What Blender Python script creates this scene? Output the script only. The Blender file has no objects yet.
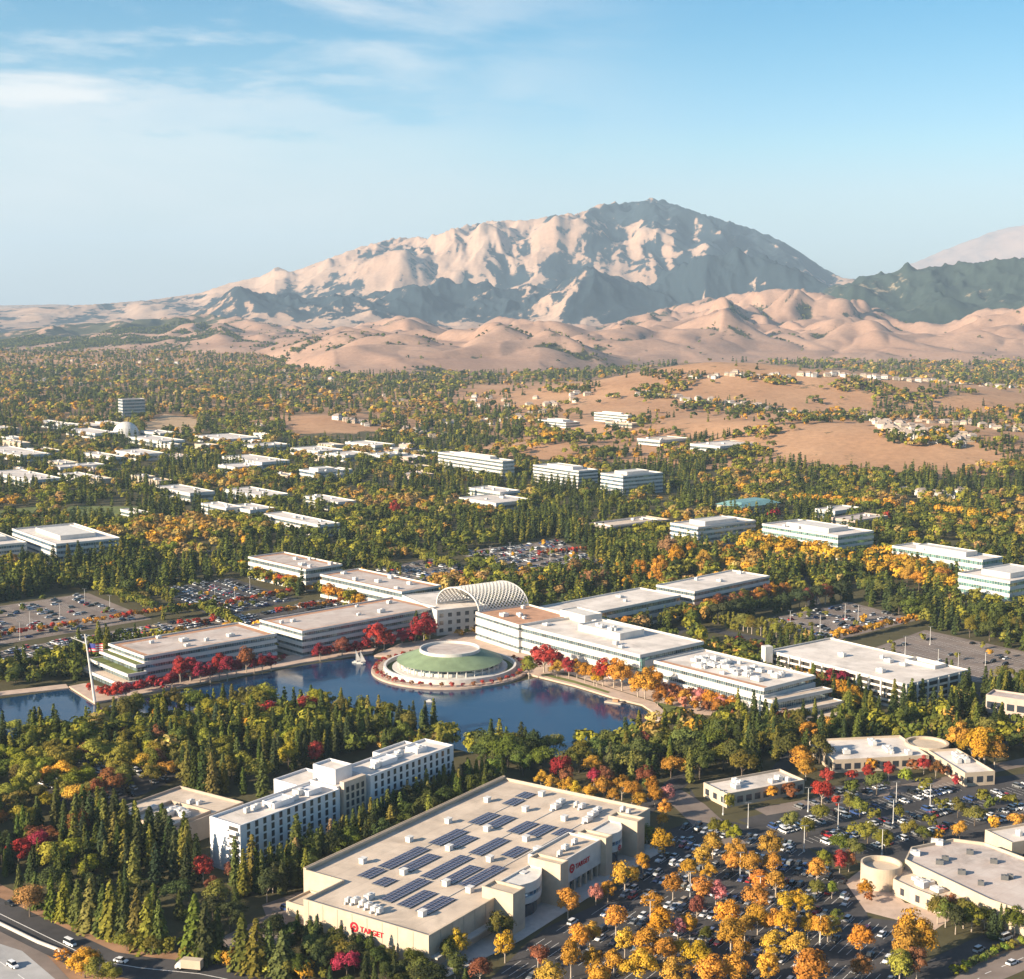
import bpy, math, random
import numpy as np
from mathutils import Vector
R = random.Random(7)
NR = np.random.default_rng(11)
S = bpy.context.scene
COL = S.collection
rad = math.radians
# ------------------------------------------------------------------ camera
W_, H_, F_, HOR, CH = 1024, 979, 1500.0, 302.0, 200.0
TILT = math.atan((H_ / 2 - HOR) / F_)
cd = bpy.data.cameras.new("camera"); cam = bpy.data.objects.new("camera", cd); COL.objects.link(cam)
cam.location = (0, 0, CH); cam.rotation_euler = (rad(90) - TILT, 0, 0)
cd.sensor_fit = 'HORIZONTAL'; cd.sensor_width = 36; cd.lens = 36 * F_ / W_
cd.clip_start = 1; cd.clip_end = 120000
S.camera = cam
# ------------------------------------------------------------------ light
SUN_EL, SUN_AZ = rad(21), math.atan2(-0.885, -0.466)      # where the sun stands (x, y)
sx, sy = math.sin(SUN_AZ), math.cos(SUN_AZ)
sl = bpy.data.lights.new("sun", 'SUN'); sun = bpy.data.objects.new("sun", sl); COL.objects.link(sun)
sl.energy = 5.0; sl.angle = rad(0.5); sl.color = (1.0, 0.83, 0.62)
sun.rotation_euler = Vector((-sx * math.cos(SUN_EL), -sy * math.cos(SUN_EL), -math.sin(SUN_EL))).to_track_quat('-Z', 'Y').to_euler()
wd = bpy.data.worlds.new("World"); S.world = wd; wd.use_nodes = True
wt = wd.node_tree; wt.nodes.clear()
def wn(t, **k):
    n = wt.nodes.new(t)
    for a, v in k.items(): setattr(n, a, v)
    return n
wo = wn('ShaderNodeOutputWorld'); wb = wn('ShaderNodeBackground'); wb.inputs[1].default_value = 0.068
sky = wn('ShaderNodeTexSky', sky_type='NISHITA', sun_disc=False, sun_elevation=SUN_EL, sun_rotation=SUN_AZ, altitude=200, air_density=1.0, dust_density=0.9, ozone_density=3.0)
tc = wn('ShaderNodeTexCoord')
# thin cirrus: noise on the sky direction, stretched along the horizon, only on one side of the sky
mp = wn('ShaderNodeMapping'); mp.inputs['Scale'].default_value = (3.0, 3.0, 14.0); mp.inputs['Rotation'].default_value = (0.0, rad(-7), 0)
nz = wn('ShaderNodeTexNoise'); nz.inputs['Scale'].default_value = 1.5; nz.inputs['Detail'].default_value = 7; nz.inputs['Roughness'].default_value = 0.55; nz.inputs['Distortion'].default_value = 0.5
wt.links.new(tc.outputs['Generated'], mp.inputs[0]); wt.links.new(mp.outputs[0], nz.inputs['Vector'])
cr = wn('ShaderNodeMapRange'); cr.inputs['From Min'].default_value = 0.44; cr.inputs['From Max'].default_value = 0.68; cr.interpolation_type = 'SMOOTHSTEP'
wt.links.new(nz.outputs['Fac'], cr.inputs['Value'])
sp = wn('ShaderNodeSeparateXYZ'); wt.links.new(tc.outputs['Generated'], sp.inputs[0])
mx = wn('ShaderNodeMapRange'); mx.inputs['From Min'].default_value = 0.16; mx.inputs['From Max'].default_value = -0.28; mx.interpolation_type = 'SMOOTHSTEP'
wt.links.new(sp.outputs['X'], mx.inputs['Value'])
m1 = wn('ShaderNodeMath', operation='MULTIPLY'); wt.links.new(cr.outputs[0], m1.inputs[0]); wt.links.new(mx.outputs[0], m1.inputs[1])
# a broad thin veil of cloud lower in the same quarter, its edge ragged
ve1 = wn('ShaderNodeMapRange', interpolation_type='SMOOTHSTEP'); ve1.inputs['From Min'].default_value = 0.165; ve1.inputs['From Max'].default_value = 0.125
ng = wn('ShaderNodeTexNoise'); ng.inputs['Scale'].default_value = 3.0; ng.inputs['Detail'].default_value = 8; ng.inputs['Roughness'].default_value = 0.6; wt.links.new(mp.outputs[0], ng.inputs['Vector'])
zz = wn('ShaderNodeMath', operation='MULTIPLY_ADD'); wt.links.new(ng.outputs['Fac'], zz.inputs[0]); zz.inputs[1].default_value = 0.20; wt.links.new(sp.outputs['Z'], zz.inputs[2])
z2 = wn('ShaderNodeMath', operation='MULTIPLY_ADD'); wt.links.new(sp.outputs['X'], z2.inputs[0]); z2.inputs[1].default_value = 0.11; wt.links.new(zz.outputs[0], z2.inputs[2])
z3 = wn('ShaderNodeMath', operation='ADD'); wt.links.new(z2.outputs[0], z3.inputs[0]); z3.inputs[1].default_value = -0.072; wt.links.new(z3.outputs[0], ve1.inputs['Value'])
ve2 = wn('ShaderNodeMapRange', interpolation_type='SMOOTHSTEP'); ve2.inputs['From Min'].default_value = 0.10; ve2.inputs['From Max'].default_value = -0.22; wt.links.new(sp.outputs['X'], ve2.inputs['Value'])
vm = wn('ShaderNodeMath', operation='MULTIPLY'); wt.links.new(ve1.outputs[0], vm.inputs[0]); wt.links.new(ve2.outputs[0], vm.inputs[1])
vs = wn('ShaderNodeMath', operation='MULTIPLY'); wt.links.new(vm.outputs[0], vs.inputs[0]); vs.inputs[1].default_value = 0.62
vt = wn('ShaderNodeMapRange'); vt.inputs['From Min'].default_value = 0.3; vt.inputs['From Max'].default_value = 0.7; vt.inputs['To Min'].default_value = 0.65; vt.inputs['To Max'].default_value = 1.25; wt.links.new(nz.outputs['Fac'], vt.inputs['Value'])
vx = wn('ShaderNodeMath', operation='MULTIPLY'); wt.links.new(vs.outputs[0], vx.inputs[0]); wt.links.new(vt.outputs[0], vx.inputs[1])
m0 = wn('ShaderNodeMath', operation='MAXIMUM'); wt.links.new(m1.outputs[0], m0.inputs[0]); wt.links.new(vx.outputs[0], m0.inputs[1])
m2 = wn('ShaderNodeMath', operation='MULTIPLY'); wt.links.new(m0.outputs[0], m2.inputs[0]); m2.inputs[1].default_value = 0.95
mixc = wn('ShaderNodeMix', data_type='RGBA'); wt.links.new(m2.outputs[0], mixc.inputs['Factor'])
CLOUD = mixc.inputs['B']; CLOUD.default_value = (6.0, 5.9, 5.7, 1)
# blue-cyan cast of the clear sky
hs = wn('ShaderNodeMix', data_type='RGBA', blend_type='MULTIPLY'); hs.inputs['Factor'].default_value = 1
rp = wn('ShaderNodeValToRGB'); wt.links.new(sp.outputs['Z'], rp.inputs[0]); rp.color_ramp.interpolation = 'B_SPLINE'
for k, (p_, c_) in enumerate(((0.0, (1.30, 1.30, 1.22)), (0.06, (1.10, 1.16, 1.16)), (0.115, (0.66, 0.94, 1.0)), (0.19, (0.14, 0.72, 0.84)), (0.5, (0.16, 0.58, 0.88)))):
    el = rp.color_ramp.elements[k] if k < 2 else rp.color_ramp.elements.new(p_)
    el.position = p_; el.color = (*c_, 1)
wt.links.new(rp.outputs[0], hs.inputs['B'])
wt.links.new(sky.outputs[0], hs.inputs['A']); wt.links.new(hs.outputs['Result'], mixc.inputs['A'])
wt.links.new(mixc.outputs['Result'], wb.inputs[0]); wt.links.new(wb.outputs[0], wo.inputs[0])
S.view_settings.view_transform = 'Standard'; S.view_settings.look = 'None'; S.view_settings.gamma = 1
S.view_settings.exposure = 1.4; S.view_settings.use_curve_mapping = False
S.render.engine = 'CYCLES'; S.cycles.max_bounces = 5; S.cycles.diffuse_bounces = 2; S.cycles.glossy_bounces = 2
S.cycles.transmission_bounces = 2; S.cycles.transparent_max_bounces = 4; S.cycles.volume_bounces = 0
S.cycles.use_denoising = True; S.cycles.caustics_reflective = False; S.cycles.caustics_refractive = False
S.cycles.sample_clamp_indirect = 4

# ------------------------------------------------------------------ geometry helpers
ct, st = math.cos(TILT), math.sin(TILT)
def ray(px, py):
    x = (np.asarray(px, float) - W_ / 2) / F_; y = -(np.asarray(py, float) - H_ / 2) / F_
    return x, ct + y * st, -st + y * ct
def at(px, py, z=0.0):
    x, y, d = ray(px, py); s = (CH - z) / -d
    return (float(x * s), float(y * s))
def pol(pts, z=0.0): return [at(p[0], p[1], z) for p in pts]
def proj(x, y, z):
    x = np.asarray(x, float); y = np.asarray(y, float); dz = np.asarray(z, float) - CH
    dep = y * ct - dz * st; up = y * st + dz * ct
    return W_ / 2 + F_ * x / dep, H_ / 2 - F_ * up / dep, dep
def area2(p): return sum(p[i][0] * p[(i + 1) % len(p)][1] - p[(i + 1) % len(p)][0] * p[i][1] for i in range(len(p)))
def ccw(p): return list(p) if area2(p) > 0 else list(p)[::-1]
def rect(p0, p1, p2, z):
    "rectangle from a corner pixel, a pixel along one side and a pixel along the other, all at height z"
    a, b, c = (np.array(at(*p, z)) for p in (p0, p1, p2)); u = b - a; v = c - a
    v = v - u * (u @ v) / (u @ u)
    return ccw([tuple(a), tuple(b), tuple(b + v), tuple(a + v)])
def rectx(P0, lx, rx, z, ang=-51.0):
    "rectangle from its near corner pixel and the pixel columns of its left and right corners; ang is the bearing of the left face"
    a = np.array(at(*P0, z)); u = -np.array([math.cos(rad(ang)), math.sin(rad(ang))]); v = np.array([-math.sin(rad(ang)), math.cos(rad(ang))])
    def solve(d, x):
        lo, hi = 0.0, 400.0
        for _ in range(40):
            m = (lo + hi) / 2; q = a + d * m; px = float(proj(q[0], q[1], z)[0])
            if (px < x) == (x > P0[0]): lo = m
            else: hi = m
        return lo
    b = a + u * solve(u, lx); c = a + v * solve(v, rx); return ccw([tuple(a), tuple(b), tuple(b + c - a), tuple(c)])
def inset(p, d):
    p = ccw(p); n = len(p); out = []
    for i in range(n):
        a, b, c = np.array(p[i - 1]), np.array(p[i]), np.array(p[(i + 1) % n])
        e1 = (b - a) / (np.linalg.norm(b - a) + 1e-9); e2 = (c - b) / (np.linalg.norm(c - b) + 1e-9)
        n1 = np.array([-e1[1], e1[0]]); n2 = np.array([-e2[1], e2[0]]); k = 1 + n1 @ n2
        out.append(tuple(b + (n1 + n2) / max(k, 0.3) * d))
    return out
def inpoly(x, y, poly):
    x = np.asarray(x); y = np.asarray(y); r = np.zeros(x.shape, bool); n = len(poly)
    for i in range(n):
        x1, y1 = poly[i]; x2, y2 = poly[(i + 1) % n]
        if y1 == y2: continue
        c = (y1 > y) != (y2 > y)
        r ^= c & (x < (x2 - x1) * (y - y1) / (y2 - y1) + x1)
    return r
def cen(p): return (sum(a[0] for a in p) / len(p), sum(a[1] for a in p) / len(p))
def circ(cx, cy, r, n=48, a0=0, a1=2 * math.pi):
    return [(cx + r * math.cos(a0 + (a1 - a0) * i / n), cy + r * math.sin(a0 + (a1 - a0) * i / n)) for i in range(n)]

class MB:
    def __init__(s): s.v = []; s.f = []; s.m = []; s.uv = []
    def quad(s, pts, m=0, uv=None):
        i = len(s.v); s.v += [tuple(p) for p in pts]; s.f.append(tuple(range(i, i + len(pts)))); s.m.append(m)
        s.uv += uv if uv else [(p[0], p[1]) for p in pts]
    def prism(s, p, z0, z1, m=0, mtop=None, top=True, bot=False):
        p = ccw(p); d = 0.0
        for i in range(len(p)):
            a, b = p[i], p[(i + 1) % len(p)]; L = math.hypot(b[0] - a[0], b[1] - a[1])
            s.quad([(*a, z0), (*b, z0), (*b, z1), (*a, z1)], m, [(d, z0), (d + L, z0), (d + L, z1), (d, z1)]); d += L
        if top: s.quad([(*a, z1) for a in p], m if mtop is None else mtop)
        if bot: s.quad([(*a, z0) for a in p[::-1]], m)
        return s
    def ring(s, p, w, z0, z1, m=0):
        p = ccw(p); q = inset(p, w); n = len(p)
        for i in range(n):
            j = (i + 1) % n
            s.quad([(*p[i], z0), (*p[j], z0), (*p[j], z1), (*p[i], z1)], m)
            s.quad([(*q[j], z0), (*q[i], z0), (*q[i], z1), (*q[j], z1)], m)
            s.quad([(*p[i], z1), (*p[j], z1), (*q[j], z1), (*q[i], z1)], m)
        return s
    def box(s, c, size, rz=0, m=0, mtop=None):
        a, b = size[0] / 2, size[1] / 2; ca, sa = math.cos(rz), math.sin(rz)
        s.prism([(c[0] + x * ca - y * sa, c[1] + x * sa + y * ca) for x, y in ((-a, -b), (a, -b), (a, b), (-a, b))], c[2], c[2] + size[2], m, mtop); return s
    def tube(s, a, b, r0, r1=None, n=6, m=0, cap=True):
        a = Vector(a); b = Vector(b); r1 = r0 if r1 is None else r1
        d = (b - a).normalized(); e = d.orthogonal().normalized(); f = d.cross(e)
        A = [a + (e * math.cos(t) + f * math.sin(t)) * r0 for t in (2 * math.pi * i / n for i in range(n))]
        B = [b + (e * math.cos(t) + f * math.sin(t)) * r1 for t in (2 * math.pi * i / n for i in range(n))]
        for i in range(n):
            j = (i + 1) % n; s.quad([A[i], A[j], B[j], B[i]], m)
        if cap: s.quad(B, m); s.quad(A[::-1], m)
        return s
    def build(s, name, mats, parent=None, smooth=False):
        me = bpy.data.meshes.new(name); off = parent.get('_o', (0, 0, 0)) if parent else (0, 0, 0)
        me.from_pydata([(v[0] - off[0], v[1] - off[1], v[2] - off[2]) for v in s.v], [], s.f)
        for m in (mats if isinstance(mats, (list, tuple)) else [mats]): me.materials.append(m)
        me.polygons.foreach_set('material_index', s.m)
        ul = me.uv_layers.new(name='UVMap'); ul.data.foreach_set('uv', [c for u in s.uv for c in u])
        if smooth: me.polygons.foreach_set('use_smooth', [True] * len(s.f))
        me.update(); o = bpy.data.objects.new(name, me); COL.objects.link(o)
        if parent is not None:
            o.parent = parent; o['_o'] = tuple(off)
        return o
def tag(o, label, cat, group=None):
    o['label'] = label; o['category'] = cat
    if group: o['group'] = group
    return o
def thing(name, label, cat, loc, group=None):
    o = bpy.data.objects.new(name, None); COL.objects.link(o); o.location = loc; o.empty_display_size = 1
    o['_o'] = tuple(float(a) for a in loc); return tag(o, label, cat, group)
def struct(o, kind='structure'): o['kind'] = kind; return o
def npmesh(name, V, Fq, mats, attrs=None, smooth=False, vattrs=None):
    "numpy quads -> mesh object"
    me = bpy.data.meshes.new(name); V = np.asarray(V, np.float32); Fq = np.asarray(Fq, np.int32); n = len(Fq)
    me.vertices.add(len(V)); me.vertices.foreach_set('co', V.ravel())
    me.loops.add(n * 4); me.loops.foreach_set('vertex_index', Fq.ravel())
    me.polygons.add(n); me.polygons.foreach_set('loop_start', np.arange(0, n * 4, 4, dtype=np.int32)); me.polygons.foreach_set('loop_total', np.full(n, 4, np.int32))
    for m in mats: me.materials.append(m)
    if smooth: me.polygons.foreach_set('use_smooth', np.ones(n, bool))
    for k, a in (attrs or {}).items():
        a = np.asarray(a, np.float32)
        at_ = me.attributes.new(k, 'FLOAT_COLOR' if a.ndim == 2 else 'FLOAT', 'FACE'); at_.data.foreach_set('color' if a.ndim == 2 else 'value', a.ravel())
    for k, a in (vattrs or {}).items():
        a = np.asarray(a, np.float32)
        at_ = me.attributes.new(k, 'FLOAT', 'POINT'); at_.data.foreach_set('value', a.ravel())
    me.update(calc_edges=True); me.validate()
    return me
def link(name, me, parent=None):
    o = bpy.data.objects.new(name, me); COL.objects.link(o)
    if parent is not None: o.parent = parent
    return o

# ------------------------------------------------------------------ materials
def mat(name, base, rough=0.8, var=0.12, scale=0.15, dirt=None, metal=0.0, spec=0.3):
    m = bpy.data.materials.new(name); m.use_nodes = True; t = m.node_tree; b = t.nodes['Principled BSDF']
    b.inputs['Roughness'].default_value = rough; b.inputs['Metallic'].default_value = metal; b.inputs['Specular IOR Level'].default_value = spec
    g = t.nodes.new('ShaderNodeNewGeometry'); n = t.nodes.new('ShaderNodeTexNoise'); n.inputs['Scale'].default_value = scale; n.inputs['Detail'].default_value = 8; n.inputs['Roughness'].default_value = 0.65
    t.links.new(g.outputs['Position'], n.inputs['Vector'])
    r = t.nodes.new('ShaderNodeValToRGB'); t.links.new(n.outputs['Fac'], r.inputs[0])
    lo = dirt if dirt else tuple(c * (1 - var * 1.6) for c in base); hi = tuple(min(1, c * (1 + var)) for c in base)
    r.color_ramp.elements[0].position = 0.32; r.color_ramp.elements[0].color = (*lo, 1); r.color_ramp.elements[1].position = 0.62; r.color_ramp.elements[1].color = (*hi, 1)
    t.links.new(r.outputs[0], b.inputs['Base Color']); return m
def node(m, t, **k):
    n = m.node_tree.nodes.new(t)
    for a, v in k.items(): setattr(n, a, v)
    return n
def lk(m, a, b): m.node_tree.links.new(a, b)
def glassmat(name, base, px=1.5, rough=0.08, mull=(0.5, 0.5, 0.48), spec=0.6):
    "dark ribbon glass: panes of px metres with slim mullions, each pane a little different"
    m = bpy.data.materials.new(name); m.use_nodes = True; b = m.node_tree.nodes['Principled BSDF']
    u = node(m, 'ShaderNodeUVMap'); sx_ = node(m, 'ShaderNodeSeparateXYZ'); lk(m, u.outputs[0], sx_.inputs[0])
    d = node(m, 'ShaderNodeMath', operation='DIVIDE'); lk(m, sx_.outputs[0], d.inputs[0]); d.inputs[1].default_value = px
    fl = node(m, 'ShaderNodeMath', operation='FLOOR'); lk(m, d.outputs[0], fl.inputs[0])
    fr = node(m, 'ShaderNodeMath', operation='FRACT'); lk(m, d.outputs[0], fr.inputs[0])
    wnz = node(m, 'ShaderNodeTexWhiteNoise', noise_dimensions='2D'); cb = node(m, 'ShaderNodeCombineXYZ'); lk(m, fl.outputs[0], cb.inputs[0])
    lz = node(m, 'ShaderNodeMath', operation='DIVIDE'); lk(m, sx_.outputs[1], lz.inputs[0]); lz.inputs[1].default_value = 4.0
    f2 = node(m, 'ShaderNodeMath', operation='FLOOR'); lk(m, lz.outputs[0], f2.inputs[0]); lk(m, f2.outputs[0], cb.inputs[1]); lk(m, cb.outputs[0], wnz.inputs[0])
    c1 = node(m, 'ShaderNodeMix', data_type='RGBA'); lk(m, wnz.outputs[0], c1.inputs['Factor'])
    c1.inputs['A'].default_value = (*[c * 0.5 for c in base], 1); c1.inputs['B'].default_value = (*[c * 1.7 for c in base], 1)
    gt = node(m, 'ShaderNodeMath', operation='GREATER_THAN'); lk(m, fr.outputs[0], gt.inputs[0]); gt.inputs[1].default_value = 0.9
    c2 = node(m, 'ShaderNodeMix', data_type='RGBA'); lk(m, gt.outputs[0], c2.inputs['Factor']); lk(m, c1.outputs['Result'], c2.inputs['A']); c2.inputs['B'].default_value = (*mull, 1)
    lk(m, c2.outputs['Result'], b.inputs['Base Color'])
    rr = node(m, 'ShaderNodeMapRange'); lk(m, gt.outputs[0], rr.inputs['Value']); rr.inputs['To Min'].default_value = rough; rr.inputs['To Max'].default_value = 0.6; lk(m, rr.outputs[0], b.inputs['Roughness'])
    b.inputs['Specular IOR Level'].default_value = spec; b.inputs['IOR'].default_value = 1.7
    b.inputs['Metallic'].default_value = 0.55 if px < 10 else 0.2
    return m
M = {}
M['white'] = mat('white_painted_wall', (0.60, 0.565, 0.515), 0.7, 0.07, 0.25)
M['hotel'] = mat('hotel_white_plaster', (0.66, 0.65, 0.645), 0.75, 0.05, 0.3)
M['cream'] = mat('cream_plaster', (0.50, 0.405, 0.30), 0.8, 0.08, 0.25)
M['tan'] = mat('tan_plaster', (0.42, 0.34, 0.265), 0.8, 0.08, 0.2)
M['pinkish'] = mat('pale_pink_concrete', (0.44, 0.345, 0.29), 0.8, 0.08, 0.2)
M['grey'] = mat('grey_concrete', (0.42, 0.41, 0.39), 0.85, 0.1, 0.2)
M['darkgrey'] = mat('dark_grey_metal', (0.12, 0.12, 0.12), 0.5, 0.1, 0.5)
M['roofwhite'] = mat('white_membrane_roof', (0.70, 0.625, 0.555), 0.8, 0.08, 0.07, dirt=(0.53, 0.47, 0.41))
M['roofgrey'] = mat('grey_gravel_roof', (0.52, 0.45, 0.40), 0.9, 0.10, 0.08, dirt=(0.44, 0.35, 0.30))
M['roofbrown'] = mat('rust_brown_roof', (0.46, 0.25, 0.15), 0.9, 0.15, 0.2)
M['rooftan'] = mat('tan_flat_roof', (0.60, 0.49, 0.38), 0.9, 0.08, 0.06, dirt=(0.50, 0.40, 0.31))
M['unit'] = mat('pale_roof_unit', (0.60, 0.58, 0.55), 0.6, 0.1, 0.6)
M['teal'] = mat('teal_metal_roof', (0.16, 0.30, 0.29), 0.5, 0.1, 0.2)
M['greenroof'] = mat('green_metal_roof', (0.19, 0.25, 0.14), 0.6, 0.14, 0.12)
M['lawn'] = mat('lawn', (0.13, 0.15, 0.04), 0.95, 0.25, 0.15)
M['path'] = mat('pink_paving', (0.48, 0.36, 0.28), 0.9, 0.10, 0.2)
M['kerb'] = mat('kerb_concrete', (0.50, 0.46, 0.41), 0.9, 0.1, 0.3)
M['asphalt'] = mat('asphalt', (0.062, 0.058, 0.058), 0.95, 0.22, 0.06, spec=0.2)
M['asphaltold'] = mat('worn_asphalt', (0.20, 0.16, 0.135), 0.95, 0.18, 0.05, spec=0.2)
M['concrete'] = mat('freeway_concrete', (0.36, 0.35, 0.34), 0.9, 0.12, 0.08)
M['paint'] = mat('road_paint', (0.72, 0.70, 0.66), 0.7, 0.12, 0.7)
M['redsoil'] = mat('red_soil', (0.30, 0.17, 0.095), 0.95, 0.22, 0.10)
M['dry'] = mat('dry_grass_field', (0.40, 0.27, 0.15), 0.95, 0.15, 0.02)
M['soil'] = mat('dark_soil', (0.075, 0.062, 0.04), 0.95, 0.3, 0.05)
M['bark'] = mat('bark', (0.13, 0.10, 0.075), 0.95, 0.25, 1.0)
M['palebark'] = mat('pale_bark', (0.40, 0.33, 0.26), 0.9, 0.2, 1.0)
M['red'] = mat('red_sign', (0.55, 0.015, 0.03), 0.4, 0.03, 0.5)
M['glass'] = glassmat('ribbon_glass', (0.13, 0.19, 0.21))
M['glassblue'] = glassmat('blue_glass', (0.12, 0.22, 0.32), 2.0, 0.05, spec=0.9)
M['glassteal'] = glassmat('teal_glass', (0.20, 0.38, 0.36), 2.0, 0.08, spec=0.8)
M['glassdark'] = glassmat('dark_window', (0.03, 0.035, 0.045), 50, 0.1)
M['shadedark'] = mat('painted_shade', (0.05, 0.045, 0.04), 0.9, 0.1, 0.3)  # dark colour standing in for the shade inside open decks and balconies
def seams(m, ang, w=6.0, h=18.0, amt=0.82, stain=0.55):
    "sheet seams and drying stains on a flat roof"
    t = m.node_tree; b = t.nodes['Principled BSDF']; src = b.inputs['Base Color'].links[0].from_socket; g = node(m, 'ShaderNodeNewGeometry'); mp_ = node(m, 'ShaderNodeMapping'); mp_.inputs['Rotation'].default_value = (0, 0, -ang); lk(m, g.outputs['Position'], mp_.inputs[0])
    br = node(m, 'ShaderNodeTexBrick'); br.inputs['Scale'].default_value = 1; br.inputs['Brick Width'].default_value = h; br.inputs['Row Height'].default_value = w; br.inputs['Mortar Size'].default_value = 0.12; br.inputs['Mortar Smooth'].default_value = 0.4; br.inputs['Color1'].default_value = (1, 1, 1, 1); br.inputs['Color2'].default_value = (.94, .94, .94, 1); br.inputs['Mortar'].default_value = (amt, amt, amt, 1); lk(m, mp_.outputs[0], br.inputs[0])
    n = node(m, 'ShaderNodeTexNoise'); n.inputs['Scale'].default_value = 0.045; n.inputs['Detail'].default_value = 9; n.inputs['Roughness'].default_value = 0.7; n.inputs['Distortion'].default_value = 1.2; lk(m, g.outputs['Position'], n.inputs['Vector'])
    r = node(m, 'ShaderNodeMapRange'); r.inputs['From Min'].default_value = 0.34; r.inputs['From Max'].default_value = 0.52; r.inputs['To Min'].default_value = 1 - stain * .45; lk(m, n.outputs['Fac'], r.inputs['Value'])
    x1 = node(m, 'ShaderNodeMix', data_type='RGBA', blend_type='MULTIPLY'); x1.inputs['Factor'].default_value = 1; lk(m, src, x1.inputs['A']); lk(m, br.outputs[0], x1.inputs['B'])
    x2 = node(m, 'ShaderNodeVectorMath', operation='SCALE'); lk(m, x1.outputs['Result'], x2.inputs[0]); lk(m, r.outputs[0], x2.inputs['Scale']); lk(m, x2.outputs[0], b.inputs['Base Color'])
seams(M['rooftan'], rad(-125)); seams(M['roofwhite'], rad(-48), 5, 14); seams(M['roofgrey'], rad(42), 4.5, 20, 0.86, 0.7)
def solarmat():
    m = bpy.data.materials.new('solar_panel'); m.use_nodes = True; b = m.node_tree.nodes['Principled BSDF']
    u = node(m, 'ShaderNodeUVMap'); br = node(m, 'ShaderNodeTexBrick'); lk(m, u.outputs[0], br.inputs[0]); br.offset = 0
    br.inputs['Color1'].default_value = (0.018, 0.020, 0.050, 1); br.inputs['Color2'].default_value = (0.028, 0.030, 0.070, 1); br.inputs['Mortar'].default_value = (0.30, 0.26, 0.30, 1)
    br.inputs['Scale'].default_value = 1; br.inputs['Mortar Size'].default_value = 0.09; br.inputs['Brick Width'].default_value = 1.7; br.inputs['Row Height'].default_value = 1.7
    lk(m, br.outputs[0], b.inputs['Base Color']); b.inputs['Roughness'].default_value = 0.25; return m
M['solar'] = solarmat()
def leafmat(name, merged):
    m = bpy.data.materials.new(name); m.use_nodes = True; t = m.node_tree; t.nodes.clear()
    o = node(m, 'ShaderNodeOutputMaterial'); ds = node(m, 'ShaderNodeBsdfDiffuse'); tr = node(m, 'ShaderNodeBsdfTranslucent'); ms = node(m, 'ShaderNodeMixShader'); ms.inputs[0].default_value = 0.22
    lv = node(m, 'ShaderNodeAttribute', attribute_name='lv')
    if merged: c = node(m, 'ShaderNodeAttribute', attribute_name='tint')
    else: c = node(m, 'ShaderNodeObjectInfo')
    mu = node(m, 'ShaderNodeVectorMath', operation='SCALE'); lk(m, c.outputs['Color'], mu.inputs[0]); lk(m, lv.outputs['Fac'], mu.inputs['Scale'])
    lk(m, mu.outputs[0], ds.inputs[0]); lk(m, mu.outputs[0], tr.inputs[0]); lk(m, ds.outputs[0], ms.inputs[1]); lk(m, tr.outputs[0], ms.inputs[2]); lk(m, ms.outputs[0], o.inputs[0]); return m
M['leaf'] = leafmat('leaves', False); M['leafm'] = leafmat('leaves_massed', True)

# ------------------------------------------------------------------ noise
def _hash(ix, iy, seed):
    h = (ix.astype(np.int64) * 374761393 + iy.astype(np.int64) * 668265263 + seed * 1442695041) & 0xFFFFFFFF
    h = ((h ^ (h >> 13)) * 1274126177) & 0xFFFFFFFF
    return ((h ^ (h >> 16)) & 0xFFFF) / 65535.0
def perlin(x, y, seed=0):
    ix = np.floor(x); iy = np.floor(y); fx = x - ix; fy = y - iy
    u = fx * fx * fx * (fx * (fx * 6 - 15) + 10); v = fy * fy * fy * (fy * (fy * 6 - 15) + 10)
    def g(dx, dy):
        a = _hash(ix + dx, iy + dy, seed) * 2 * np.pi
        return np.cos(a) * (fx - dx) + np.sin(a) * (fy - dy)
    return ((g(0, 0) * (1 - u) + g(1, 0) * u) * (1 - v) + (g(0, 1) * (1 - u) + g(1, 1) * u) * v) * 1.5
def fbm(x, y, seed=0, o=5, lac=2.0, gain=0.5):
    s = 0; a = 1; t = 0
    for k in range(o): s = s + a * perlin(x, y, seed + k); t += a; a *= gain; x = x * lac + 17.3; y = y * lac + 9.1
    return s / t
def ridged(x, y, seed=0, o=6, lac=2.05, gain=0.5, sharp=2.0):
    s = 0; a = 1; t = 0; w = 1.0
    for k in range(o):
        n = (1 - np.abs(perlin(x, y, seed + k))) ** sharp
        s = s + a * n * w; t += a; w = np.clip(n * 1.3, 0, 1); a *= gain; x = x * lac + 31.7; y = y * lac + 11.9
    return s / t
def sstep(a, b, x):
    t = np.clip((x - a) / (b - a), 0, 1); return t * t * (3 - 2 * t)
# ------------------------------------------------------------------ terrain
def TZ(x, y):
    "height of the near ground: flat valley floor with the bare brown hills rising behind it"
    x = np.asarray(x, float); y = np.asarray(y, float)
    def G(px, D, z, sx_, sy_, rot=0.0):
        cx = (px - 512) / F_ * D; dx = x - cx; dy = y - D; c, s = math.cos(rot), math.sin(rot)
        return z * np.exp(-((dx * c + dy * s) / sx_) ** 2 - ((-dx * s + dy * c) / sy_) ** 2)
    h = G(775, 3150, 58, 430, 330, -0.25) + G(690, 2950, 34, 260, 260) + G(870, 1990, 27, 230, 150, -0.25) + G(770, 2150, 22, 170, 200) + G(985, 1950, 14, 130, 110) \
        + G(650, 2350, 16, 160, 160) + G(565, 2020, 11, 90, 90) + G(960, 2250, 12, 160, 160) + G(325, 2480, 10, 110, 140) + G(885, 2900, 18, 200, 150) + G(100, 5200, 25, 900, 500)
    h = h + fbm(x / 260, y / 260, 5, 3) * 9.0 * np.clip(h / 15, 0, 1)
    return np.where(y > 1500, h * sstep(1550, 1750, y), 0)
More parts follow.
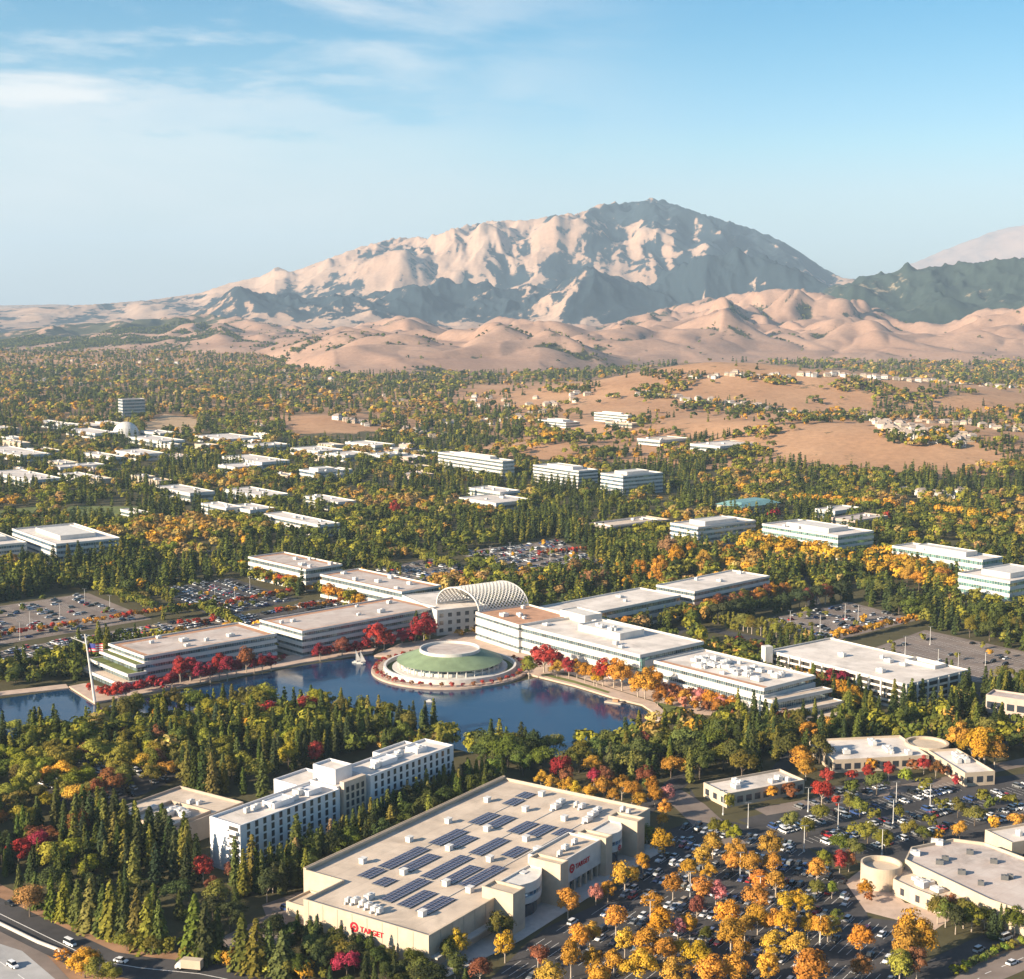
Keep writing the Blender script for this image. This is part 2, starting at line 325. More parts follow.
SK = np.array([(-200, 7000), (0, 6800), (120, 6300), (200, 5700), (262, 5200), (310, 4500), (335, 4250), (400, 4150), (540, 4200), (600, 4500), (680, 5000), (800, 5200), (1024, 5300), (1300, 5300)], float)
def azpx(x, y): return 512 + F_ * x / np.maximum(y, 1)
def r0f(px): return np.interp(px, SK[:, 0], SK[:, 1])
def hit(px, py):
    "where the view ray meets the near ground"
    px = np.atleast_1d(np.asarray(px, float)); py = np.atleast_1d(np.asarray(py, float)); x, y, d = ray(px, py); d = np.minimum(d, -0.004)
    s1 = CH / -d; s0 = (CH - 75) / -d; fr = np.linspace(0, 1, 61); done = np.zeros(px.shape, bool); out = s1.copy()
    for f in fr:
        s = s0 + (s1 - s0) * f; b = (CH + d * s <= TZ(x * s, y * s)) & ~done; out[b] = s[b]; done |= b
    return x * out, y * out, TZ(x * out, y * out)
def grid_faces(nr, nc):
    i = np.arange(nr - 1)[:, None] * nc + np.arange(nc - 1)[None, :]
    return np.stack([i, i + 1, i + 1 + nc, i + nc], -1).reshape(-1, 4)
def polar(name, az, r, hf, m, wood=None):
    A, Rr = np.meshgrid(az, r); X = Rr * np.sin(A); Y = Rr * np.cos(A); Z = hf(X, Y)
    V = np.stack([X, Y, Z], -1).reshape(-1, 3)
    me = npmesh(name, V, grid_faces(len(r), len(az)), [m], smooth=True, vattrs={'wood': (wood(X, Y, Z) if wood else np.zeros(X.shape)).ravel()})
    return struct(link(name, me)), X, Y, Z
def terrmat(name, grass, grass2, wood, nscale=0.004, fine=0.05, bump=0.0):
    m = bpy.data.materials.new(name); m.use_nodes = True; b = m.node_tree.nodes['Principled BSDF']; b.inputs['Roughness'].default_value = 0.95; b.inputs['Specular IOR Level'].default_value = 0.1
    g = node(m, 'ShaderNodeNewGeometry'); n1 = node(m, 'ShaderNodeTexNoise'); n1.inputs['Scale'].default_value = nscale; n1.inputs['Detail'].default_value = 8; n1.inputs['Roughness'].default_value = 0.62
    n2 = node(m, 'ShaderNodeTexNoise'); n2.inputs['Scale'].default_value = fine; n2.inputs['Detail'].default_value = 5; n2.inputs['Roughness'].default_value = 0.7
    lk(m, g.outputs['Position'], n1.inputs['Vector']); lk(m, g.outputs['Position'], n2.inputs['Vector'])
    mr = node(m, 'ShaderNodeMapRange'); lk(m, n1.outputs['Fac'], mr.inputs['Value']); mr.inputs['From Min'].default_value = 0.36; mr.inputs['From Max'].default_value = 0.64
    c1 = node(m, 'ShaderNodeMix', data_type='RGBA'); lk(m, mr.outputs[0], c1.inputs['Factor']); c1.inputs['A'].default_value = (*grass, 1); c1.inputs['B'].default_value = (*grass2, 1)
    at_ = node(m, 'ShaderNodeAttribute', attribute_name='wood')
    # woodland edge broken up by fine noise
    a1 = node(m, 'ShaderNodeMath', operation='ADD'); lk(m, at_.outputs['Fac'], a1.inputs[0])
    s1 = node(m, 'ShaderNodeMath', operation='MULTIPLY_ADD'); lk(m, n2.outputs['Fac'], s1.inputs[0]); s1.inputs[1].default_value = 1.6; s1.inputs[2].default_value = -0.8; lk(m, s1.outputs[0], a1.inputs[1])
    m2 = node(m, 'ShaderNodeMapRange'); lk(m, a1.outputs[0], m2.inputs['Value']); m2.inputs['From Min'].default_value = 0.42; m2.inputs['From Max'].default_value = 0.58
    c2 = node(m, 'ShaderNodeMix', data_type='RGBA'); lk(m, m2.outputs[0], c2.inputs['Factor']); lk(m, c1.outputs['Result'], c2.inputs['A']); c2.inputs['B'].default_value = (*wood, 1)
    n3 = node(m, 'ShaderNodeTexNoise'); n3.inputs['Scale'].default_value = fine * 3.5; n3.inputs['Detail'].default_value = 9; n3.inputs['Roughness'].default_value = 0.75; lk(m, g.outputs['Position'], n3.inputs['Vector'])
    m3 = node(m, 'ShaderNodeMapRange'); m3.inputs['From Min'].default_value = 0.3; m3.inputs['From Max'].default_value = 0.7; m3.inputs['To Min'].default_value = 0.78; m3.inputs['To Max'].default_value = 1.2; lk(m, n3.outputs['Fac'], m3.inputs['Value'])
    v3 = node(m, 'ShaderNodeVectorMath', operation='SCALE'); lk(m, c2.outputs['Result'], v3.inputs[0]); lk(m, m3.outputs[0], v3.inputs['Scale']); lk(m, v3.outputs[0], b.inputs['Base Color']); return m
M['ground'] = terrmat('valley_ground', (0.37, 0.205, 0.112), (0.45, 0.265, 0.15), (0.085, 0.075, 0.038), 0.006, 0.03)
M['hillgrass'] = terrmat('dry_hill_grass', (0.31, 0.190, 0.135), (0.38, 0.243, 0.175), (0.060, 0.062, 0.035), 0.002, 0.02)
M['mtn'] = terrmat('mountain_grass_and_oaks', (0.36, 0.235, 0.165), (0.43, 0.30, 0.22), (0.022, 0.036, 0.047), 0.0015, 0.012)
M['ridge'] = terrmat('wooded_ridge', (0.36, 0.28, 0.18), (0.4, 0.3, 0.2), (0.036, 0.052, 0.044), 0.002, 0.012)
fa = np.arange(-23, 23.01, 0.11); az = np.radians(np.concatenate([np.arange(-72, -23, 1.5), fa, np.arange(24, 73, 1.5)]))
rr = 60 * 1.0125 ** np.arange(0, 525)
polar('ground', az, rr, TZ, M['ground'],
      lambda X, Y, Z: np.where(Z > 1.2, 0.25, 1.2 - 0.7 * sstep(1500, 2600, Y)))
def fit(X, Y, Z, sil, base=0.0):
    "scale each bearing so that the crest line stands as high as the surveyed skyline; smooth along the bearings"
    px, py, dep = proj(X, Y, Z); top = py.min(0); k = py.argmin(0); cols = np.arange(X.shape[1])
    pxa = px[k, cols]; want = np.interp(pxa, sil[:, 0], sil[:, 1]); d = dep[k, cols]
    zt = Z[k, cols]; need = zt + (top - want) / F_ * d
    return np.clip(need / np.maximum(zt, 5), 0.15, 6)
FS = np.array([(-300, 330), (0, 333), (60, 325), (130, 321), (200, 314), (240, 318), (280, 325), (330, 330), (390, 318), (405, 315), (440, 326), (470, 330), (500, 316), (540, 322), (600, 326), (650, 312), (700, 300), (750, 292), (790, 288), (830, 295), (880, 305), (940, 316), (985, 304), (1005, 297), (1024, 300), (1300, 305)], float)
KNOLLS = [(345, 4600, 62, 210, 260), (300, 5000, 70, 190, 260), (405, 4900, 95, 170, 230), (452, 4650, 52, 200, 200), (505, 4950, 100, 190, 250), (560, 4750, 50, 200, 220), (380, 5600, 60, 200, 300), (620, 5350, 70, 260, 240), (690, 5700, 90, 280, 260), (760, 5700, 70, 240, 240), (830, 5800, 95, 300, 280), (920, 5750, 75, 260, 260), (1000, 5800, 80, 280, 280), (150, 6500, 40, 240, 260), (215, 5900, 55, 200, 260), (85, 6900, 50, 240, 260)]
def foot(X, Y):
    p = azpx(X, Y); r = np.hypot(X, Y); r0 = r0f(p) + 260 * fbm(X / 700, Y / 700, 3, 3)
    t = (r - r0) / 2400.0; env = np.clip(t, -0.25, 1.0); env = np.where(env > 0, env ** 0.8, env)
    wx = X + 140 * fbm(X / 420, Y / 420, 41, 3); wy = Y + 140 * fbm(X / 420 + 9, Y / 420, 43, 3)
    n = np.abs(perlin(wx / 560, wy / 640, 21)); n2 = np.abs(perlin(wx / 230, wy / 270, 24)); n3 = np.abs(perlin(wx / 120, wy / 150, 29))
    nr = 1 - np.abs(perlin(wx / 640 + wy / 1500, wy / 900 - wx / 2200, 33)); h = env * (12 + 120 * nr ** 2.2 + 50 * np.clip(n, 0, .8) ** 0.85 + 62 * n2 ** .85 * (0.25 + nr) + 42 * n3 ** .85 * (0.3 + n2))
    for kp, kd, kz, kx, ky in KNOLLS:
        cx = (kp - 512) / F_ * kd; h = h + 0.42 * kz * np.exp(-((wx - cx) / kx) ** 2 - ((wy - kd) / ky) ** 2) * sstep(-0.10, 0.12, t) * (0.8 + 0.5 * n2)
    back = sstep(8200, 9600, r); return np.where(h > 0, h * (1 - 0.5 * back), h)
FG = {}
def foothills():
    az = np.radians(np.arange(-25, 25.01, 0.062)); r = np.arange(3900, 9800, 20.0)
    A, Rr = np.meshgrid(az, r); X = Rr * np.sin(A); Y = Rr * np.cos(A); Z = foot(X, Y)
    for it in range(3):
        s = fit(X, Y, Z, FS); k = np.exp(-np.linspace(-2, 2, 31) ** 2); k /= k.sum()
        s = np.convolve(np.pad(s, 15, mode='edge'), k, 'valid'); w = sstep(5000, 6800, Rr); Z = np.where(Z > 0, Z * (1 + (s[None, :] - 1) * w), Z)
    FG.update(az=az, r=r, Z=Z); p = azpx(X, Y)
    lap = np.zeros_like(Z); q = Z.copy()
    for _ in range(6): q[1:-1, 1:-1] = (q[:-2, 1:-1] + q[2:, 1:-1] + q[1:-1, :-2] + q[1:-1, 2:] + q[1:-1, 1:-1]) / 5
    gully = np.clip((q - Z) / 4, -1, 1); ga = np.gradient(Z, axis=1) / (Rr * rad(0.062)); cur = fbm(X / 420, Y / 420, 61, 4)
    w = -0.02 + 0.55 * np.clip(cur * 2.0, -0.3, 1) + 0.45 * np.clip(gully, 0, 1) - 0.5 * np.clip(ga, -.5, .2) + 0.35 * sstep(6900, 8800, Rr) - 0.22 * sstep(600, 900, p) + 0.50 * sstep(340, 120, p) * (1 - sstep(90, 180, Z))
    me = npmesh('foothills', np.stack([X, Y, Z], -1).reshape(-1, 3), grid_faces(len(r), len(az)), [M['hillgrass']], smooth=True, vattrs={'wood': w.ravel()})
    struct(link('foothills', me)); FG['wood'] = w
foothills()
def foot_z(x, y, key='Z'):
    a = np.arctan2(x, y); r = np.hypot(x, y); fi = (a - FG['az'][0]) / rad(0.062); fj = (r - FG['r'][0]) / 20.0; i = np.clip(fi.astype(int), 0, len(FG['az']) - 2); j = np.clip(fj.astype(int), 0, len(FG['r']) - 2); u = np.clip(fi - i, 0, 1); v = np.clip(fj - j, 0, 1); Z = FG[key]
    return Z[j, i] * (1 - u) * (1 - v) + Z[j, i + 1] * u * (1 - v) + Z[j + 1, i] * (1 - u) * v + Z[j + 1, i + 1] * u * v
MS = np.array([(-200, 312), (0, 309), (100, 304), (150, 300), (200, 293), (230, 283), (262, 276), (277, 267), (292, 272), (330, 258), (360, 247), (395, 238), (430, 237), (455, 228), (490, 221), (530, 220), (555, 215), (580, 213), (600, 204), (635, 202), (655, 198), (680, 206), (700, 213), (720, 219), (750, 228), (780, 240), (800, 252), (820, 266), (840, 277), (880, 284), (960, 292), (1200, 300)], float)
def mountain():
    az = np.radians(np.arange(-23, 19.01, 0.045)); r = np.arange(8600, 16000, 26.0)
    A, Rr = np.meshgrid(az, r); X = Rr * np.sin(A); Y = Rr * np.cos(A); p = azpx(X, Y)
    st_ = np.interp(p, MS[:, 0], 200 + (302 - MS[:, 1]) / F_ * 12800); st_ = np.maximum(st_, 160)
    wx = X + 380 * fbm(X / 1500, Y / 1500, 91, 3); wy = Y + 380 * fbm(X / 1500 + 5, Y / 1500, 95, 3)
    rid = ridged(wx / 2300, wy / 1900, 101, 7, gain=0.42); rid2 = ridged(wx / 700, wy / 1000, 131, 5, gain=0.40)
    t = np.clip((Rr - 10300) / 2600, 0, 1); main = sstep(0, 1, t) * (1 - sstep(13300, 15800, Rr))
    Z = st_ * main * (0.55 + 0.46 * rid + 0.17 * rid2 + 0.05 * ridged(wx / 260, wy / 380, 171, 4))
    bp = np.interp(p, [0, 180, 260, 330, 420, 470, 560, 620, 700, 760, 820, 900], [40, 110, 290, 420, 320, 400, 440, 400, 500, 450, 300, 90])
    belt = bp * np.exp(-((Rr - 10000 - 250 * perlin(X / 900, Y / 5000, 9)) / 620) ** 2) * (0.35 + 0.95 * ridged(wx / 1100, wy / 1500, 151, 6, gain=0.5))
    Z = np.maximum(Z, belt) + 0.25 * np.minimum(Z, belt) + 30 * rid2 - 10
    k = np.exp(-np.linspace(-2, 2, 25) ** 2); k /= k.sum()
    for it in range(4):
        s = fit(X, Y, Z, MS); s = np.convolve(np.pad(s, 12, mode='edge'), k, 'valid'); w = sstep(10400, 11800, Rr); Z = np.where(Z > 0, Z * (1 + (s[None, :] - 1) * w), Z)
    gr = np.gradient(Z, axis=0) / 26.0; ga = np.gradient(Z, axis=1) / (Rr * rad(0.045))
    n1 = fbm(X / 620, Y / 800, 201, 6, gain=0.62); n2 = fbm(X / 130, Y / 190, 211, 5, gain=0.62)
    beltness = np.exp(-((Rr - 10000) / 850) ** 2) * sstep(130, 270, p) * sstep(50, 130, Z)
    up = sstep(560, 720, p) * sstep(450, 800, Z)
    wood = 0.34 + 0.95 * n1 + 0.70 * n2 + 0.8 * (0.52 - rid2) + 0.75 * (0.5 - ridged(wx / 260, wy / 380, 171, 4)) + 0.9 * beltness + 0.42 * up + 0.35 * sstep(610, 760, p) * sstep(330, 520, Z) + 0.5 * np.exp(-((p - 640) / 60) ** 2) * sstep(820, 930, Z) - 0.75 * np.clip(ga, -0.35, 0.35) + 0.28 * sstep(640, 800, p) * sstep(300, 500, Z)
    me = npmesh('mountain', np.stack([X, Y, Z], -1).reshape(-1, 3), grid_faces(len(r), len(az)), [M['mtn']], smooth=True, vattrs={'wood': wood.ravel()})
    struct(link('mountain', me))
mountain()
def simple_ridge(name, sil, r1, r2, rc, m, woodv, seed, rough=0.55, fs=900):
    sil = np.array(sil, float); a = np.degrees(np.arctan((sil[[0, -1], 0] - 512) / F_)); az = np.radians(np.arange(a[0], a[1], 0.05)); r = np.linspace(r1, r2, 150)
    A, Rr = np.meshgrid(az, r); X = Rr * np.sin(A); Y = Rr * np.cos(A); p = azpx(X, Y)
    st_ = 200 + (302 - np.interp(p, sil[:, 0], sil[:, 1])) / F_ * rc
    Z = st_ * np.where(Rr < rc, sstep(r1, rc, Rr), 1 - sstep(rc, r2, Rr)) * (1 - rough + rough * (1.1 * ridged(X / fs, Y / fs * 0.8, seed, 6) + 0.22 * ridged(X / fs * 2.6, Y / fs * 2.0, seed + 9, 3)))
    k = np.exp(-np.linspace(-2, 2, 61) ** 2); k /= k.sum()
    for it in range(4):
        s = fit(X, Y, Z, sil); s = np.convolve(np.pad(s, 30, mode='edge'), k, 'valid'); Z = Z * s[None, :]
    Z -= 15
    w = woodv + 0.5 * fbm(X / 500, Y / 500, seed + 3, 5)
    struct(link(name, npmesh(name, np.stack([X, Y, Z], -1).reshape(-1, 3), grid_faces(len(r), len(az)), [m], smooth=True, vattrs={'wood': w.ravel()})))
simple_ridge('wooded_hills', [(730, 316), (790, 306), (820, 290), (850, 278), (880, 270), (910, 265), (945, 262), (985, 258), (1024, 254), (1200, 250), (1500, 280)], 6600, 10500, 8600, M['ridge'], 0.8, 301)
simple_ridge('distant_hills', [(870, 300), (905, 266), (940, 251), (970, 239), (1000, 229), (1024, 223), (1100, 218), (1250, 250), (1500, 300)], 26000, 34000, 30000, M['hillgrass'], 0.0, 331, 0.2, 3000)
simple_ridge('distant_lowland', [(-500, 306), (-100, 305), (0, 304), (60, 303), (100, 306), (200, 309), (300, 312)], 15000, 20000, 17500, M['mtn'], 0.3, 341, 0.3, 1500)
# haze: one closed box of thin even air round everything
hm = bpy.data.materials.new('haze'); hm.use_nodes = True; ht = hm.node_tree; ht.nodes.clear()
ho = ht.nodes.new('ShaderNodeOutputMaterial'); hv = ht.nodes.new('ShaderNodeVolumePrincipled'); ht.links.new(hv.outputs[0], ho.inputs['Volume'])
hv.inputs['Color'].default_value = (0.58, 0.79, 1.0, 1); hv.inputs['Density'].default_value = 4.1e-5; hv.inputs['Anisotropy'].default_value = 0.0
hb = MB(); hb.box((0, 20000, -70), (82000, 42000, 2050)); hbo = hb.build('haze', hm); struct(hbo, 'stuff')
# ------------------------------------------------------------------ ground sheets: water, lots, roads, lawns
EXCL = []            # footprints that trees keep out of: (polygon, margin)
NOTREE = []          # car parks, roads, water, open fields
BUILD = []           # building footprints (for the woods)
def sheet(name, poly, z, m, excl=True, kind='structure', thick=None):
    poly = ccw(poly); b = MB()
    if thick: b.prism(poly, z - thick, z, 0)
    else: b.quad([(*p, z) for p in poly])
    if excl: NOTREE.append(poly)
    return struct(b.build(name, m), kind)
LAKE = pol([(0, 699), (69, 689), (95, 705), (100, 708), (300, 666), (372, 655), (385, 664), (380, 675), (400, 686), (450, 690), (500, 686), (535, 678), (575, 688), (617, 701), (640, 707), (652, 715), (652, 724), (640, 738), (600, 752), (560, 757), (470, 753), (400, 734), (300, 706), (200, 709), (120, 722), (60, 735), (-60, 742), (-60, 704)])
lm = bpy.data.materials.new('lake_water'); lm.use_nodes = True; lb = lm.node_tree.nodes['Principled BSDF']
lb.inputs['Base Color'].default_value = (0.007, 0.035, 0.085, 1); lb.inputs['Roughness'].default_value = 0.06; lb.inputs['IOR'].default_value = 1.33; lb.inputs['Specular IOR Level'].default_value = 0.5
ln = node(lm, 'ShaderNodeTexNoise'); ln.inputs['Scale'].default_value = 0.9; ln.inputs['Detail'].default_value = 4; lbp = node(lm, 'ShaderNodeBump'); lbp.inputs['Strength'].default_value = 0.25; lbp.inputs['Distance'].default_value = 0.12
lgm = node(lm, 'ShaderNodeNewGeometry'); lk(lm, lgm.outputs['Position'], ln.inputs['Vector']); lk(lm, ln.outputs['Fac'], lbp.inputs['Height']); lk(lm, lbp.outputs[0], lb.inputs['Normal'])
lw = node(lm, 'ShaderNodeTexNoise'); lw.inputs['Scale'].default_value = 0.028; lw.inputs['Detail'].default_value = 5; lw.inputs['Distortion'].default_value = 1.0; lk(lm, lgm.outputs['Position'], lw.inputs['Vector'])
lr = node(lm, 'ShaderNodeMapRange'); lr.inputs['From Min'].default_value = 0.4; lr.inputs['From Max'].default_value = 0.6; lr.inputs['To Min'].default_value = 0.03; lr.inputs['To Max'].default_value = 0.6; lk(lm, lw.outputs['Fac'], lr.inputs['Value']); lk(lm, lr.outputs[0], lbp.inputs['Strength'])
sheet('lake_water', LAKE, 0.06, lm)
# promenades round the lake (raised paving with a stone edge)
def prom(name, pts, z=1.0, m='path', edge=True):
    p = pol(pts); o = sheet(name, p, z, M[m], thick=z + 0.2)
    return o
prom('lakeside_path', [(69, 688), (95, 704.5), (301, 664.5), (372, 653.5), (378, 648), (300, 655), (205, 674), (120, 692), (85, 685)])
prom('shore_path', [(-40, 701), (69, 689), (66, 685), (-40, 697)], 0.6)
prom('plaza', [(374, 657), (400, 645), (440, 640), (470, 628), (520, 636), (560, 662), (572, 672), (535, 677), (500, 668), (400, 658)], 1.0)
prom('shore_promenade', [(535, 677), (575, 687), (617, 700), (642, 706), (654, 714), (655, 721), (662, 722), (668, 716), (655, 704), (617, 692), (575, 679), (548, 673)], 0.9)
sheet('lakeside_lawn', pol([(560, 671), (617, 690), (660, 703), (700, 715), (735, 717), (650, 668), (560, 650)]), 0.10, M['path'], excl=False)
sheet('shore_lawn', pol([(655, 702), (675, 706), (690, 716), (670, 722), (668, 714)]), 0.14, M['lawn'], excl=False)
sheet('shore_lawn', pol([(544, 674.5), (575, 682.5), (610, 693.5), (608, 695), (575, 685), (541, 676.5)]), 0.96, M['lawn'], excl=False)
# roads
def strip(name, pts, w, z, m, excl=True, px=True, kind='structure'):
    P = [np.array(at(*p)) if px else np.array(p) for p in pts]; Lf, Rt = [], []
    for i, p in enumerate(P):
        d = (P[min(i + 1, len(P) - 1)] - P[max(i - 1, 0)]); d = d / np.linalg.norm(d); n = np.array([-d[1], d[0]]); Lf.append(tuple(p + n * w / 2)); Rt.append(tuple(p - n * w / 2))
    b = MB()
    for i in range(len(P) - 1): b.quad([(*Rt[i], z), (*Rt[i + 1], z), (*Lf[i + 1], z), (*Lf[i], z)])
    if excl:
        for i in range(len(P) - 1): NOTREE.append(ccw([Rt[i], Rt[i + 1], Lf[i + 1], Lf[i]]))
    return struct(b.build(name, m), kind)
def dashes(pts, step=9, ln=3.5, w=0.28, z=0.1, px=True):
    P = [np.array(at(*p)) if px else np.array(p) for p in pts]; b = MB()
    for a, c in zip(P[:-1], P[1:]):
        L = np.linalg.norm(c - a); d = (c - a) / L; n = np.array([-d[1], d[0]]); s = 0
        while s < L:
            e = min(s + ln, L); q = [a + d * s - n * w / 2, a + d * e - n * w / 2, a + d * e + n * w / 2, a + d * s + n * w / 2]; b.quad([(*k, z) for k in q]); s += step
    return struct(b.build('lane_markings', M['paint']))
FR = [(-45, 893), (0, 914), (47, 937), (97, 961), (140, 968), (200, 974), (250, 984), (330, 1010)]
sheet('roadside_soil', pol([(-60, 868), (0, 884), (60, 915), (98, 938), (180, 953), (260, 972), (340, 1000), (300, 1030), (-60, 1030)]), 0.02, M['redsoil'], excl=False)
strip('ramp_road', FR, 15.0, 0.06, M['asphalt'])
dashes(FR, 1e6, 1e6, 0.3, 0.075)
Fc = [(-40, 943), (0, 958), (28, 975), (70, 1005)]
sheet('freeway', pol([(-60, 925), (0, 944), (22, 951), (62, 985), (90, 1015), (-80, 1015)]), 0.06, M['concrete'])
sheet('freeway_shoulder', pol([(-60, 905), (0, 927), (36, 944), (75, 985), (62, 985), (22, 951), (0, 944), (-60, 925)]), 0.05, M['asphaltold'])
dashes([(-30, 950), (0, 962), (24, 979), (40, 992)], 12, 4, 0.3, 0.08)
bm_ = MB()
for a, c in zip([(-20, 916), (0, 925), (37, 943), (63, 953)], [(0, 925), (37, 943), (63, 953), (75, 962)]):
    A = at(*a); B = at(*c); d = np.array(B) - np.array(A); L = np.linalg.norm(d); bm_.box(((A[0] + B[0]) / 2, (A[1] + B[1]) / 2, 0.02), (L - 0.02, 0.5, 1.0), math.atan2(d[1], d[0]))
tag(bm_.build('road_barrier', M['kerb']), 'low pale concrete barrier between the ramp and the freeway', 'barrier')
# boulevard at lower right
BV = [(905, 1000), (948, 964), (985, 946), (1030, 928), (1080, 908)]
strip('street', BV, 11, 0.06, M['asphalt'])
BV2 = [(950, 1000), (985, 974), (1030, 955), (1090, 930)]
strip('street', BV2, 11, 0.06, M['asphaltold']); dashes(BV2, 8, 3, 0.25, 0.09)
strip('street_verge', [(928, 998), (966, 968), (1005, 952), (1035, 941), (1085, 919)], 5.5, 0.05, M['redsoil'], excl=False)
strip('street', [(668, 792), (690, 806), (715, 830), (730, 845)], 13, 0.07, M['asphaltold'])
strip('street', [(690, 770), (668, 792), (640, 812)], 9, 0.06, M['asphalt'])
strip('street', [(1060, 755), (985, 770), (940, 783), (830, 800), (760, 812)], 9, 0.05, M['asphaltold'])
strip('street', [(765, 790), (800, 745), (850, 722), (900, 722), (960, 738), (1040, 745)], 8, 0.05, M['asphalt'])
strip('street', [(240, 555), (130, 540), (60, 572), (-40, 590)], 9, 0.05, M['asphalt'])
strip('street', [(1040, 720), (960, 698), (1000, 690), (1060, 700)], 9, 0.05, M['asphalt'])
strip('street', [(900, 700), (960, 722), (1020, 712)], 5, 0.05, M['asphaltold'])
strip('street', [(820, 615), (800, 575), (870, 570), (930, 612), (1040, 640)], 9, 0.05, M['asphalt'])
strip('street', [(660, 640), (690, 625), (760, 640), (745, 655)], 14, 0.05, M['asphalt'])
# car parks: asphalt sheet, kerb, stall lines
LOTS = {}
def lot(key, pts, m, z=0.04, excl=True):
    p = pol(pts); LOTS[key] = ccw(p); sheet('car_park', p, z, M[m], excl)
lot('store', [(470, 1000), (520, 950), (545, 928), (600, 903), (640, 868), (660, 833), (690, 822), (735, 822), (800, 842), (862, 890), (868, 918), (938, 925), (905, 985), (880, 1010), (520, 1010)], 'asphalt')
lot('shops', [(738, 820), (812, 801), (832, 786), (960, 781), (1040, 772), (1040, 815), (985, 828), (900, 848), (868, 858), (800, 842)], 'asphalt')
lot('west', [(-40, 612), (88, 593), (152, 619), (0, 645), (-40, 652)], 'asphaltold')
lot('west_front', [(-40, 658), (0, 651), (130, 628), (240, 612), (250, 622), (110, 645), (60, 662), (-40, 690)], 'asphaltold')
lot('courtyard', [(155, 590), (232, 578), (300, 600), (215, 618)], 'asphalt')
lot('courtyard_front', [(215, 622), (300, 604), (330, 598), (345, 606), (270, 618), (255, 625)], 'asphalt')
lot('middle', [(455, 552), (560, 540), (610, 566), (520, 580)], 'asphaltold')
lot('garden', [(350, 575), (440, 556), (470, 570), (450, 585), (400, 590)], 'asphaltold')
lot('east', [(762, 620), (850, 602), (918, 620), (830, 642)], 'asphaltold')
lot('far_east', [(868, 650), (925, 630), (1040, 655), (1040, 690), (975, 682)], 'asphaltold')
lot('hotel', [(25, 775), (70, 740), (150, 752), (180, 778), (130, 800), (60, 812)], 'asphalt', excl=False)
lot('depot', [(262, 905), (305, 890), (310, 935), (275, 940)], 'asphaltold')
sheet('car_park', pol([(690, 788), (705, 812), (740, 826), (835, 800), (852, 768), (990, 792), (1045, 770), (1045, 835), (960, 852), (880, 866), (800, 846), (690, 838)]), 0.025, M['asphalt'], excl=False)
sheet('pavement', pol([(845, 882), (866, 866), (905, 903), (962, 912), (935, 930), (866, 912)]), 0.05, M['path'])
# open fields
def fld(pts, m, name='field', z=0.3):
    X, Y, Z = hit([p[0] for p in pts], [p[1] for p in pts]); poly = list(zip(X, Y)); NOTREE.append(ccw(poly)); P = ccw(poly); b = MB(); b.quad([(a, c, z) for a, c in P]); struct(b.build(name, M[m]))
fld([(55, 518), (70, 506), (140, 507), (128, 523)], 'lawn'); fld([(-10, 512), (40, 506), (30, 516), (-10, 520)], 'lawn')
fld([(140, 428), (165, 414), (200, 420), (195, 432), (150, 436)], 'dry')
def openland(pts):
    X, Y, Z = hit([p[0] for p in pts], [p[1] for p in pts]); NOTREE.append(ccw(list(zip(X, Y))))
openland([(280, 430), (325, 416), (350, 424), (395, 432), (365, 443), (300, 442)])
# ------------------------------------------------------------------ buildings
def foot_(poly, margin=3): BUILD.append(inset(poly, -margin))
def banded(root, poly, z0, floors, fh, wall, glass, par=0.9, roofm='roofwhite', sill=0.40, head=0.88, gin=0.35, roof=True, base_open=False):
    "stacked white spandrels with continuous window bands between; returns roof height"
    poly = ccw(poly); w = MB(); zt = z0 + floors * fh
    w.prism(poly, z0 - 0.3, z0 + sill * fh, 0)
    for k in range(floors):
        top = z0 + (k + 1) * fh + (sill * fh if k < floors - 1 else 0)
        w.prism(poly, z0 + k * fh + head * fh, top, 0, top=(k < floors - 1), bot=True)
        g = MB(); q = inset(poly, gin); g.prism(q, z0 + k * fh + sill * fh - 0.02, z0 + k * fh + head * fh + 0.02, 0, top=False); g.build('window_band', M[glass], root)
    w.ring(poly, 0.5, zt, zt + par); w.build('wall', M[wall], root)
    if roof:
        r = MB(); r.quad([(*p, zt + 0.02) for p in inset(poly, 0.48)]); r.build('roof', M[roofm], root)
    return zt
def units(root, poly, z, n, rng, big=False, name='roof_unit', m='unit'):
    xs = [p[0] for p in poly]; ys = [p[1] for p in poly]; q = inset(poly, 4); c = 0; t = 0
    e = np.array(poly[1]) - np.array(poly[0]); a = math.atan2(e[1], e[0])
    while c < n and t < 400:
        t += 1; x = rng.uniform(min(xs), max(xs)); y = rng.uniform(min(ys), max(ys))
        if inpoly(np.array([x]), np.array([y]), q)[0]:
            s = rng.uniform(2, 4.5) if not big else rng.uniform(3, 7); b = MB(); h = rng.uniform(1.0, 2.0)
            b.box((x, y, z + 0.25), (s, s * rng.uniform(0.5, 0.9), h), a); b.box((x, y, z - 0.02), (s * 0.9, s * 0.45, 0.27), a)
            b.tube((x + 0.3, y, z + h + 0.25), (x + 0.3, y, z + h + 0.6), s * 0.18, n=8); b.build(name, M[m], root); c += 1
def house_block(root, poly, z0, h, wall, roofm, par=0.8, glass=None):
    w = MB(); w.prism(poly, z0 - 0.3, z0 + h, 0, top=False); w.ring(poly, 0.4, z0 + h, z0 + h + par); w.build('wall', M[wall], root)
    r = MB(); r.quad([(*p, z0 + h + 0.02) for p in inset(poly, 0.39)]); r.build('roof', M[roofm], root); return z0 + h
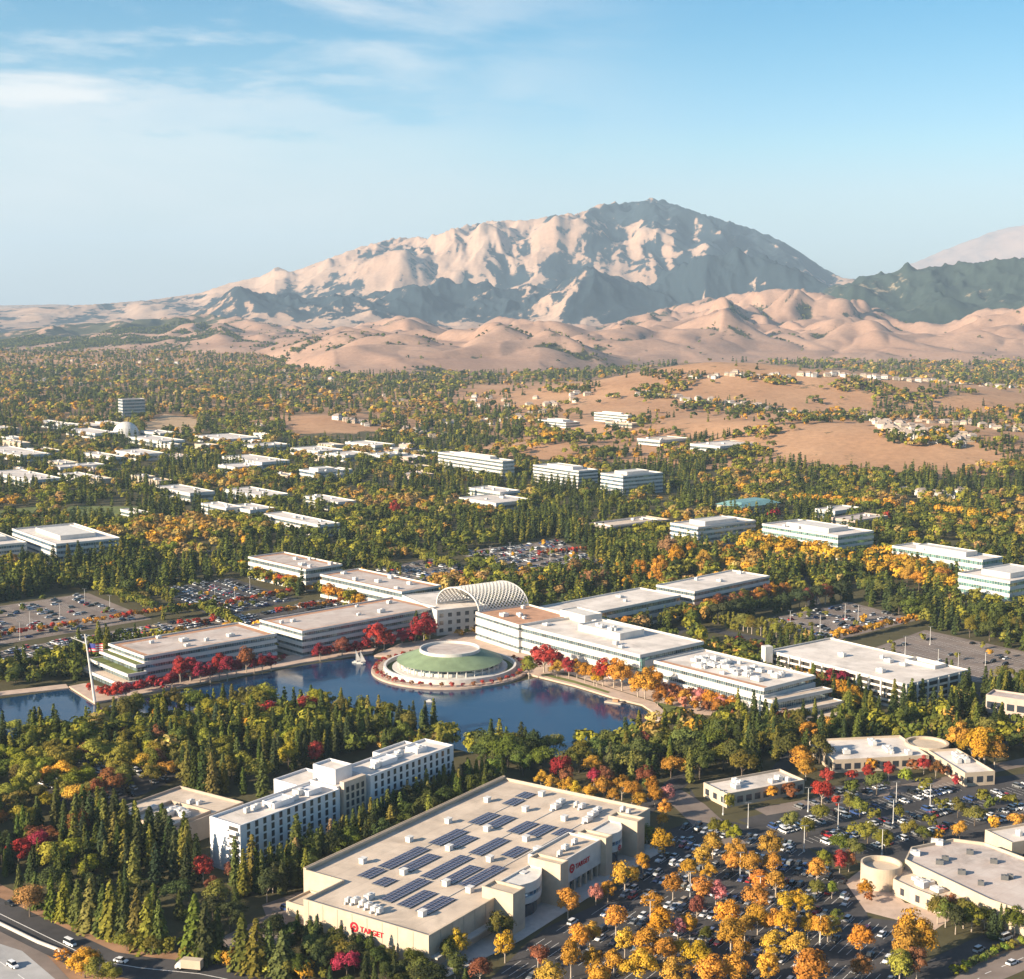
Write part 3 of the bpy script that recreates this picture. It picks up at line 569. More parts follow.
def office(label, P0, P1, P2, h, floors, ang=None, wall='white', glass='glass', roofm='roofwhite', pent=True, cat='office building', z=0, group=None, nunit=3, **k):
    poly = rect(P0, P1, P2, h + z) if ang is None else rectx(P0, P1[0], P2[0], h + z, ang); c = cen(poly); foot_(poly)
    root = thing('office_building', label, cat, (c[0], c[1], z), group); banded(root, poly, z, floors, h / floors, wall, glass, roofm=roofm, **k); rg = random.Random(int(P0[0] * 7 + P0[1]))
    if pent:
        q = [tuple(np.array(c) + (np.array(p) - np.array(c)) * 0.55) for p in poly]; b = MB(); b.prism(q, h + z, h + z + 3.0, 0); b.ring(q, 0.3, h + z + 3.0, h + z + 3.6); b.build('penthouse', M[wall], root)
    if nunit: units(root, poly, h + z, nunit, rg)
    return root, poly
rg = random.Random(5)
# ---- the lakeside complex: west wings
def wing(label, P0, P1, P2, h=15.0, floors=4, terr=0, tdir=None, roofm='roofgrey', cat='office wing', nunit=6, glass='glass', rust=True):
    poly = rect(P0, P1, P2, h); c = cen(poly); root = thing('office_wing', label, cat, (c[0], c[1], 0)); fh = h / floors; foot_(poly)
    banded(root, poly, 0, floors, fh, 'white', glass, roofm=roofm, gin=1.0)
    if rust:      # rust brown gravel border along the parapet
        b = MB(); q = inset(poly, 0.6); q2 = inset(poly, 5.0); n = len(q)
        for i in range(n): j = (i + 1) % n; b.quad([(*q[i], h + 0.04), (*q[j], h + 0.04), (*q2[j], h + 0.04), (*q2[i], h + 0.04)])
        b.build('roof_border', M['roofbrown'], root)
    units(root, poly, h, nunit, random.Random(int(P0[0])))
    if terr:      # stepped terraces beyond one end
        a = np.array(at(*tdir[0], h)); b_ = np.array(at(*tdir[1], h)); o = np.array(at(*tdir[2], h)) - np.array(at(*tdir[3], h)); o = o / np.linalg.norm(o); e = b_ - a; e = e / np.linalg.norm(e); o = o - e * (o @ e); o = o / np.linalg.norm(o)
        for k in range(1, terr + 1):
            zt = h - k * fh; ext = 5.5 * k; wd_ = 1.5 * k
            q = ccw([tuple(a - e * wd_ + o * ext), tuple(b_ + e * wd_ + o * ext), tuple(b_ + e * wd_ - o * 0.02), tuple(a - e * wd_ - o * 0.02)]); foot_(q, 1)
            w = MB(); w.prism(q, zt - 0.15 * fh, zt + 0.9 - 0.02 * k, 0, top=False, bot=True); w.ring(q, 0.6, zt + 0.85 - 0.02 * k, zt + 1.0); w.build('terrace', M['white'], root)
            f = MB(); f.quad([(*p, zt + 0.6) for p in inset(q, 0.55)]); f.build('terrace_garden', M['lawn'] if k < 3 else M['rooftan'], root)
            g = MB(); g.prism(inset(q, 1.6), zt - fh * 0.9, zt - 0.15 * fh - 0.01, 0, top=False); g.build('window_band', M[glass], root)
    return root, poly
wing('long white office wing with stepped terraces at the west end of the lake', (144, 657.8), (277, 634.8), (109.5, 644.6), terr=3, tdir=[(144, 657.8), (109.5, 644.6), (109.5, 644.6), (200, 628)])
wing('white lakeside office wing between the terraced wing and the lattice vault', (302, 632.6), (437, 608), (274, 618.5))
wing('rear office wing behind an orange tree row, farther west of the two', (305.6, 570.5), (248, 557.6), (356, 568), h=15, floors=3)
wing('long rear office wing whose flat roof runs up to the lattice vault', (401.7, 593), (320, 575.3), (440, 586), h=15, floors=3, roofm='roofgrey')
_p = rect((276, 636), (302, 631), (262, 624), 9); _r = thing('link_building', 'low link block joining the two white lakeside wings', 'link building', (*cen(_p), 0)); foot_(_p); banded(_r, _p, 0, 2, 4.5, 'white', 'glass', roofm='roofgrey'); units(_r, _p, 9, 2, rg)
_p = rect((437, 611.5), (402, 596), (480, 603), 15); _r = thing('entrance_building', 'white entrance block with square windows under the lattice vault', 'entrance building', (*cen(_p), 0)); foot_(_p); house_block(_r, _p, 0, 15, 'white', 'roofwhite')
def punched(root, a, b, z0, rows, fh, n, w, h, name='window', m='glassdark', proud=0.06, skip=0.0, rng=None, first=None):
    "window panes set in a wall from a to b; each its own part, sharing one mesh"
    a = np.array(a); b = np.array(b); d = b - a; L = np.linalg.norm(d); d /= L; nn = np.array([d[1], -d[0]]); me = None
    for r in range(rows):
        for i in range(n):
            if rng and rng.random() < skip: continue
            p = a + d * L * (i + 0.5) / n + nn * proud; z = z0 + r * fh + 0.3 * fh
            if me is None:
                g = MB(); g.quad([(-w / 2 * d[0], -w / 2 * d[1], 0), (w / 2 * d[0], w / 2 * d[1], 0), (w / 2 * d[0], w / 2 * d[1], h), (-w / 2 * d[0], -w / 2 * d[1], h)], 0, [(0, 0), (w, 0), (w, h), (0, h)])
                o = g.build(name, M[m]); o.parent = root; me = o
            else: o = me.copy(); COL.objects.link(o); o.parent = root
            off = root['_o']; o.location = (p[0] - off[0], p[1] - off[1], z - off[2])
            z += 0
def edge_facing(poly, which):
    "edges of a ccw polygon sorted by how much they look along a direction"
    poly = ccw(poly); best = None
    for i in range(len(poly)):
        a, b = np.array(poly[i]), np.array(poly[(i + 1) % len(poly)]); d = b - a; n = np.array([d[1], -d[0]]) / np.linalg.norm(d); s = n @ np.array(which)
        if best is None or s > best[0]: best = (s, tuple(a), tuple(b))
    return best[1], best[2]
_a, _b = edge_facing(_p, (0.5, -0.85)); punched(_r, _a, _b, 0.5, 3, 4.6, 6, 2.6, 2.4)
# lattice vault
A1, A2, B1, B2 = (np.array(at(*p, 15.9)) for p in ((437, 603.5), (479, 613.5), (528, 606.5), (497, 590)))
ax = (B1 - A2); axl = np.linalg.norm(ax); ax /= axl; sp_ = A2 - A1; span = np.linalg.norm(sp_); sp_ = sp_ / span
vr = thing('lattice_vault', 'big white barrel vault of open lattice arching between the lakeside wings', 'vault', (*(A1 + A2) / 2, 15.9)); vo = A2 - sp_ * span; vb = MB(); ve = MB(); NA, NL = 18, 14; rise = 12.5
def vpt(i, j):
    t = math.pi * (1 - i / NA); q = vo + sp_ * span * (0.5 + 0.5 * math.cos(t)) + ax * axl * j / NL; return (q[0], q[1], 15.9 + rise * math.sin(t) ** 0.9)
for j in range(NL + 1):
    for i in range(NA):
        if j in (0, NL): ve.tube(vpt(i, j), vpt(i + 1, j), 0.5, n=5)
for j in range(NL):
    for i in range(NA + 1):
        if i < NA and (i + j) % 1 == 0: vb.tube(vpt(i, j), vpt(i + 1, j + 1), 0.40, n=4, cap=False)
        if i > 0: vb.tube(vpt(i, j), vpt(i - 1, j + 1), 0.40, n=4, cap=False)
for i in (0, NA): ve.tube(vpt(i, 0), vpt(i, NL), 0.6, n=5)
vb.build('lattice', M['white'], vr); ve.build('arch_rim', M['white'], vr)
# ---- east wings
def eastwing(label, P0, P1, P2, h, floors, roofm='roofwhite', nunit=8, big=False, brown=None, terr=None, rows=None):
    poly = rect(P0, P1, P2, h); c = cen(poly); foot_(poly); root = thing('office_wing', label, 'office wing', (*c, 0)); banded(root, poly, 0, floors, h / floors, 'white', 'glass', roofm=roofm, sill=0.46, head=0.84, gin=0.8)
    units(root, poly, h, nunit, random.Random(int(P0[0])), big); return root, poly
er, ep = eastwing('long white lakeside office wing beside the green roofed pavilion', (518.6, 626), (640, 656.5), (562, 610), 16, 3, nunit=4)
b = MB(); q = rect((560, 612), (585, 618.5), (572, 608), 19); b.prism(q, 16.02, 20, 0); b.ring(q, 0.3, 20, 20.6); b.build('penthouse', M['white'], er)
b = MB(); q = rect((578, 627), (620, 637), (592, 620), 18); b.prism(q, 16.02, 19, 0); b.ring(q, 0.4, 19, 19.9); b.build('plant_screen', M['white'], er); units(er, q, 19.0, 6, rg)
_p = rect((475.6, 613), (518.6, 626.2), (512, 600.5), 16.5); _r = thing('office_wing', 'white office block with rust brown roof right of the lattice vault', 'office wing', (*cen(_p), 0)); foot_(_p); banded(_r, _p, 0, 3, 5.5, 'white', 'glass', roofm='roofbrown', sill=0.52, head=0.8, gin=0.6); units(_r, _p, 16.5, 5, rg)
# glazed stair at the end of the wing
_p = rect((636, 657.5), (650, 653), (641, 658.8), 15); g = MB(); g.prism(inset(_p, 0.3), 0, 14.6, 0); g.build('glazed_stair', M['glassteal'], er)
fr_, fp = eastwing('white office wing crowded with roof machinery by the orange tree grove', (653.7, 662), (764, 690), (702, 650), 15, 3, roofm='roofwhite', nunit=0)
b = MB(); q = ccw(fp); e0, e1 = edge_facing(q, (-0.7, -0.7)); n_ = 26
rg2 = random.Random(3)
mid = [tuple(np.array(cen(fp)) + (np.array(p) - np.array(cen(fp))) * 0.8) for p in fp]
units(fr_, mid, 15.0, 20, rg2, True); units(fr_, mid, 15.0, 26, rg2)
q = rect((653.7, 662), (764, 690), (662, 659.8), 15); b = MB(); b.quad([(*p, 15.06) for p in inset(q, 0.7)]); b.build('roof_border', M['roofbrown'], fr_)
for k, (zz, ex) in enumerate(((10, 6), (5.5, 13), (1.8, 20))):
    a0, a1 = np.array(at(764, 690, 15)), np.array(at(823, 678.6, 15)); e = np.array(at(764, 690, 15)) - np.array(at(653.7, 662, 15)); e = e / np.linalg.norm(e)
    q = ccw([tuple(a0 - 0.05 * e), tuple(a1 - 0.05 * e), tuple(a1 + e * ex), tuple(a0 + e * ex)]); foot_(q, 1); w = MB(); w.prism(q, zz - 0.6, zz + 0.55, 0, top=False, bot=True); w.ring(q, 0.6, zz + 0.5, zz + 1.1 - 0.02 * k); w.build('terrace', M['white'], fr_)
    f = MB(); f.quad([(*p, zz + 0.6) for p in inset(q, 0.58)]); f.build('terrace_floor', M['rooftan'], fr_)
    g = MB(); g.prism(inset(q, 1.5), max(0, zz - 4), zz - 0.62, 0, top=False); g.build('window_band', M['glass'], fr_)
office('long low white office wing behind the lake, left one of the rear pair', (579, 616.8), (538, 608), (682, 596.5), 14, 3, pent=False, nunit=3)
office('white rear office wing with open grey floors and a high flat roof', (694.5, 592.8), (656, 586), (773, 577.4), 16, 4, pent=False, nunit=3)
# ---- round pavilion
pc = at(450, 670); pr = thing('pavilion', 'round pavilion with a green ring roof on its own paved island', 'pavilion', (*pc, 0)); BUILD.append(circ(*pc, 47))
def disc(r, z0, z1, m, name, n=72, ri=None, r1=None):
    b = MB(); r1 = r if r1 is None else r1; r *= 0.955; r1 *= 0.955; ri = None if ri is None else ri * 0.955; A = circ(0, 0, r, n); B = circ(0, 0, r1, n)
    for i in range(n):
        j = (i + 1) % n; b.quad([(pc[0] + A[i][0], pc[1] + A[i][1], z0), (pc[0] + A[j][0], pc[1] + A[j][1], z0), (pc[0] + B[j][0], pc[1] + B[j][1], z1), (pc[0] + B[i][0], pc[1] + B[i][1], z1)], 0, [(i, 0), (i + 1, 0), (i + 1, 1), (i, 1)])
    if ri is None: b.quad([(pc[0] + p[0], pc[1] + p[1], z1) for p in B])
    elif ri > 0:
        C = circ(0, 0, ri, n)
        for i in range(n):
            j = (i + 1) % n; b.quad([(pc[0] + B[i][0], pc[1] + B[i][1], z1), (pc[0] + B[j][0], pc[1] + B[j][1], z1), (pc[0] + C[j][0], pc[1] + C[j][1], z1), (pc[0] + C[i][0], pc[1] + C[i][1], z1)])
            b.quad([(pc[0] + C[j][0], pc[1] + C[j][1], z0), (pc[0] + C[i][0], pc[1] + C[i][1], z0), (pc[0] + C[i][0], pc[1] + C[i][1], z1), (pc[0] + C[j][0], pc[1] + C[j][1], z1)])
    return b.build(name, M[m], pr)
disc(45, -0.3, 1.05, 'path', 'island_paving'); disc(38, 1.0, 3.6, 'white', 'ring_wall', ri=36.6); disc(36.6, 1.0, 1.5, 'lawn', 'garden'); disc(33.0, 1.4, 2.6, 'white', 'terrace'); disc(28, 2.5, 4.2, 'white', 'wall'); disc(27.2, 4.2, 5.5, 'glass', 'window_band', ri=0); disc(28.6, 5.5, 6.5, 'white', 'eaves', ri=26)
o = disc(30.5, 6.3, 11.0, 'greenroof', 'green_roof', r1=17.3, ri=0); disc(17.4, 10.6, 12.6, 'white', 'roof_rim', ri=16.6, r1=17.4); disc(16.7, 10.5, 11.2, 'roofgrey', 'inner_roof')
for i in range(36):
    t = 2 * math.pi * i / 36; b = MB(); b.tube((pc[0] + 28.2 * math.cos(t), pc[1] + 28.2 * math.sin(t), 2.4), (pc[0] + 28.2 * math.cos(t), pc[1] + 28.2 * math.sin(t), 6.4), 0.35, n=6); b.build('column', M['white'], pr)
# ---- parking structure
poly = rect((906.4, 686.6), (768, 652), (962, 670), 12.5); c = cen(poly); foot_(poly); r = thing('parking_structure', 'open sided grey white parking structure with a pale flat top deck', 'parking structure', (*c, 0))
w = MB()
for k in range(5): z = k * 3.1; w.prism(poly, z - 0.3, z + 0.85, 0, top=(k == 0), bot=(k > 0))
w.build('deck_wall', M['white'], r); f = MB(); f.quad([(*p, 12.75) for p in inset(poly, 0.01)]); f.build('top_deck', M['roofwhite'], r); w = MB(); w.ring(poly, 0.35, 13.2, 13.7); w.build('parapet', M['white'], r)
g = MB(); g.prism(inset(poly, 2.2), 0.85, 12.6, 0, top=False); g.build('inner_shade', M['shadedark'], r)
pp = ccw(poly)
for i in range(4):
    a, bb = np.array(pp[i]), np.array(pp[(i + 1) % 4]); L = np.linalg.norm(bb - a); n = max(4, int(L / 7.5)); d = (bb - a) / L; nn = np.array([d[1], -d[0]])
    for k in range(n + 1):
        q = a + (bb - a) * k / n + nn * 0.25; cb = MB(); cb.box((q[0], q[1], -0.1), (0.9, 0.7, 13.35), math.atan2(d[1], d[0])); cb.build('column', M['white'], r)
units(r, [tuple(np.array(c) + (np.array(p) - np.array(c)) * 0.7) for p in poly], 12.75, 5, rg)
q = rect((905, 660), (935, 667), (914, 657), 14); w = MB(); w.ring(q, 0.4, 12.8, 14.6); w.build('ramp_wall', M['white'], r)
tq = at(767, 655, 12); tb = MB(); tb.box((tq[0], tq[1], 0), (4.5, 4.5, 17), 0.35); tb.build('stair_tower', M['white'], r)
# ---- building at the right edge
poly = rect((993.7, 690.7), (986, 696), (1075, 712), 13); c = cen(poly); foot_(poly); r = thing('office_building', 'tan blank walled building with recessed dark bays at the far end of the street', 'office building', (*c, 0)); house_block(r, poly, 0, 13, 'pinkish', 'roofgrey')
a, bb = edge_facing(poly, (-0.2, -1)); punched(r, a, bb, 0.3, 2, 5.5, 9, 3.5, 3.2)
# ---- offices among the trees
ofs = [
 ('white office with teal glass corner and blue striped end, beside the yellow trees', (698, 528.7), (670, 524.5), (756, 517.5), 17, 4, 'glassblue'),
 ('long white office with green glass corner behind the biggest yellow trees', (838, 537), (762, 524), (874, 531.5), 18, 4, 'glassteal'),
 ('low curved end white office, second from the right edge of the office row', (982.5, 561.5), (892, 543.5), (1003, 555), 15, 3, 'glassteal'),
 ('white and green glass office at the right edge above dark conifers', (1010, 583), (958, 576.5), (1062, 569), 18, 4, 'glassteal'),
 ('white five storey office far left of the distant office trio', (502.5, 462), (438, 452), (514.5, 457.5), 21, 5, 'glass'),
 ('white five storey office in the middle of the distant office trio', (578.7, 472), (533, 465.7), (598, 468.8), 18, 5, 'glass'),
 ('blue striped white office, right one of the distant office trio', (623, 477), (600.5, 472), (663, 470.5), 20, 5, 'glassblue'),
 ('white office with blue window bands behind the tall conifers at left', (56, 545.5), (12, 536.5), (121, 536), 17, 4, 'glassblue'),
 ('white office cut by the left edge of the view, above a yellow tree', (-20, 548), (-60, 540), (27, 540), 15, 4, 'glassblue'),
 ('white hill office with stepped roof above the brown slope', (628, 416), (594, 412.5), (632, 413.5), 12, 3, 'glass'),
 ('small pale office left of the stepped hill office', (566, 423), (538, 420.5), (580, 420), 8, 2, 'glass'),
 ('white office with blue end wall in front of the far warehouse roofs', (315, 473), (299, 468.5), (345, 468), 10, 2, 'glassblue'),
]
for lb, p0, p1, p2, h, fl, g in ofs:
    zz = 0.0
    if p0[1] < 425: X, Y, Z = hit([p0[0]], [p0[1] + 6]); zz = float(Z[0])
    office(lb, p0, p1, p2, h, fl, glass=g, z=zz, nunit=2, par=1.2, ang=-53)
# low garage with open deck, teal roofed building etc.
poly = rectx((607, 528.5), 583, 670, 9, -50); r = thing('parking_structure', 'low tan roofed garage beside the teal glass cornered office', 'parking structure', (*cen(poly), 0)); foot_(poly); banded(r, poly, 0, 3, 3, 'tan', 'shadedark', roofm='rooftan'); units(r, poly, 9, 2, rg)  # garage deck gaps are bands coloured as shade, not glass
q = [tuple(np.array(cen(poly)) + (np.array(p) - np.array(cen(poly))) * np.array((0.75, 0.75))) for p in poly]; b = MB(); b.ring(q, 0.5, 9.02, 10.2); b.build('ramp_wall', M['roofwhite'], r)
poly = rect((718, 505), (760, 498), (715, 500.5), 8); poly = rectx((742, 507), 717, 779, 8, -50); r = thing('low_building', 'long low building with a teal metal hipped roof', 'building', (*cen(poly), 0)); foot_(poly); w = MB(); w.prism(poly, -0.3, 8, 0, top=False); w.build('wall', M['cream'], r)
p = inset(poly, -1.5); q = inset(poly, 7); b = MB()
for i in range(4): j = (i + 1) % 4; b.quad([(*p[i], 7.6), (*p[j], 7.6), (*q[j], 11), (*q[i], 11)])
b.quad([(*k, 11) for k in q]); b.build('roof', M['teal'], r); a, bb = edge_facing(poly, (0, -1)); punched(r, a, bb, 0, 1, 7, 9, 3, 3)
lows = [  # label, corner px at roof height, h, wall, roof
 ('pink walled hall with a grey flat roof beside the street', (855, 521.5), (831, 516.5), (888, 511.5), 10, 'pinkish', 'roofgrey'),
 ('low white building tucked behind the pink walled hall', (835, 512), (815, 509.5), (862, 508), 8, 'white', 'roofwhite'),
 ('low white office with stepped roofs in front of the distant office trio', (496, 504), (459, 495), (533, 496.5), 8, 'white', 'roofwhite'),
 ('low white roof block behind the stepped low office', (500, 493), (468, 488.5), (520, 488), 11, 'white', 'roofwhite'),
 ('broad two storey white building with a clump of conifers in its court', (320, 526), (263, 520), (340, 508), 10, 'white', 'roofwhite'),
 ('white building right behind the one with a conifer court', (338, 503), (303, 499), (356, 498.5), 9, 'white', 'roofwhite'),
 ('low white building with a rounded front among conifers', (226, 509), (201, 501), (243, 501), 9, 'white', 'roofwhite'),
 ('wide white roofed building right of the rounded front one', (250, 511), (226, 505), (275, 505), 8, 'white', 'roofwhite'),
 ('long white roof half hidden by tall conifer tops', (262, 497), (223, 490), (290, 490), 8, 'white', 'roofwhite'),
 ('pale roofed building left of the conifer topped roof', (190, 494), (155, 489), (215, 487.5), 8, 'white', 'roofwhite'),
 ('pale low school building beside the green field', (138, 514), (120, 507), (150, 509), 5, 'white', 'roofwhite'),
]
wl = ['far white warehouse roof at the east end of its block', 'far white warehouse roof west of the easternmost one', 'far white warehouse with a rust border, middle of the block', 'far long white roof behind the middle warehouse', 'far pale roof just below the round brown field', 'far white roof west of the brown field', 'far pale shop roof behind the oak clump', 'far low white roof in front of the oak clump', 'far white roof beside the red maples', 'far grey roof left of the red maples', 'far pale roof at the left edge of the town', 'far tan roof next to the white dome', 'far white roof left of the white dome', 'far flat roof in front of the slab tower', 'far cream roof at the town edge below the woods', 'far white store roof below the dome', 'far grey white roof near the left edge', 'far tan roofed row near the left edge']
wp = [(380, 456, 408, 452, 365, 450), (345, 456, 372, 452, 325, 449), (318, 452, 345, 448, 290, 446), (375, 446, 395, 444, 345, 443), (255, 447, 290, 443, 240, 441), (225, 440, 260, 436, 195, 434), (262, 463, 290, 459, 222, 457), (235, 468, 262, 463, 218, 459), (140, 455, 165, 451, 115, 450), (110, 458, 125, 454, 82, 452), (20, 456, 50, 453, -20, 450), (160, 434, 178, 431, 140, 430), (95, 434, 118, 431, 66, 430), (118, 425, 130, 423, 95, 421), (60, 425, 75, 423, 33, 421), (160, 442, 185, 438, 128, 437), (30, 481, 62, 476, -10, 473), (60, 468, 105, 462, 50, 463)]
for (a, b_, c_, d_, e_, f_), l in zip(wp, wl): lows.append((l, (a, b_), (e_, f_), (c_, d_), 8, 'white', 'roofwhite'))
lows += [('white low shops row on the brown slope, left end', (660, 441), (637, 436), (690, 437), 7, 'white', 'rooftan'), ('white low shops row on the brown slope, right end', (720, 447), (690, 441), (760, 438), 7, 'white', 'roofwhite'),
 ('small white block between the hill offices and shops', (632, 424), (605, 422.5), (640, 421), 6, 'tan', 'rooftan')]
for lb, p0, p1, p2, h, w, rm in lows:
    zz = 0.0
    X, Y, Z = hit([p0[0]], [p0[1] + 4]); zz = float(Z[0]) if Z[0] > 1 else 0.0
    poly = rectx(p0, p1[0], p2[0], h + zz, -50); c = cen(poly); foot_(poly, 2); r = thing('low_building', lb, 'building', (*c, zz)); banded(r, poly, zz, 1 if h < 9 else 2, h if h < 9 else h / 2, w, 'glass', roofm=rm, sill=0.3, head=0.7); units(r, poly, zz + h, 3, rg)
tg = random.Random(21); tn_ = []
for _ in range(400):
    if len(tn_) >= 34: break
    px, py = tg.uniform(-10, 430), tg.uniform(424, 482); q = at(px, py, 7)
    if any(abs(px - a) < 17 and abs(py - b) < 3.5 for a, b, _w in tn_) or any(inpoly(np.array([q[0]]), np.array([q[1]]), p)[0] for p in BUILD) or (280 < px < 400 and py < 445) or (130 < px < 210 and py < 440): continue
    tn_.append((px, py, tg.uniform(9, 19)))
for i, (px, py, w_) in enumerate(sorted(tn_)):
    h = tg.uniform(5, 8); poly = rectx((px, py), px - w_, px + w_ * tg.uniform(.5, 1.1), h, -50); foot_(poly, 1); r = thing('town_building', f"pale flat roofed building in the far town, number {i + 1} from the left edge", 'building', (*cen(poly), 0), 'flat roofed buildings in the far town'); house_block(r, poly, 0, h, tg.choice(['white', 'cream', 'pinkish']), tg.choice(['roofwhite', 'roofwhite', 'rooftan'])); units(r, poly, h, 2, tg)
# slab tower and white dome in the far town
poly = rect((123, 418), (118.5, 417), (145, 417), 2); r = thing('slab_tower', 'grey slab tower standing above the far town', 'tower', (*cen(poly), 0)); banded(r, poly, 0, 6, 5.5, 'grey', 'glassblue', roofm='roofgrey')
c = at(126, 437); r = thing('dome', 'big white dome in the far town', 'dome', (*c, 0)); b = MB(); BUILD.append(circ(*c, 30))
for i in range(10):
    for j in range(28):
        t0, t1 = i * math.pi / 20, (i + 1) * math.pi / 20; a0, a1 = j * math.pi / 14, (j + 1) * math.pi / 14; P = lambda t, a: (c[0] + 19 * math.cos(t) * math.cos(a), c[1] + 19 * math.cos(t) * math.sin(a), 5 + 18 * math.sin(t)); b.quad([P(t0, a0), P(t0, a1), P(t1, a1), P(t1, a0)])
b.build('shell', M['white'], r, smooth=True); b = MB(); b.prism(circ(*c, 20, 28), -0.3, 5, 0); b.build('drum', M['white'], r)
# ------------------------------------------------------------------ big store
SH = 10.0
T_, L_, Rr_ = (np.array(at(*p, SH)) for p in ((503, 779.5), (304.3, 872), (651.5, 810)))
su = L_ - T_; su /= np.linalg.norm(su); sv = Rr_ - T_; sv = sv - su * (sv @ su); sv /= np.linalg.norm(sv)
def sq(a, b): q = T_ + su * a + sv * b; return (float(q[0]), float(q[1]))     # a along the back wall, b out towards the car park
def st_of(px, py, z=SH): q = np.array(at(px, py, z)) - T_; return float(q @ su), float(q @ sv)
SPL = [sq(0, 0), sq(119, 0), sq(119, 17), sq(138, 17), sq(138, 67), sq(0, 67)]; foot_(SPL, 3); BUILD.append([sq(15, 66), sq(15, 80), sq(106, 80), sq(106, 66)])
sr = thing('big_store', 'big tan flat roofed store with solar panels and red signs beside the car park', 'store', (*sq(69, 35), 0))
ang = math.atan2(su[1], su[0])
w = MB(); w.prism(SPL, -0.3, SH, 0, top=False); w.ring(SPL, 0.5, SH, SH + 1.1)
w.ring([sq(0, 0), sq(119, 0), sq(119, 1.2), sq(0, 1.2)], 0.3, SH + 1.0, SH + 1.7); w.build('wall', M['cream'], sr)
b = MB(); b.quad([(*p, SH + 0.03) for p in ccw(inset(SPL, 0.49))]); b.build('roof', M['rooftan'], sr)
b = MB()      # darker base course and a pale canopy band along the front
b.prism([sq(103, 66.9), sq(138, 66.9), sq(138, 67.3), sq(103, 67.3)], 0, 3.2, 0); b.build('base_course', M['tan'], sr)
b = MB(); b.prism([sq(100, 66.8), sq(137, 66.8), sq(137, 69.5), sq(100, 69.5)], 3.6, 4.2, 0, bot=True); b.build('canopy', M['kerb'], sr)
for a_ in np.arange(4, 100, 12.0): b = MB(); b.box((*sq(a_, -0.02), 0), (0.5, 0.12, SH + 0.9), ang); b.build('wall_pilaster', M['tan'], sr)
for b_ in np.arange(19, 67, 6.0): b = MB(); b.box((*sq(138.02, b_), 0), (0.12, 0.4, SH + 0.9), ang); b.build('wall_pilaster', M['tan'], sr)
for a_ in (108, 114, 120, 126, 132): b = MB(); b.box((*sq(a_, 67.02), 4.3), (0.4, 0.12, SH - 3.4), ang); b.build('wall_pilaster', M['tan'], sr)
# entrance masses
b = MB(); b.prism([sq(44, 58), sq(70, 58), sq(70, 71.5), sq(44, 71.5)], 4.6, 12.6, 0, top=False, bot=True); b.ring([sq(44, 58), sq(70, 58), sq(70, 71.5), sq(44, 71.5)], 0.5, 12.6, 13.3); b.build('sign_wall', M['white'], sr)
b = MB(); b.quad([(*p, 12.6) for p in ccw([sq(44.4, 58.4), sq(69.6, 58.4), sq(69.6, 71.1), sq(44.4, 71.1)])]); b.build('sign_wall_roof', M['rooftan'], sr)
for a in np.linspace(45.5, 68.5, 7):
    b = MB(); q = sq(a, 70.7); b.box((*q, -0.1), (0.9, 0.9, 4.8), ang); b.build('column', M['cream'], sr)
b = MB(); b.prism([sq(43, 66.95), sq(71, 66.95), sq(71, 67.2), sq(43, 67.2)], 0.05, 4.4, 0); b.build('entrance_glass', M['glassdark'], sr)
for a0, a1, bb, h in ((17, 22.5, 74, 13), (70.5, 75.5, 74.5, 14), (39.5, 44, 73.5, 13.2), (96, 103, 74, 13)):
    P = [sq(a0, 62), sq(a1, 62), sq(a1, bb), sq(a0, bb)]; b = MB(); b.prism(P, -0.2, h, 0, top=False); b.ring(P, 0.6, h, h + 0.8); b.quad([(*p, h) for p in ccw(inset(P, 0.55))]); b.build('entrance_tower', M['cream'], sr)
for a0, a1 in ((22.5, 39.5), (75.5, 96)):       # curved bays: white band over glass
    n = 12; arc = [sq(a0 + (a1 - a0) * i / n, 67.2 + 4.2 * math.sin(math.pi * i / n)) for i in range(n + 1)]; P = arc + [sq(a1, 62), sq(a0, 62)]
    b = MB(); b.prism(P, 5.2, 7.4, 0, bot=True); b.prism(inset(P, 0.0), 9.0, 11.6, 0, top=False, bot=True); b.ring(P, 0.4, 11.6, 12.2); b.quad([(*p, 11.62) for p in ccw(inset(P, 0.38))], 0); b.build('curved_band', M['white'], sr)
    g = MB(); g.prism(inset(P, 0.5), 7.38, 9.02, 0, top=False); g.build('clerestory_glass', M['glassblue'], sr); g = MB(); g.prism(inset(P, 1.5), 0, 5.22, 0, top=False); g.build('entrance_glass', M['glassdark'], sr)
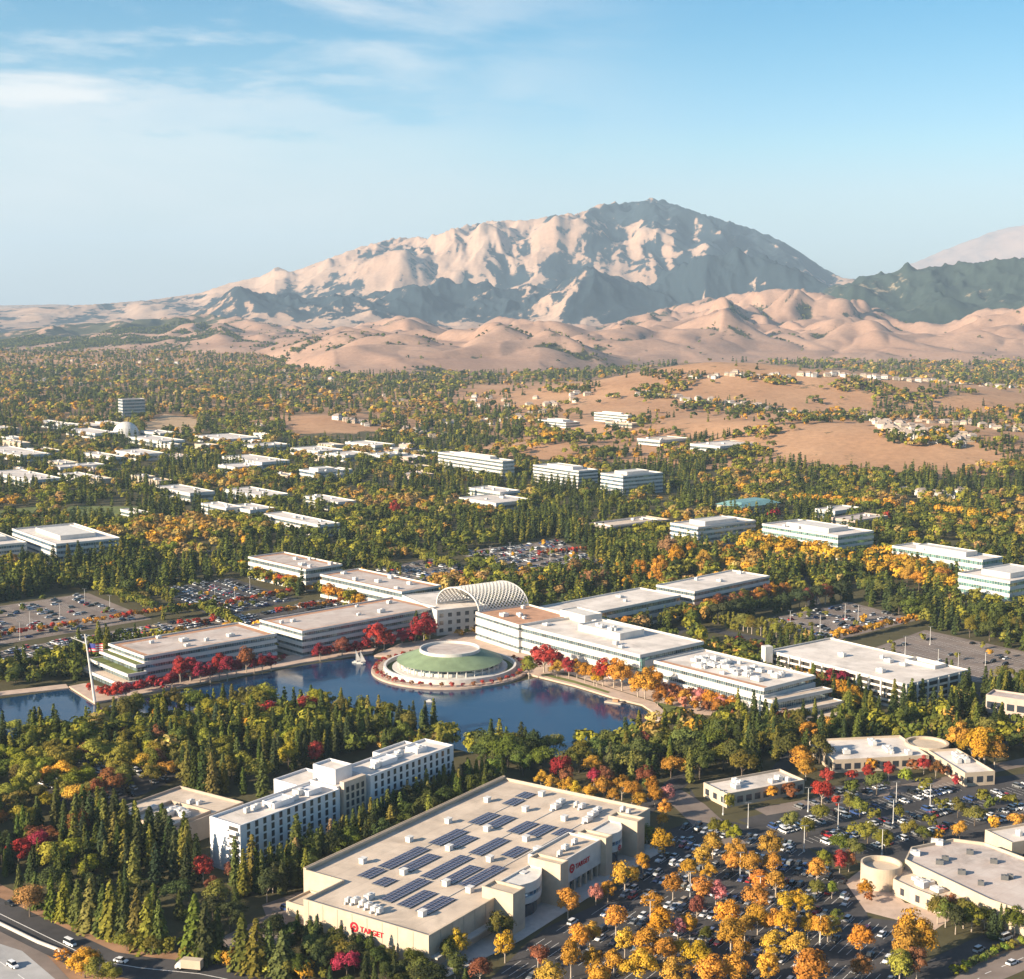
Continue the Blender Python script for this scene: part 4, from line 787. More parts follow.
def sign(a, bb, z, word, facing, size, label):
    "red ring and dot with red letters, standing on a wall; facing: 'v' front or 'u' end wall"
    if facing == 'v': org = np.array(sq(a, bb)); right = -su; nrm = sv
    else: org = np.array(sq(a, bb)); right = sv; nrm = su
    s = thing('store_sign', label, 'sign', (org[0], org[1], z)); c = org + nrm * 0.12
    def P(x, y, dd=0.0): q = c + right * x + nrm * dd; return (q[0], q[1], z + y)
    def annulus(ri, ro, x0, name):
        b = MB(); n = 28
        for i in range(n):
            t0, t1 = 2 * math.pi * i / n, 2 * math.pi * (i + 1) / n
            o0, o1 = (ro * math.cos(t0), ro * math.sin(t0)), (ro * math.cos(t1), ro * math.sin(t1)); i0, i1 = (ri * math.cos(t0), ri * math.sin(t0)), (ri * math.cos(t1), ri * math.sin(t1))
            b.quad([P(x0 + i0[0], i0[1], .1), P(x0 + o0[0], o0[1], .1), P(x0 + o1[0], o1[1], .1), P(x0 + i1[0], i1[1], .1)]); b.quad([P(x0 + o0[0], o0[1]), P(x0 + o1[0], o1[1]), P(x0 + o1[0], o1[1], .1), P(x0 + o0[0], o0[1], .1)])
        b.build(name, M['red'], s)
    annulus(size * 0.58, size, 0, 'ring'); annulus(0.0, size * 0.30, 0, 'dot')
    if word:
        cu = bpy.data.curves.new('sign_text', 'FONT'); cu.body = word; cu.size = size * 1.5; cu.extrude = 0.06; cu.offset = 0.035; cu.space_character = 1.05; cu.materials.append(M['red'])
        t_ = bpy.data.objects.new('lettering', cu); me = bpy.data.meshes.new_from_object(t_); bpy.data.objects.remove(t_); o = link('lettering', me, s)
        q = c + right * (size * 1.5) + nrm * 0.08; o.location = (q[0] - org[0], q[1] - org[1], -size * 0.54); o.rotation_euler = (rad(90), 0, math.atan2(right[1], right[0]))
    return s
sign(63.5, 71.5, 9.0, 'TARGET', 'v', 1.6, 'red ring sign and red letters on the white entrance wall facing the car park')
sign(138, 38, 6.9, 'TARGET', 'u', 1.6, 'red ring sign and red letters low on the end wall above the trees')
sign(31, 71.45, 6.3, '', 'v', 1.0, 'small red ring sign over the curved corner entrance'); sign
# solar arrays
sol = [(575, 325, 40, 22), (607, 307, 34, 20), (495, 370, 66, 26), (540, 378, 66, 26), (600, 394, 66, 26), (650, 402, 62, 26), (708, 407, 40, 26), (400, 420, 86, 24), (435, 432, 64, 24), (510, 445, 90, 26), (580, 460, 52, 24), (280, 475, 112, 26), (322, 488, 84, 26), (395, 500, 116, 26), (435, 520, 84, 26), (492, 525, 104, 24), (193, 516, 46, 26), (227, 540, 34, 22), (283, 562, 106, 26), (315, 586, 72, 26), (365, 602, 72, 26)]
for zx, zy, L, wv in sol:
    a, bb = st_of(300 + zx / 2.695, 680 + zy / 2.695, SH + 0.8); la = L / 2.695 * 0.27; lb = 2.7
    b = MB(); P = [sq(a - la, bb - lb), sq(a + la, bb - lb), sq(a + la, bb + lb), sq(a - la, bb + lb)]; n = 3
    for k in range(n):
        b0, b1 = bb - lb + 2 * lb * k / n, bb - lb + 2 * lb * (k + 0.975) / n; Q = [sq(a + la, b0), sq(a - la, b0), sq(a - la, b1), sq(a + la, b1)]
        zs = [SH + 0.35, SH + 0.35, SH + 0.5, SH + 0.5]; b.quad([(*q, z) for q, z in zip(Q, zs)], 0, [(0, 0), (2 * la, 0), (2 * la, 1.8), (0, 1.8)])
        b.quad([(*Q[3], SH + 0.5), (*Q[2], SH + 0.5), (*Q[2], SH + 0.03), (*Q[3], SH + 0.03)], 1); b.quad([(*Q[1], SH + .35), (*Q[2], SH + .5), (*Q[2], SH + .03), (*Q[1], SH + .03)], 1); b.quad([(*Q[0], SH + .35), (*Q[3], SH + .5), (*Q[3], SH + .03), (*Q[0], SH + .03)], 1)
    b.build('solar_array', [M['solar'], M['darkgrey']], sr)
for zx, zy in ((505, 327), (652, 311), (608, 352), (400, 384), (713, 377), (505, 405), (610, 432), (295, 434), (402, 457), (640, 462), (512, 487), (170, 492), (280, 522), (603, 530), (394, 552), (458, 570), (330, 634)):
    a, bb = st_of(300 + zx / 2.695, 680 + zy / 2.695, SH + 0.2); b = MB(); q = sq(a, bb); b.box((*q, SH), (2.2, 1.9, 1.7), ang); b.box((*q, SH + 1.7), (2.6, 2.2, 0.25), ang); b.build('roof_vent', M['unit'], sr)
for zx, zy, s in ((690, 345, 4.2), (703, 333, 3.6), (775, 380, 4), (790, 366, 4.4), (802, 355, 3.4), (870, 352, 2.2), (855, 368, 2), (885, 360, 2), (150, 600, 3), (170, 607, 2.6), (185, 614, 2.6), (203, 622, 3), (187, 590, 3.4), (130, 600, 2), (215, 628, 2.2), (740, 460, 2.2), (715, 476, 2.8), (700, 492, 2), (760, 345, 3), (745, 340, 2)):
    a, bb = st_of(300 + zx / 2.695, 680 + zy / 2.695, SH + 0.2); b = MB(); q = sq(a, bb); zz = SH if not (44 < a < 70 and bb > 58) else 12.6; b.box((*q, zz + 0.3), (s, s * 0.6, 1.6), ang); b.box((*q, zz), (s * 0.8, s * 0.4, 0.3), ang); b.tube((*q, zz + 1.9), (*q, zz + 2.2), s * 0.16, n=8); b.box((*sq(a + s * 0.7, bb), zz + 0.15), (s * 0.4, s * 0.25, 0.7), ang); b.build('roof_unit', M['unit'], sr)
b = MB()
for bb in (20, 37, 53): b.box((*sq(60, bb), SH + 0.1), (104, 0.16, 0.16), ang)
b.build('conduit', M['unit'], sr)
# paved walk in front of the store
struct(MB().prism(ccw([sq(8, 67.05), sq(138, 67.05), sq(138, 74), sq(104, 78), sq(8, 78)]), -0.1, 0.14).build('pavement', M['kerb'])); NOTREE.append(ccw([sq(14, 67.05), sq(118, 67.05), sq(118, 72), sq(14, 72)]))
# loading yard
sheet('loading_yard', [sq(119, -2), sq(160, -2), sq(160, 16), sq(119, 17)], 0.05, M['asphaltold'])
b = MB(); P = [sq(119.5, 3), sq(131, 3), sq(131, 17), sq(119.5, 17)]; b.prism(P, -0.2, 4.2, 0, top=False); b.ring(P, 0.4, 4.2, 4.8); b.quad([(*p, 4.2) for p in ccw(inset(P, .38))]); b.build('dock', M['cream'], sr)
# ------------------------------------------------------------------ white hotel
HH = 17.5
A_, B_, C_ = (np.array(at(*p, HH)) for p in ((240, 828), (452, 749.5), (207, 819.6)))
hu = B_ - A_; HL = np.linalg.norm(hu); hu /= HL; hv = C_ - A_; hv = hv - hu * (hv @ hu); HW = np.linalg.norm(hv); hv /= HW
def hq(a, b): q = A_ + hu * a + hv * b; return (float(q[0]), float(q[1]))
hr = thing('hotel', 'long white six storey hotel with dark tall windows, among conifers', 'hotel', (*hq(HL / 2, HW / 2), 0)); ha = math.atan2(hu[1], hu[0])
vol = [((0, HL * 0.43), (0, HW), HH, 'hotel'), ((HL * 0.43, HL * 0.57), (1.5, HW), HH + 0.4, 'hotel'), ((HL * 0.57, HL), (-0.8, HW - 1), HH + 1.2, 'hotel'), ((HL * 0.40, HL * 0.55), (HW, HW + 16), HH - 1.5, 'hotel'), ((HL * 0.46, HL * 0.54), (HW * 0.35, HW * 1.1), HH + 5.5, 'hotel'), ((HL * 0.80, HL * 0.97), (HW - 1, HW + 7), HH - 0.4, 'hotel')]
for (a0, a1), (b0, b1), h, m in vol:
    P = ccw([hq(a0, b0), hq(a1, b0), hq(a1, b1), hq(a0, b1)]); foot_(P, 2); b = MB(); b.prism(P, -0.3, h, 0, top=False); b.ring(P, 0.4, h, h + 0.9); b.build('wall', M[m], hr); r = MB(); r.quad([(*p, h + 0.02) for p in inset(P, 0.38)]); r.build('roof', M['roofwhite'], hr)
b = MB(); P = ccw([hq(HL * 0.445, -0.6), hq(HL * 0.55, -0.6), hq(HL * 0.55, 1.6), hq(HL * 0.445, 1.6)]); b.prism(P, 5, HH + 3.0, 0, bot=True); b.build('brown_bay', M['rooftan'], hr)
fhh = HH / 6
punched(hr, hq(2, 0), hq(HL * 0.42, 0), 0.4, 6, fhh, 12, 1.5, 2.2); punched(hr, hq(HL * 0.58, -0.8), hq(HL - 1.5, -0.8), 0.6, 6, fhh * 1.03, 13, 1.5, 2.2); punched(hr, hq(HL * 0.45, -0.6), hq(HL * 0.545, -0.6), 6.5, 4, fhh, 4, 1.6, 2.2)
# balconies on the sunlit end; flat dark panels painted as recess shade
for k in range(6):
    g = MB(); g.quad([(*hq(-0.07, HW * 0.36), k * fhh + 0.7), (*hq(-0.07, HW * 0.06), k * fhh + 0.7), (*hq(-0.07, HW * 0.06), k * fhh + 2.6), (*hq(-0.07, HW * 0.36), k * fhh + 2.6)]); g.build('balcony_shade', M['shadedark'], hr)
    g = MB(); P = ccw([hq(-1.5, HW * 0.05), hq(-0.02, HW * 0.05), hq(-0.02, HW * 0.37), hq(-1.5, HW * 0.37)]); g.prism(P, k * fhh + 0.25, k * fhh + 0.5, 0, bot=True); g.ring(P, 0.12, k * fhh + 0.5, k * fhh + 1.25); g.build('balcony', M['hotel'], hr)
for a0, a1, b0, b1 in ((0.04, 0.40, 0.1, 0.9), (0.60, 0.97, 0.05, 0.85)):
    P = ccw([hq(HL * a0, HW * b0), hq(HL * a1, HW * b0), hq(HL * a1, HW * b1), hq(HL * a0, HW * b1)]); units(hr, P, HH + (0.02 if a0 < 0.3 else 1.22), 9, rg)
for a0, w_ in ((0.18, 10), (0.33, 7), (0.68, 9), (0.86, 6)):
    P = ccw([hq(HL * a0, HW * 0.3), hq(HL * a0 + w_, HW * 0.3), hq(HL * a0 + w_, HW * 0.7), hq(HL * a0, HW * 0.7)]); z = HH + (0 if a0 < .4 else 1.2); b = MB(); b.prism(P, z, z + 1.6, 0, top=False); b.ring(P, 0.25, z + 1.6, z + 2.0); b.quad([(*p, z + 1.6) for p in inset(P, .24)]); b.build('roof_screen', M['hotel'], hr)
# low tan hall beside the hotel
P = rect((246, 806), (180, 788), (205, 824), 7.5); P = rect((180, 788), (110, 813), (243, 804.5), 7.5); foot_(P, 1); r = thing('low_building', 'low tan roofed hall tucked against the west end of the white hotel', 'building', (*cen(P), 0)); house_block(r, P, 0, 7.5, 'tan', 'rooftan', 1.0)
e = np.array(P); P2 = rect((182, 840), (133, 811), (222, 822), 8.0); units(r, inset(P, 4), 7.5, 5, rg)
b = MB(); q = np.array(at(135, 812, 7.5)); 
P3 = [tuple(np.array(cen(P)) + (np.array(p) - np.array(cen(P))) * np.array(0.62) + np.array((-1, -9))) for p in P]; b.ring(P3, 0.35, 7.5, 8.9); b.build('roof_screen', M['tan'], r); units(r, inset(P3, 1), 7.52, 9, rg)
# ------------------------------------------------------------------ curved shop with drum
cs = thing('corner_shop', 'cream shop with a big round drum corner and long curved wall', 'shop', (*at(950, 885), 0))
MR = pol([(989, 902), (1060, 925), (1090, 880), (1030, 862), (985, 845), (953, 841), (911, 849.5), (905, 862)], 7.5); MR = ccw(MR); foot_(MR, 1); b = MB(); b.prism(MR, -0.3, 7.5, 0, top=False); b.ring(MR, 0.5, 7.5, 8.5); b.build('wall', M['cream'], cs); b = MB(); b.quad([(*p, 7.53) for p in inset(MR, 0.45)]); b.build('roof', M['roofgrey'], cs)
for zx, zy, s in ((545, 350, 2.6), (575, 330, 2.4), (710, 295, 2.4), (840, 345, 2.4), (665, 405, 2.6), (900, 435, 2.4), (770, 465, 2), (530, 240, 4.2), (410, 300, 3.4), (930, 430, 2)):
    q = at(840 + zx / 5.467, 800 + zy / 5.467, 7.5); b = MB(); b.box((*q, 7.55), (s, s * .7, 1.5), -0.3); b.tube((*q, 9.05), (*q, 9.3), s * .2, n=8); b.build('roof_unit', M['unit'] if s > 3 else M['darkgrey'], cs)
LR = ccw(pol([(893, 881), (912, 890), (935, 899), (950, 903), (972, 898), (985, 900), (904, 868)], 4.8)); foot_(LR, 1); b = MB(); b.prism(LR, -0.3, 4.8, 0, top=False); b.ring(LR, 0.4, 4.8, 5.6); b.build('front_wall', M['cream'], cs); b = MB(); b.quad([(*p, 4.83) for p in inset(LR, .38)]); b.build('front_roof', M['rooftan'], cs); units(cs, inset(LR, 1), 4.83, 4, rg)
dc = at(881.5, 862.5, 7.8); BUILD.append(circ(*dc, 9)); b = MB(); b.prism(circ(*dc, 7.0, 40), -0.3, 6, 0, top=False); b.ring(circ(*dc, 7.0, 40), 0.6, 6, 7.8); b.quad([(*p, 6.0) for p in circ(*dc, 6.5, 40)], 0); b.build('drum', M['cream'], cs, smooth=False)
LRc = cen(LR); best = [(LR[i], LR[(i + 1) % len(LR)]) for i in range(len(LR))]
for a, bb in best:
    d = np.array(bb) - np.array(a); L = np.linalg.norm(d)
    if L > 3 and (d[1] / L, -d[0] / L)[1] < -0.3: punched(cs, a, bb, 0.0, 1, 4.2, max(1, int(L / 4.5)), 1.8, 2.4, name='arched_window')
# shop rows
def shop(label, P0, P1, P2, h, wall='cream', roofm='roofwhite', n=5):
    P = rect(P0, P1, P2, h); foot_(P, 1); r = thing('shop_row', label, 'shops', (*cen(P), 0)); house_block(r, P, 0, h, wall, roofm, 0.9); units(r, P, h, n, rg); a, bb = edge_facing(P, (-0.1, -1)); L = math.dist(a, bb); punched(r, a, bb, 0.1, 1, 4.5, int(L / 4), 2.8, 2.6, name='shop_window'); a, bb = edge_facing(P, (-1, -0.2)); punched(r, a, bb, 0.1, 1, 4.5, max(2, int(math.dist(a, bb) / 4.5)), 2.6, 2.4, name='shop_window'); return r, P
shop('small white roofed shop block between the store and the shop row', (727, 796), (703.5, 784.5), (803, 781), 5, n=6)
r, P = shop('angled shop row with a round tower roof, arm toward the hills', (929, 757), (900, 737), (836, 764), 5, n=8)
shop('angled shop row, arm running toward the street edge', (965, 775), (928, 752), (985, 767), 5, n=5)
tcx = at(927, 742.5, 6.2); b = MB(); b.prism(circ(*tcx, 9.5, 36), 0, 5.2, 0, top=False); b.ring(circ(*tcx, 9.5, 36), 1.2, 5.2, 6.4); b.quad([(*p, 5.3) for p in circ(*tcx, 9, 36)]); b.build('round_tower', M['cream'], r); BUILD.append(circ(*tcx, 10))
shop('grey roofed shop cut by the right edge behind the drum shop', (1012, 845), (985, 832), (1060, 826), 8, n=3)
# ------------------------------------------------------------------ flagpole mast on the promenade, lake boats
a = at(95, 704); tp = at(85, 636, 33.0); r = thing('flag_mast', 'tall leaning white mast with a flag at the promenade corner', 'mast', (*a, 1.0)); b = MB(); b.tube((*a, 1.0), (tp[0], tp[1], 34), 0.75, 0.35, n=8); b.build('pole', M['white'], r)
b = MB(); t = Vector((a[0], a[1], 1)).lerp(Vector((tp[0], tp[1], 34)), 0.86); b.tube(t, t + Vector((-8, 1, 3.0)), 0.28, 0.2, n=6); b.build('arm', M['white'], r)
b = MB(); nfl = 8
for i in range(nfl):
    x0, x1 = 1 + i * 0.9, 1 + (i + 1) * 0.9; f = lambda x: 0.5 * math.sin(x * 1.1)
    for k in range(7): b.quad([(t.x + x0, t.y + f(x0), t.z - 4.2 + k * .6), (t.x + x1, t.y + f(x1), t.z - 4.2 + k * .6), (t.x + x1, t.y + f(x1), t.z - 3.6 + k * .6), (t.x + x0, t.y + f(x0), t.z - 3.6 + k * .6)], 2 if (i < 4 and k > 2) else (k % 2))
b.build('flag', [mat('flag_red', (0.5, 0.04, 0.06)), M['white'], mat('flag_blue', (0.04, 0.05, 0.22))], r)
def boat(px, py, label, sail=0):
    q = at(px, py); r = thing('boat', label, 'boat', (*q, 0.06)); b = MB(); b.prism([(q[0] - 2.2, q[1] - .6), (q[0] + 1.4, q[1] - .7), (q[0] + 2.8, q[1]), (q[0] + 1.4, q[1] + .7), (q[0] - 2.2, q[1] + .6)], 0.0, 0.7, 0); b.box((q[0] - .4, q[1], .7), (1.6, .9, .6)); b.build('hull', M['white'], r)
    if sail:
        b = MB(); b.tube((*q, .7), (*q, 7.5), .08, n=5); b.build('mast', M['unit'], r); b = MB(); b.quad([(q[0], q[1], 1.2), (q[0] + 3.0, q[1] + .4, 1.3), (q[0], q[1], 7.3)]); b.quad([(q[0] + .02, q[1] + .03, 7.3), (q[0] + 3.0, q[1] + .43, 1.3), (q[0], q[1] + .03, 1.2)]); b.build('sail', M['white'], r)
boat(356, 663, 'white sailboat with upright sail, left of the pair by the pavilion', 1); boat(360.5, 664, 'white sailboat with upright sail, right of the pair by the pavilion', 1); boat(430, 702, 'small white motor boat on the open water below the pavilion'); 
q = at(614, 703); r = thing('dock', 'small wooden dock at the stone shore of the lake', 'dock', (*q, 0)); b = MB(); b.box((*q, -0.2), (9, 4, 1.0), -0.5); b.build('deck', M['tan'], r); b = MB(); b.box((q[0] + 1, q[1], 0.8), (3, 2, 1.1), -0.5); b.build('locker', M['redsoil'], r)
# ------------------------------------------------------------------ vehicles
PAINT = {'white': (0.72, 0.72, 0.72), 'silver': (0.42, 0.43, 0.45), 'grey': (0.17, 0.175, 0.18), 'black': (0.014, 0.014, 0.016), 'red': (0.36, 0.02, 0.025), 'blue': (0.035, 0.07, 0.20), 'tan': (0.36, 0.30, 0.22)}
def paintmat():
    m = bpy.data.materials.new('car_paint'); m.use_nodes = True; b = m.node_tree.nodes['Principled BSDF']; o = node(m, 'ShaderNodeObjectInfo'); lk(m, o.outputs['Color'], b.inputs['Base Color']); b.inputs['Roughness'].default_value = 0.3; b.inputs['Coat Weight'].default_value = 0.5; return m
M['paintcar'] = paintmat(); M['tyre'] = mat('tyre', (0.02, 0.02, 0.02), 0.9); M['carglass'] = mat('car_glass', (0.015, 0.018, 0.02), 0.05, spec=0.8); M['lamp'] = mat('head_lamp', (0.7, 0.7, 0.65), 0.2)
def loft(b, secs, m=0, cap=True):
    n = len(secs[0])
    for s0, s1 in zip(secs[:-1], secs[1:]):
        for i in range(n): j = (i + 1) % n; b.quad([s0[i], s1[i], s1[j], s0[j]], m)
    if cap: b.quad(secs[0], m); b.quad(secs[-1][::-1], m)
def sec(x, w, z0, z1, wt): return [(x, -w, z0), (x, -wt, z1), (x, wt, z1), (x, w, z0)]
def car_parts(kind):
    L, h, cab = {'sedan': (4.6, 0.82, (-1.9, -1.2, 0.5, 1.25, 1.42)), 'suv': (4.8, 0.98, (-2.2, -1.9, 0.6, 1.3, 1.78)), 'pickup': (5.4, 1.0, (-0.4, -0.1, 1.0, 1.6, 1.85)), 'van': (5.2, 1.1, (-2.4, -2.3, 1.2, 2.2, 2.1))}[kind]
    body = MB(); w = 0.9; x = L / 2
    loft(body, [sec(-x, w * .86, .38, h * .92, w * .8), sec(-x + .25, w, .25, h, w * .94), sec(cab[0], w, .22, h, w * .95), sec(x - 1.1, w, .22, h * .98, w * .94), sec(x - .25, w * .96, .25, h * .84, w * .86), sec(x, w * .8, .38, h * .66, w * .74)])
    loft(body, [sec(cab[1] + .05, w * .76, cab[4] - .05, cab[4], w * .72), sec(cab[2] - .05, w * .76, cab[4] - .05, cab[4], w * .72)])
    gl = MB(); loft(gl, [sec(cab[0], w * .9, h - .02, h + .02, w * .86), sec(cab[1], w * .88, h - .02, cab[4] - .03, w * .74), sec(cab[2], w * .88, h - .02, cab[4] - .03, w * .74), sec(cab[3], w * .9, h - .02, h + .02, w * .84)])
    wh = MB()
    for sx_ in (-L * .31, L * .31):
        for sy_ in (-1, 1): wh.tube((sx_, sy_ * .62, .33), (sx_, sy_ * .93, .33), .33, n=10)
    hl = MB()
    for sy_ in (-1, 1): hl.box((x - .1, sy_ * .58, h * .60), (.14, .34, .13))
    return body, gl, wh, hl
CARM = {}
def merged(kind):
    if kind not in CARM:
        a = MB()
        for k, p in enumerate(car_parts(kind)):
            n = len(a.v); a.v += p.v; a.f += [tuple(i + n for i in f) for f in p.f]; a.m += [k] * len(p.f); a.uv += p.uv
        o = a.build('parked_car', [M['paintcar'], M['carglass'], M['tyre'], M['lamp']]); CARM[kind] = o.data; bpy.data.objects.remove(o)
    return CARM[kind]
PARTM = {}
def full_car(kind, name, label, cat, x, y, rz, col, z=0.06, group=None):
    if kind not in PARTM:
        PARTM[kind] = []
        for nm, p, m in zip(('body', 'window_glass', 'wheel', 'headlight'), car_parts(kind), ('paintcar', 'carglass', 'tyre', 'lamp')):
            if nm in ('wheel', 'headlight'):
                nf = 12 if nm == 'wheel' else 5; nper = len(p.f) // (4 if nm == 'wheel' else 2)
                for q in range(len(p.f) // nper):
                    s = MB(); fs = p.f[q * nper:(q + 1) * nper]
                    for f in fs: s.quad([p.v[i] for i in f])
                    o = s.build(nm, M[m]); PARTM[kind].append((nm, o.data)); bpy.data.objects.remove(o)
            else: o = p.build(nm, M[m]); PARTM[kind].append((nm, o.data)); bpy.data.objects.remove(o)
    r = thing(name, label, cat, (x, y, z), group); r.rotation_euler = (0, 0, rz)
    for nm, me in PARTM[kind]:
        o = link(nm, me, r); o.color = (*PAINT[col], 1)
    return r
def px_heading(a, b): A, B = at(*a), at(*b); return math.atan2(B[1] - A[1], B[0] - A[0])
for (px, py), d, kind, col, lb in (((70, 945), ((47, 937), (97, 961)), 'van', 'white', 'white van driving on the dark ramp road'), ((121, 962), ((97, 961), (140, 968)), 'sedan', 'white', 'white car on the ramp road ahead of the cream truck'), ((13, 967), ((0, 958), (28, 975)), 'suv', 'white', 'white car alone on the pale freeway corner'),
    ((979, 951), ((948, 964), (985, 946)), 'suv', 'silver', 'silver car driving down the street at the lower right corner'), ((1006, 939), ((985, 946), (1030, 928)), 'van', 'white', 'white van on the street near the right edge'),
    ((1012, 964), ((985, 974), (1030, 955)), 'sedan', 'white', 'white car on the outer road at the bottom right corner'), ((10, 905), ((-45, 893), (0, 914)), 'sedan', 'black', 'black car at the start of the ramp road by the tan tree')):
    q = at(px, py); full_car(kind, 'driving_car', lb, 'van' if kind == 'van' else 'car', q[0], q[1], px_heading(*d), col, 0.08)
# cream box truck
q = at(188, 970); r = thing('box_truck', 'cream box truck on the ramp road under the conifers', 'truck', (*q, 0.07)); r.rotation_euler = (0, 0, px_heading((200, 974), (140, 968)))
r['_o'] = (0, 0, 0); b = MB(); b.box((-1.4, 0, 0.9), (6.2, 2.4, 2.7)); b.build('cargo_box', M['cream'], r); b = MB(); loft(b, [sec(1.8, 1.15, .6, 2.5, 1.1), sec(3.0, 1.15, .6, 2.5, 1.05), sec(3.8, 1.1, .6, 1.5, 1.0)]); b.build('cab', M['white'], r)
b = MB(); loft(b, [sec(3.05, 1.0, 1.55, 2.35, .98), sec(3.72, 1.0, 1.5, 1.6, .98)]); b.v = [(x + .08, y, z + .05) for x, y, z in b.v]; b.build('windscreen', M['carglass'], r)
b = MB(); b.box((-0.5, 0, .5), (7.6, .9, .4)); b.build('chassis', M['darkgrey'], r)
for x in (-3.2, 2.7):
    for y in (-1, 1): b = MB(); b.tube((x, y * .85, .48), (x, y * 1.2, .48), .48, n=10); b.build('wheel', M['tyre'], r)
# parked cars in rows of stalls
ORD = ['first', 'second', 'third', 'fourth', 'fifth', 'sixth', 'seventh', 'eighth', 'ninth', 'tenth', 'eleventh', 'twelfth', 'thirteenth', 'fourteenth', 'fifteenth', 'sixteenth', 'seventeenth', 'eighteenth', 'nineteenth', 'twentieth']
TENS = ['', '', 'twenty', 'thirty', 'forty', 'fifty', 'sixty', 'seventy', 'eighty', 'ninety']; TTH = ['', '', 'twentieth', 'thirtieth', 'fortieth', 'fiftieth', 'sixtieth', 'seventieth', 'eightieth', 'ninetieth']
def ordn(n):
    if n <= 20: return ORD[n - 1]
    if n < 100: return TTH[n // 10] if n % 10 == 0 else TENS[n // 10] + '-' + ORD[n % 10 - 1]
    return f'{n}th' if n % 10 > 3 or n % 10 == 0 or 10 < n % 100 < 14 else f'{n}' + ['', 'st', 'nd', 'rd'][n % 10]
CARS = []; LINES = MB(); ISL = []
def fill_lot(key, phrase, udir, dens, rowgap=17.5, lines=True, avoid=None, seed=1, end='store end'):
    P = LOTS[key]; Q = inset(P, 3.0); u = np.array(udir, float); u /= np.linalg.norm(u); v = np.array([-u[1], u[0]]); c = np.array(cen(P)); g = random.Random(seed)
    ss = [(np.array(p) - c) @ u for p in P]; tt = [(np.array(p) - c) @ v for p in P]; row = 0; t = min(tt) + 7
    while t < max(tt):
        for side in (-1, 1):
            row += 1; k = 0; s = min(ss) + 3; tr = t + side * 2.75; ph = g.random() * 0.3
            while s < max(ss):
                q = c + u * s + v * tr; ok = inpoly(q[:1], q[1:], Q)[0] and not any(inpoly(q[:1], q[1:], bp)[0] for bp in BUILD)
                if ok:
                    if lines: a = q - u * 1.35 - v * 2.5; b = q - u * 1.35 + v * 2.5; LINES.quad([(*(a - u * .07), .062), (*(a + u * .07), .062), (*(b + u * .07), .062), (*(b - u * .07), .062)])
                    dn = dens(q) if callable(dens) else dens
                    if g.random() < dn:
                        k += 1; CARS.append(dict(x=q[0] + g.uniform(-.15, .15), y=q[1] + g.uniform(-.2, .2), rz=math.atan2(v[1], v[0]) + (math.pi if g.random() < .5 else 0) + g.uniform(-.03, .03), kind=g.choices(['sedan', 'suv', 'pickup'], [5, 5, 1])[0], col=g.choices(['white', 'silver', 'grey', 'black', 'red', 'blue', 'tan'], [24, 16, 20, 22, 7, 8, 3])[0], lot=phrase, row=row, k=k, end=end))
                s += 2.7
        t += rowgap
fill_lot('store', 'store car park', tuple(sv), lambda q: 0.60 if (np.array(q) - T_) @ sv < 150 and (np.array(q) - T_) @ su < 75 else (0.30 if (np.array(q) - T_) @ su < 95 else 0.10), seed=2)
shu = np.array(at(960, 790)) - np.array(at(860, 815)); fill_lot('shops', 'shops car park', tuple(shu), 0.48, seed=3, end='drum end')
NEARC = len(CARS)
wu = np.array(at(88, 593)) - np.array(at(0, 607)); cu_ = np.array(at(300, 600)) - np.array(at(232, 578))
fill_lot('west', 'west car park', tuple(cu_), 0.22, seed=4); fill_lot('west_front', 'terraced wing car park', tuple(wu), lambda q: 0.65 if q[0] > -340 else .12, seed=5); fill_lot('courtyard', 'courtyard car park', tuple(cu_), 0.8, seed=6); fill_lot('courtyard_front', 'west wings car park', tuple(wu), .8, seed=7)
fill_lot('middle', 'middle car park', tuple(wu), .5, seed=8); fill_lot('garden', 'garden car park', tuple(wu), .4, seed=9); fill_lot('east', 'east car park', tuple(cu_), .35, seed=10); fill_lot('far_east', 'far east car park', tuple(cu_), .04, seed=11); fill_lot('hotel', 'hotel car park', tuple(hu), .5, seed=12, lines=False); fill_lot('depot', 'loading yard', tuple(su), .3, seed=13, lines=False)
struct(LINES.build('parking_lines', M['paint']))
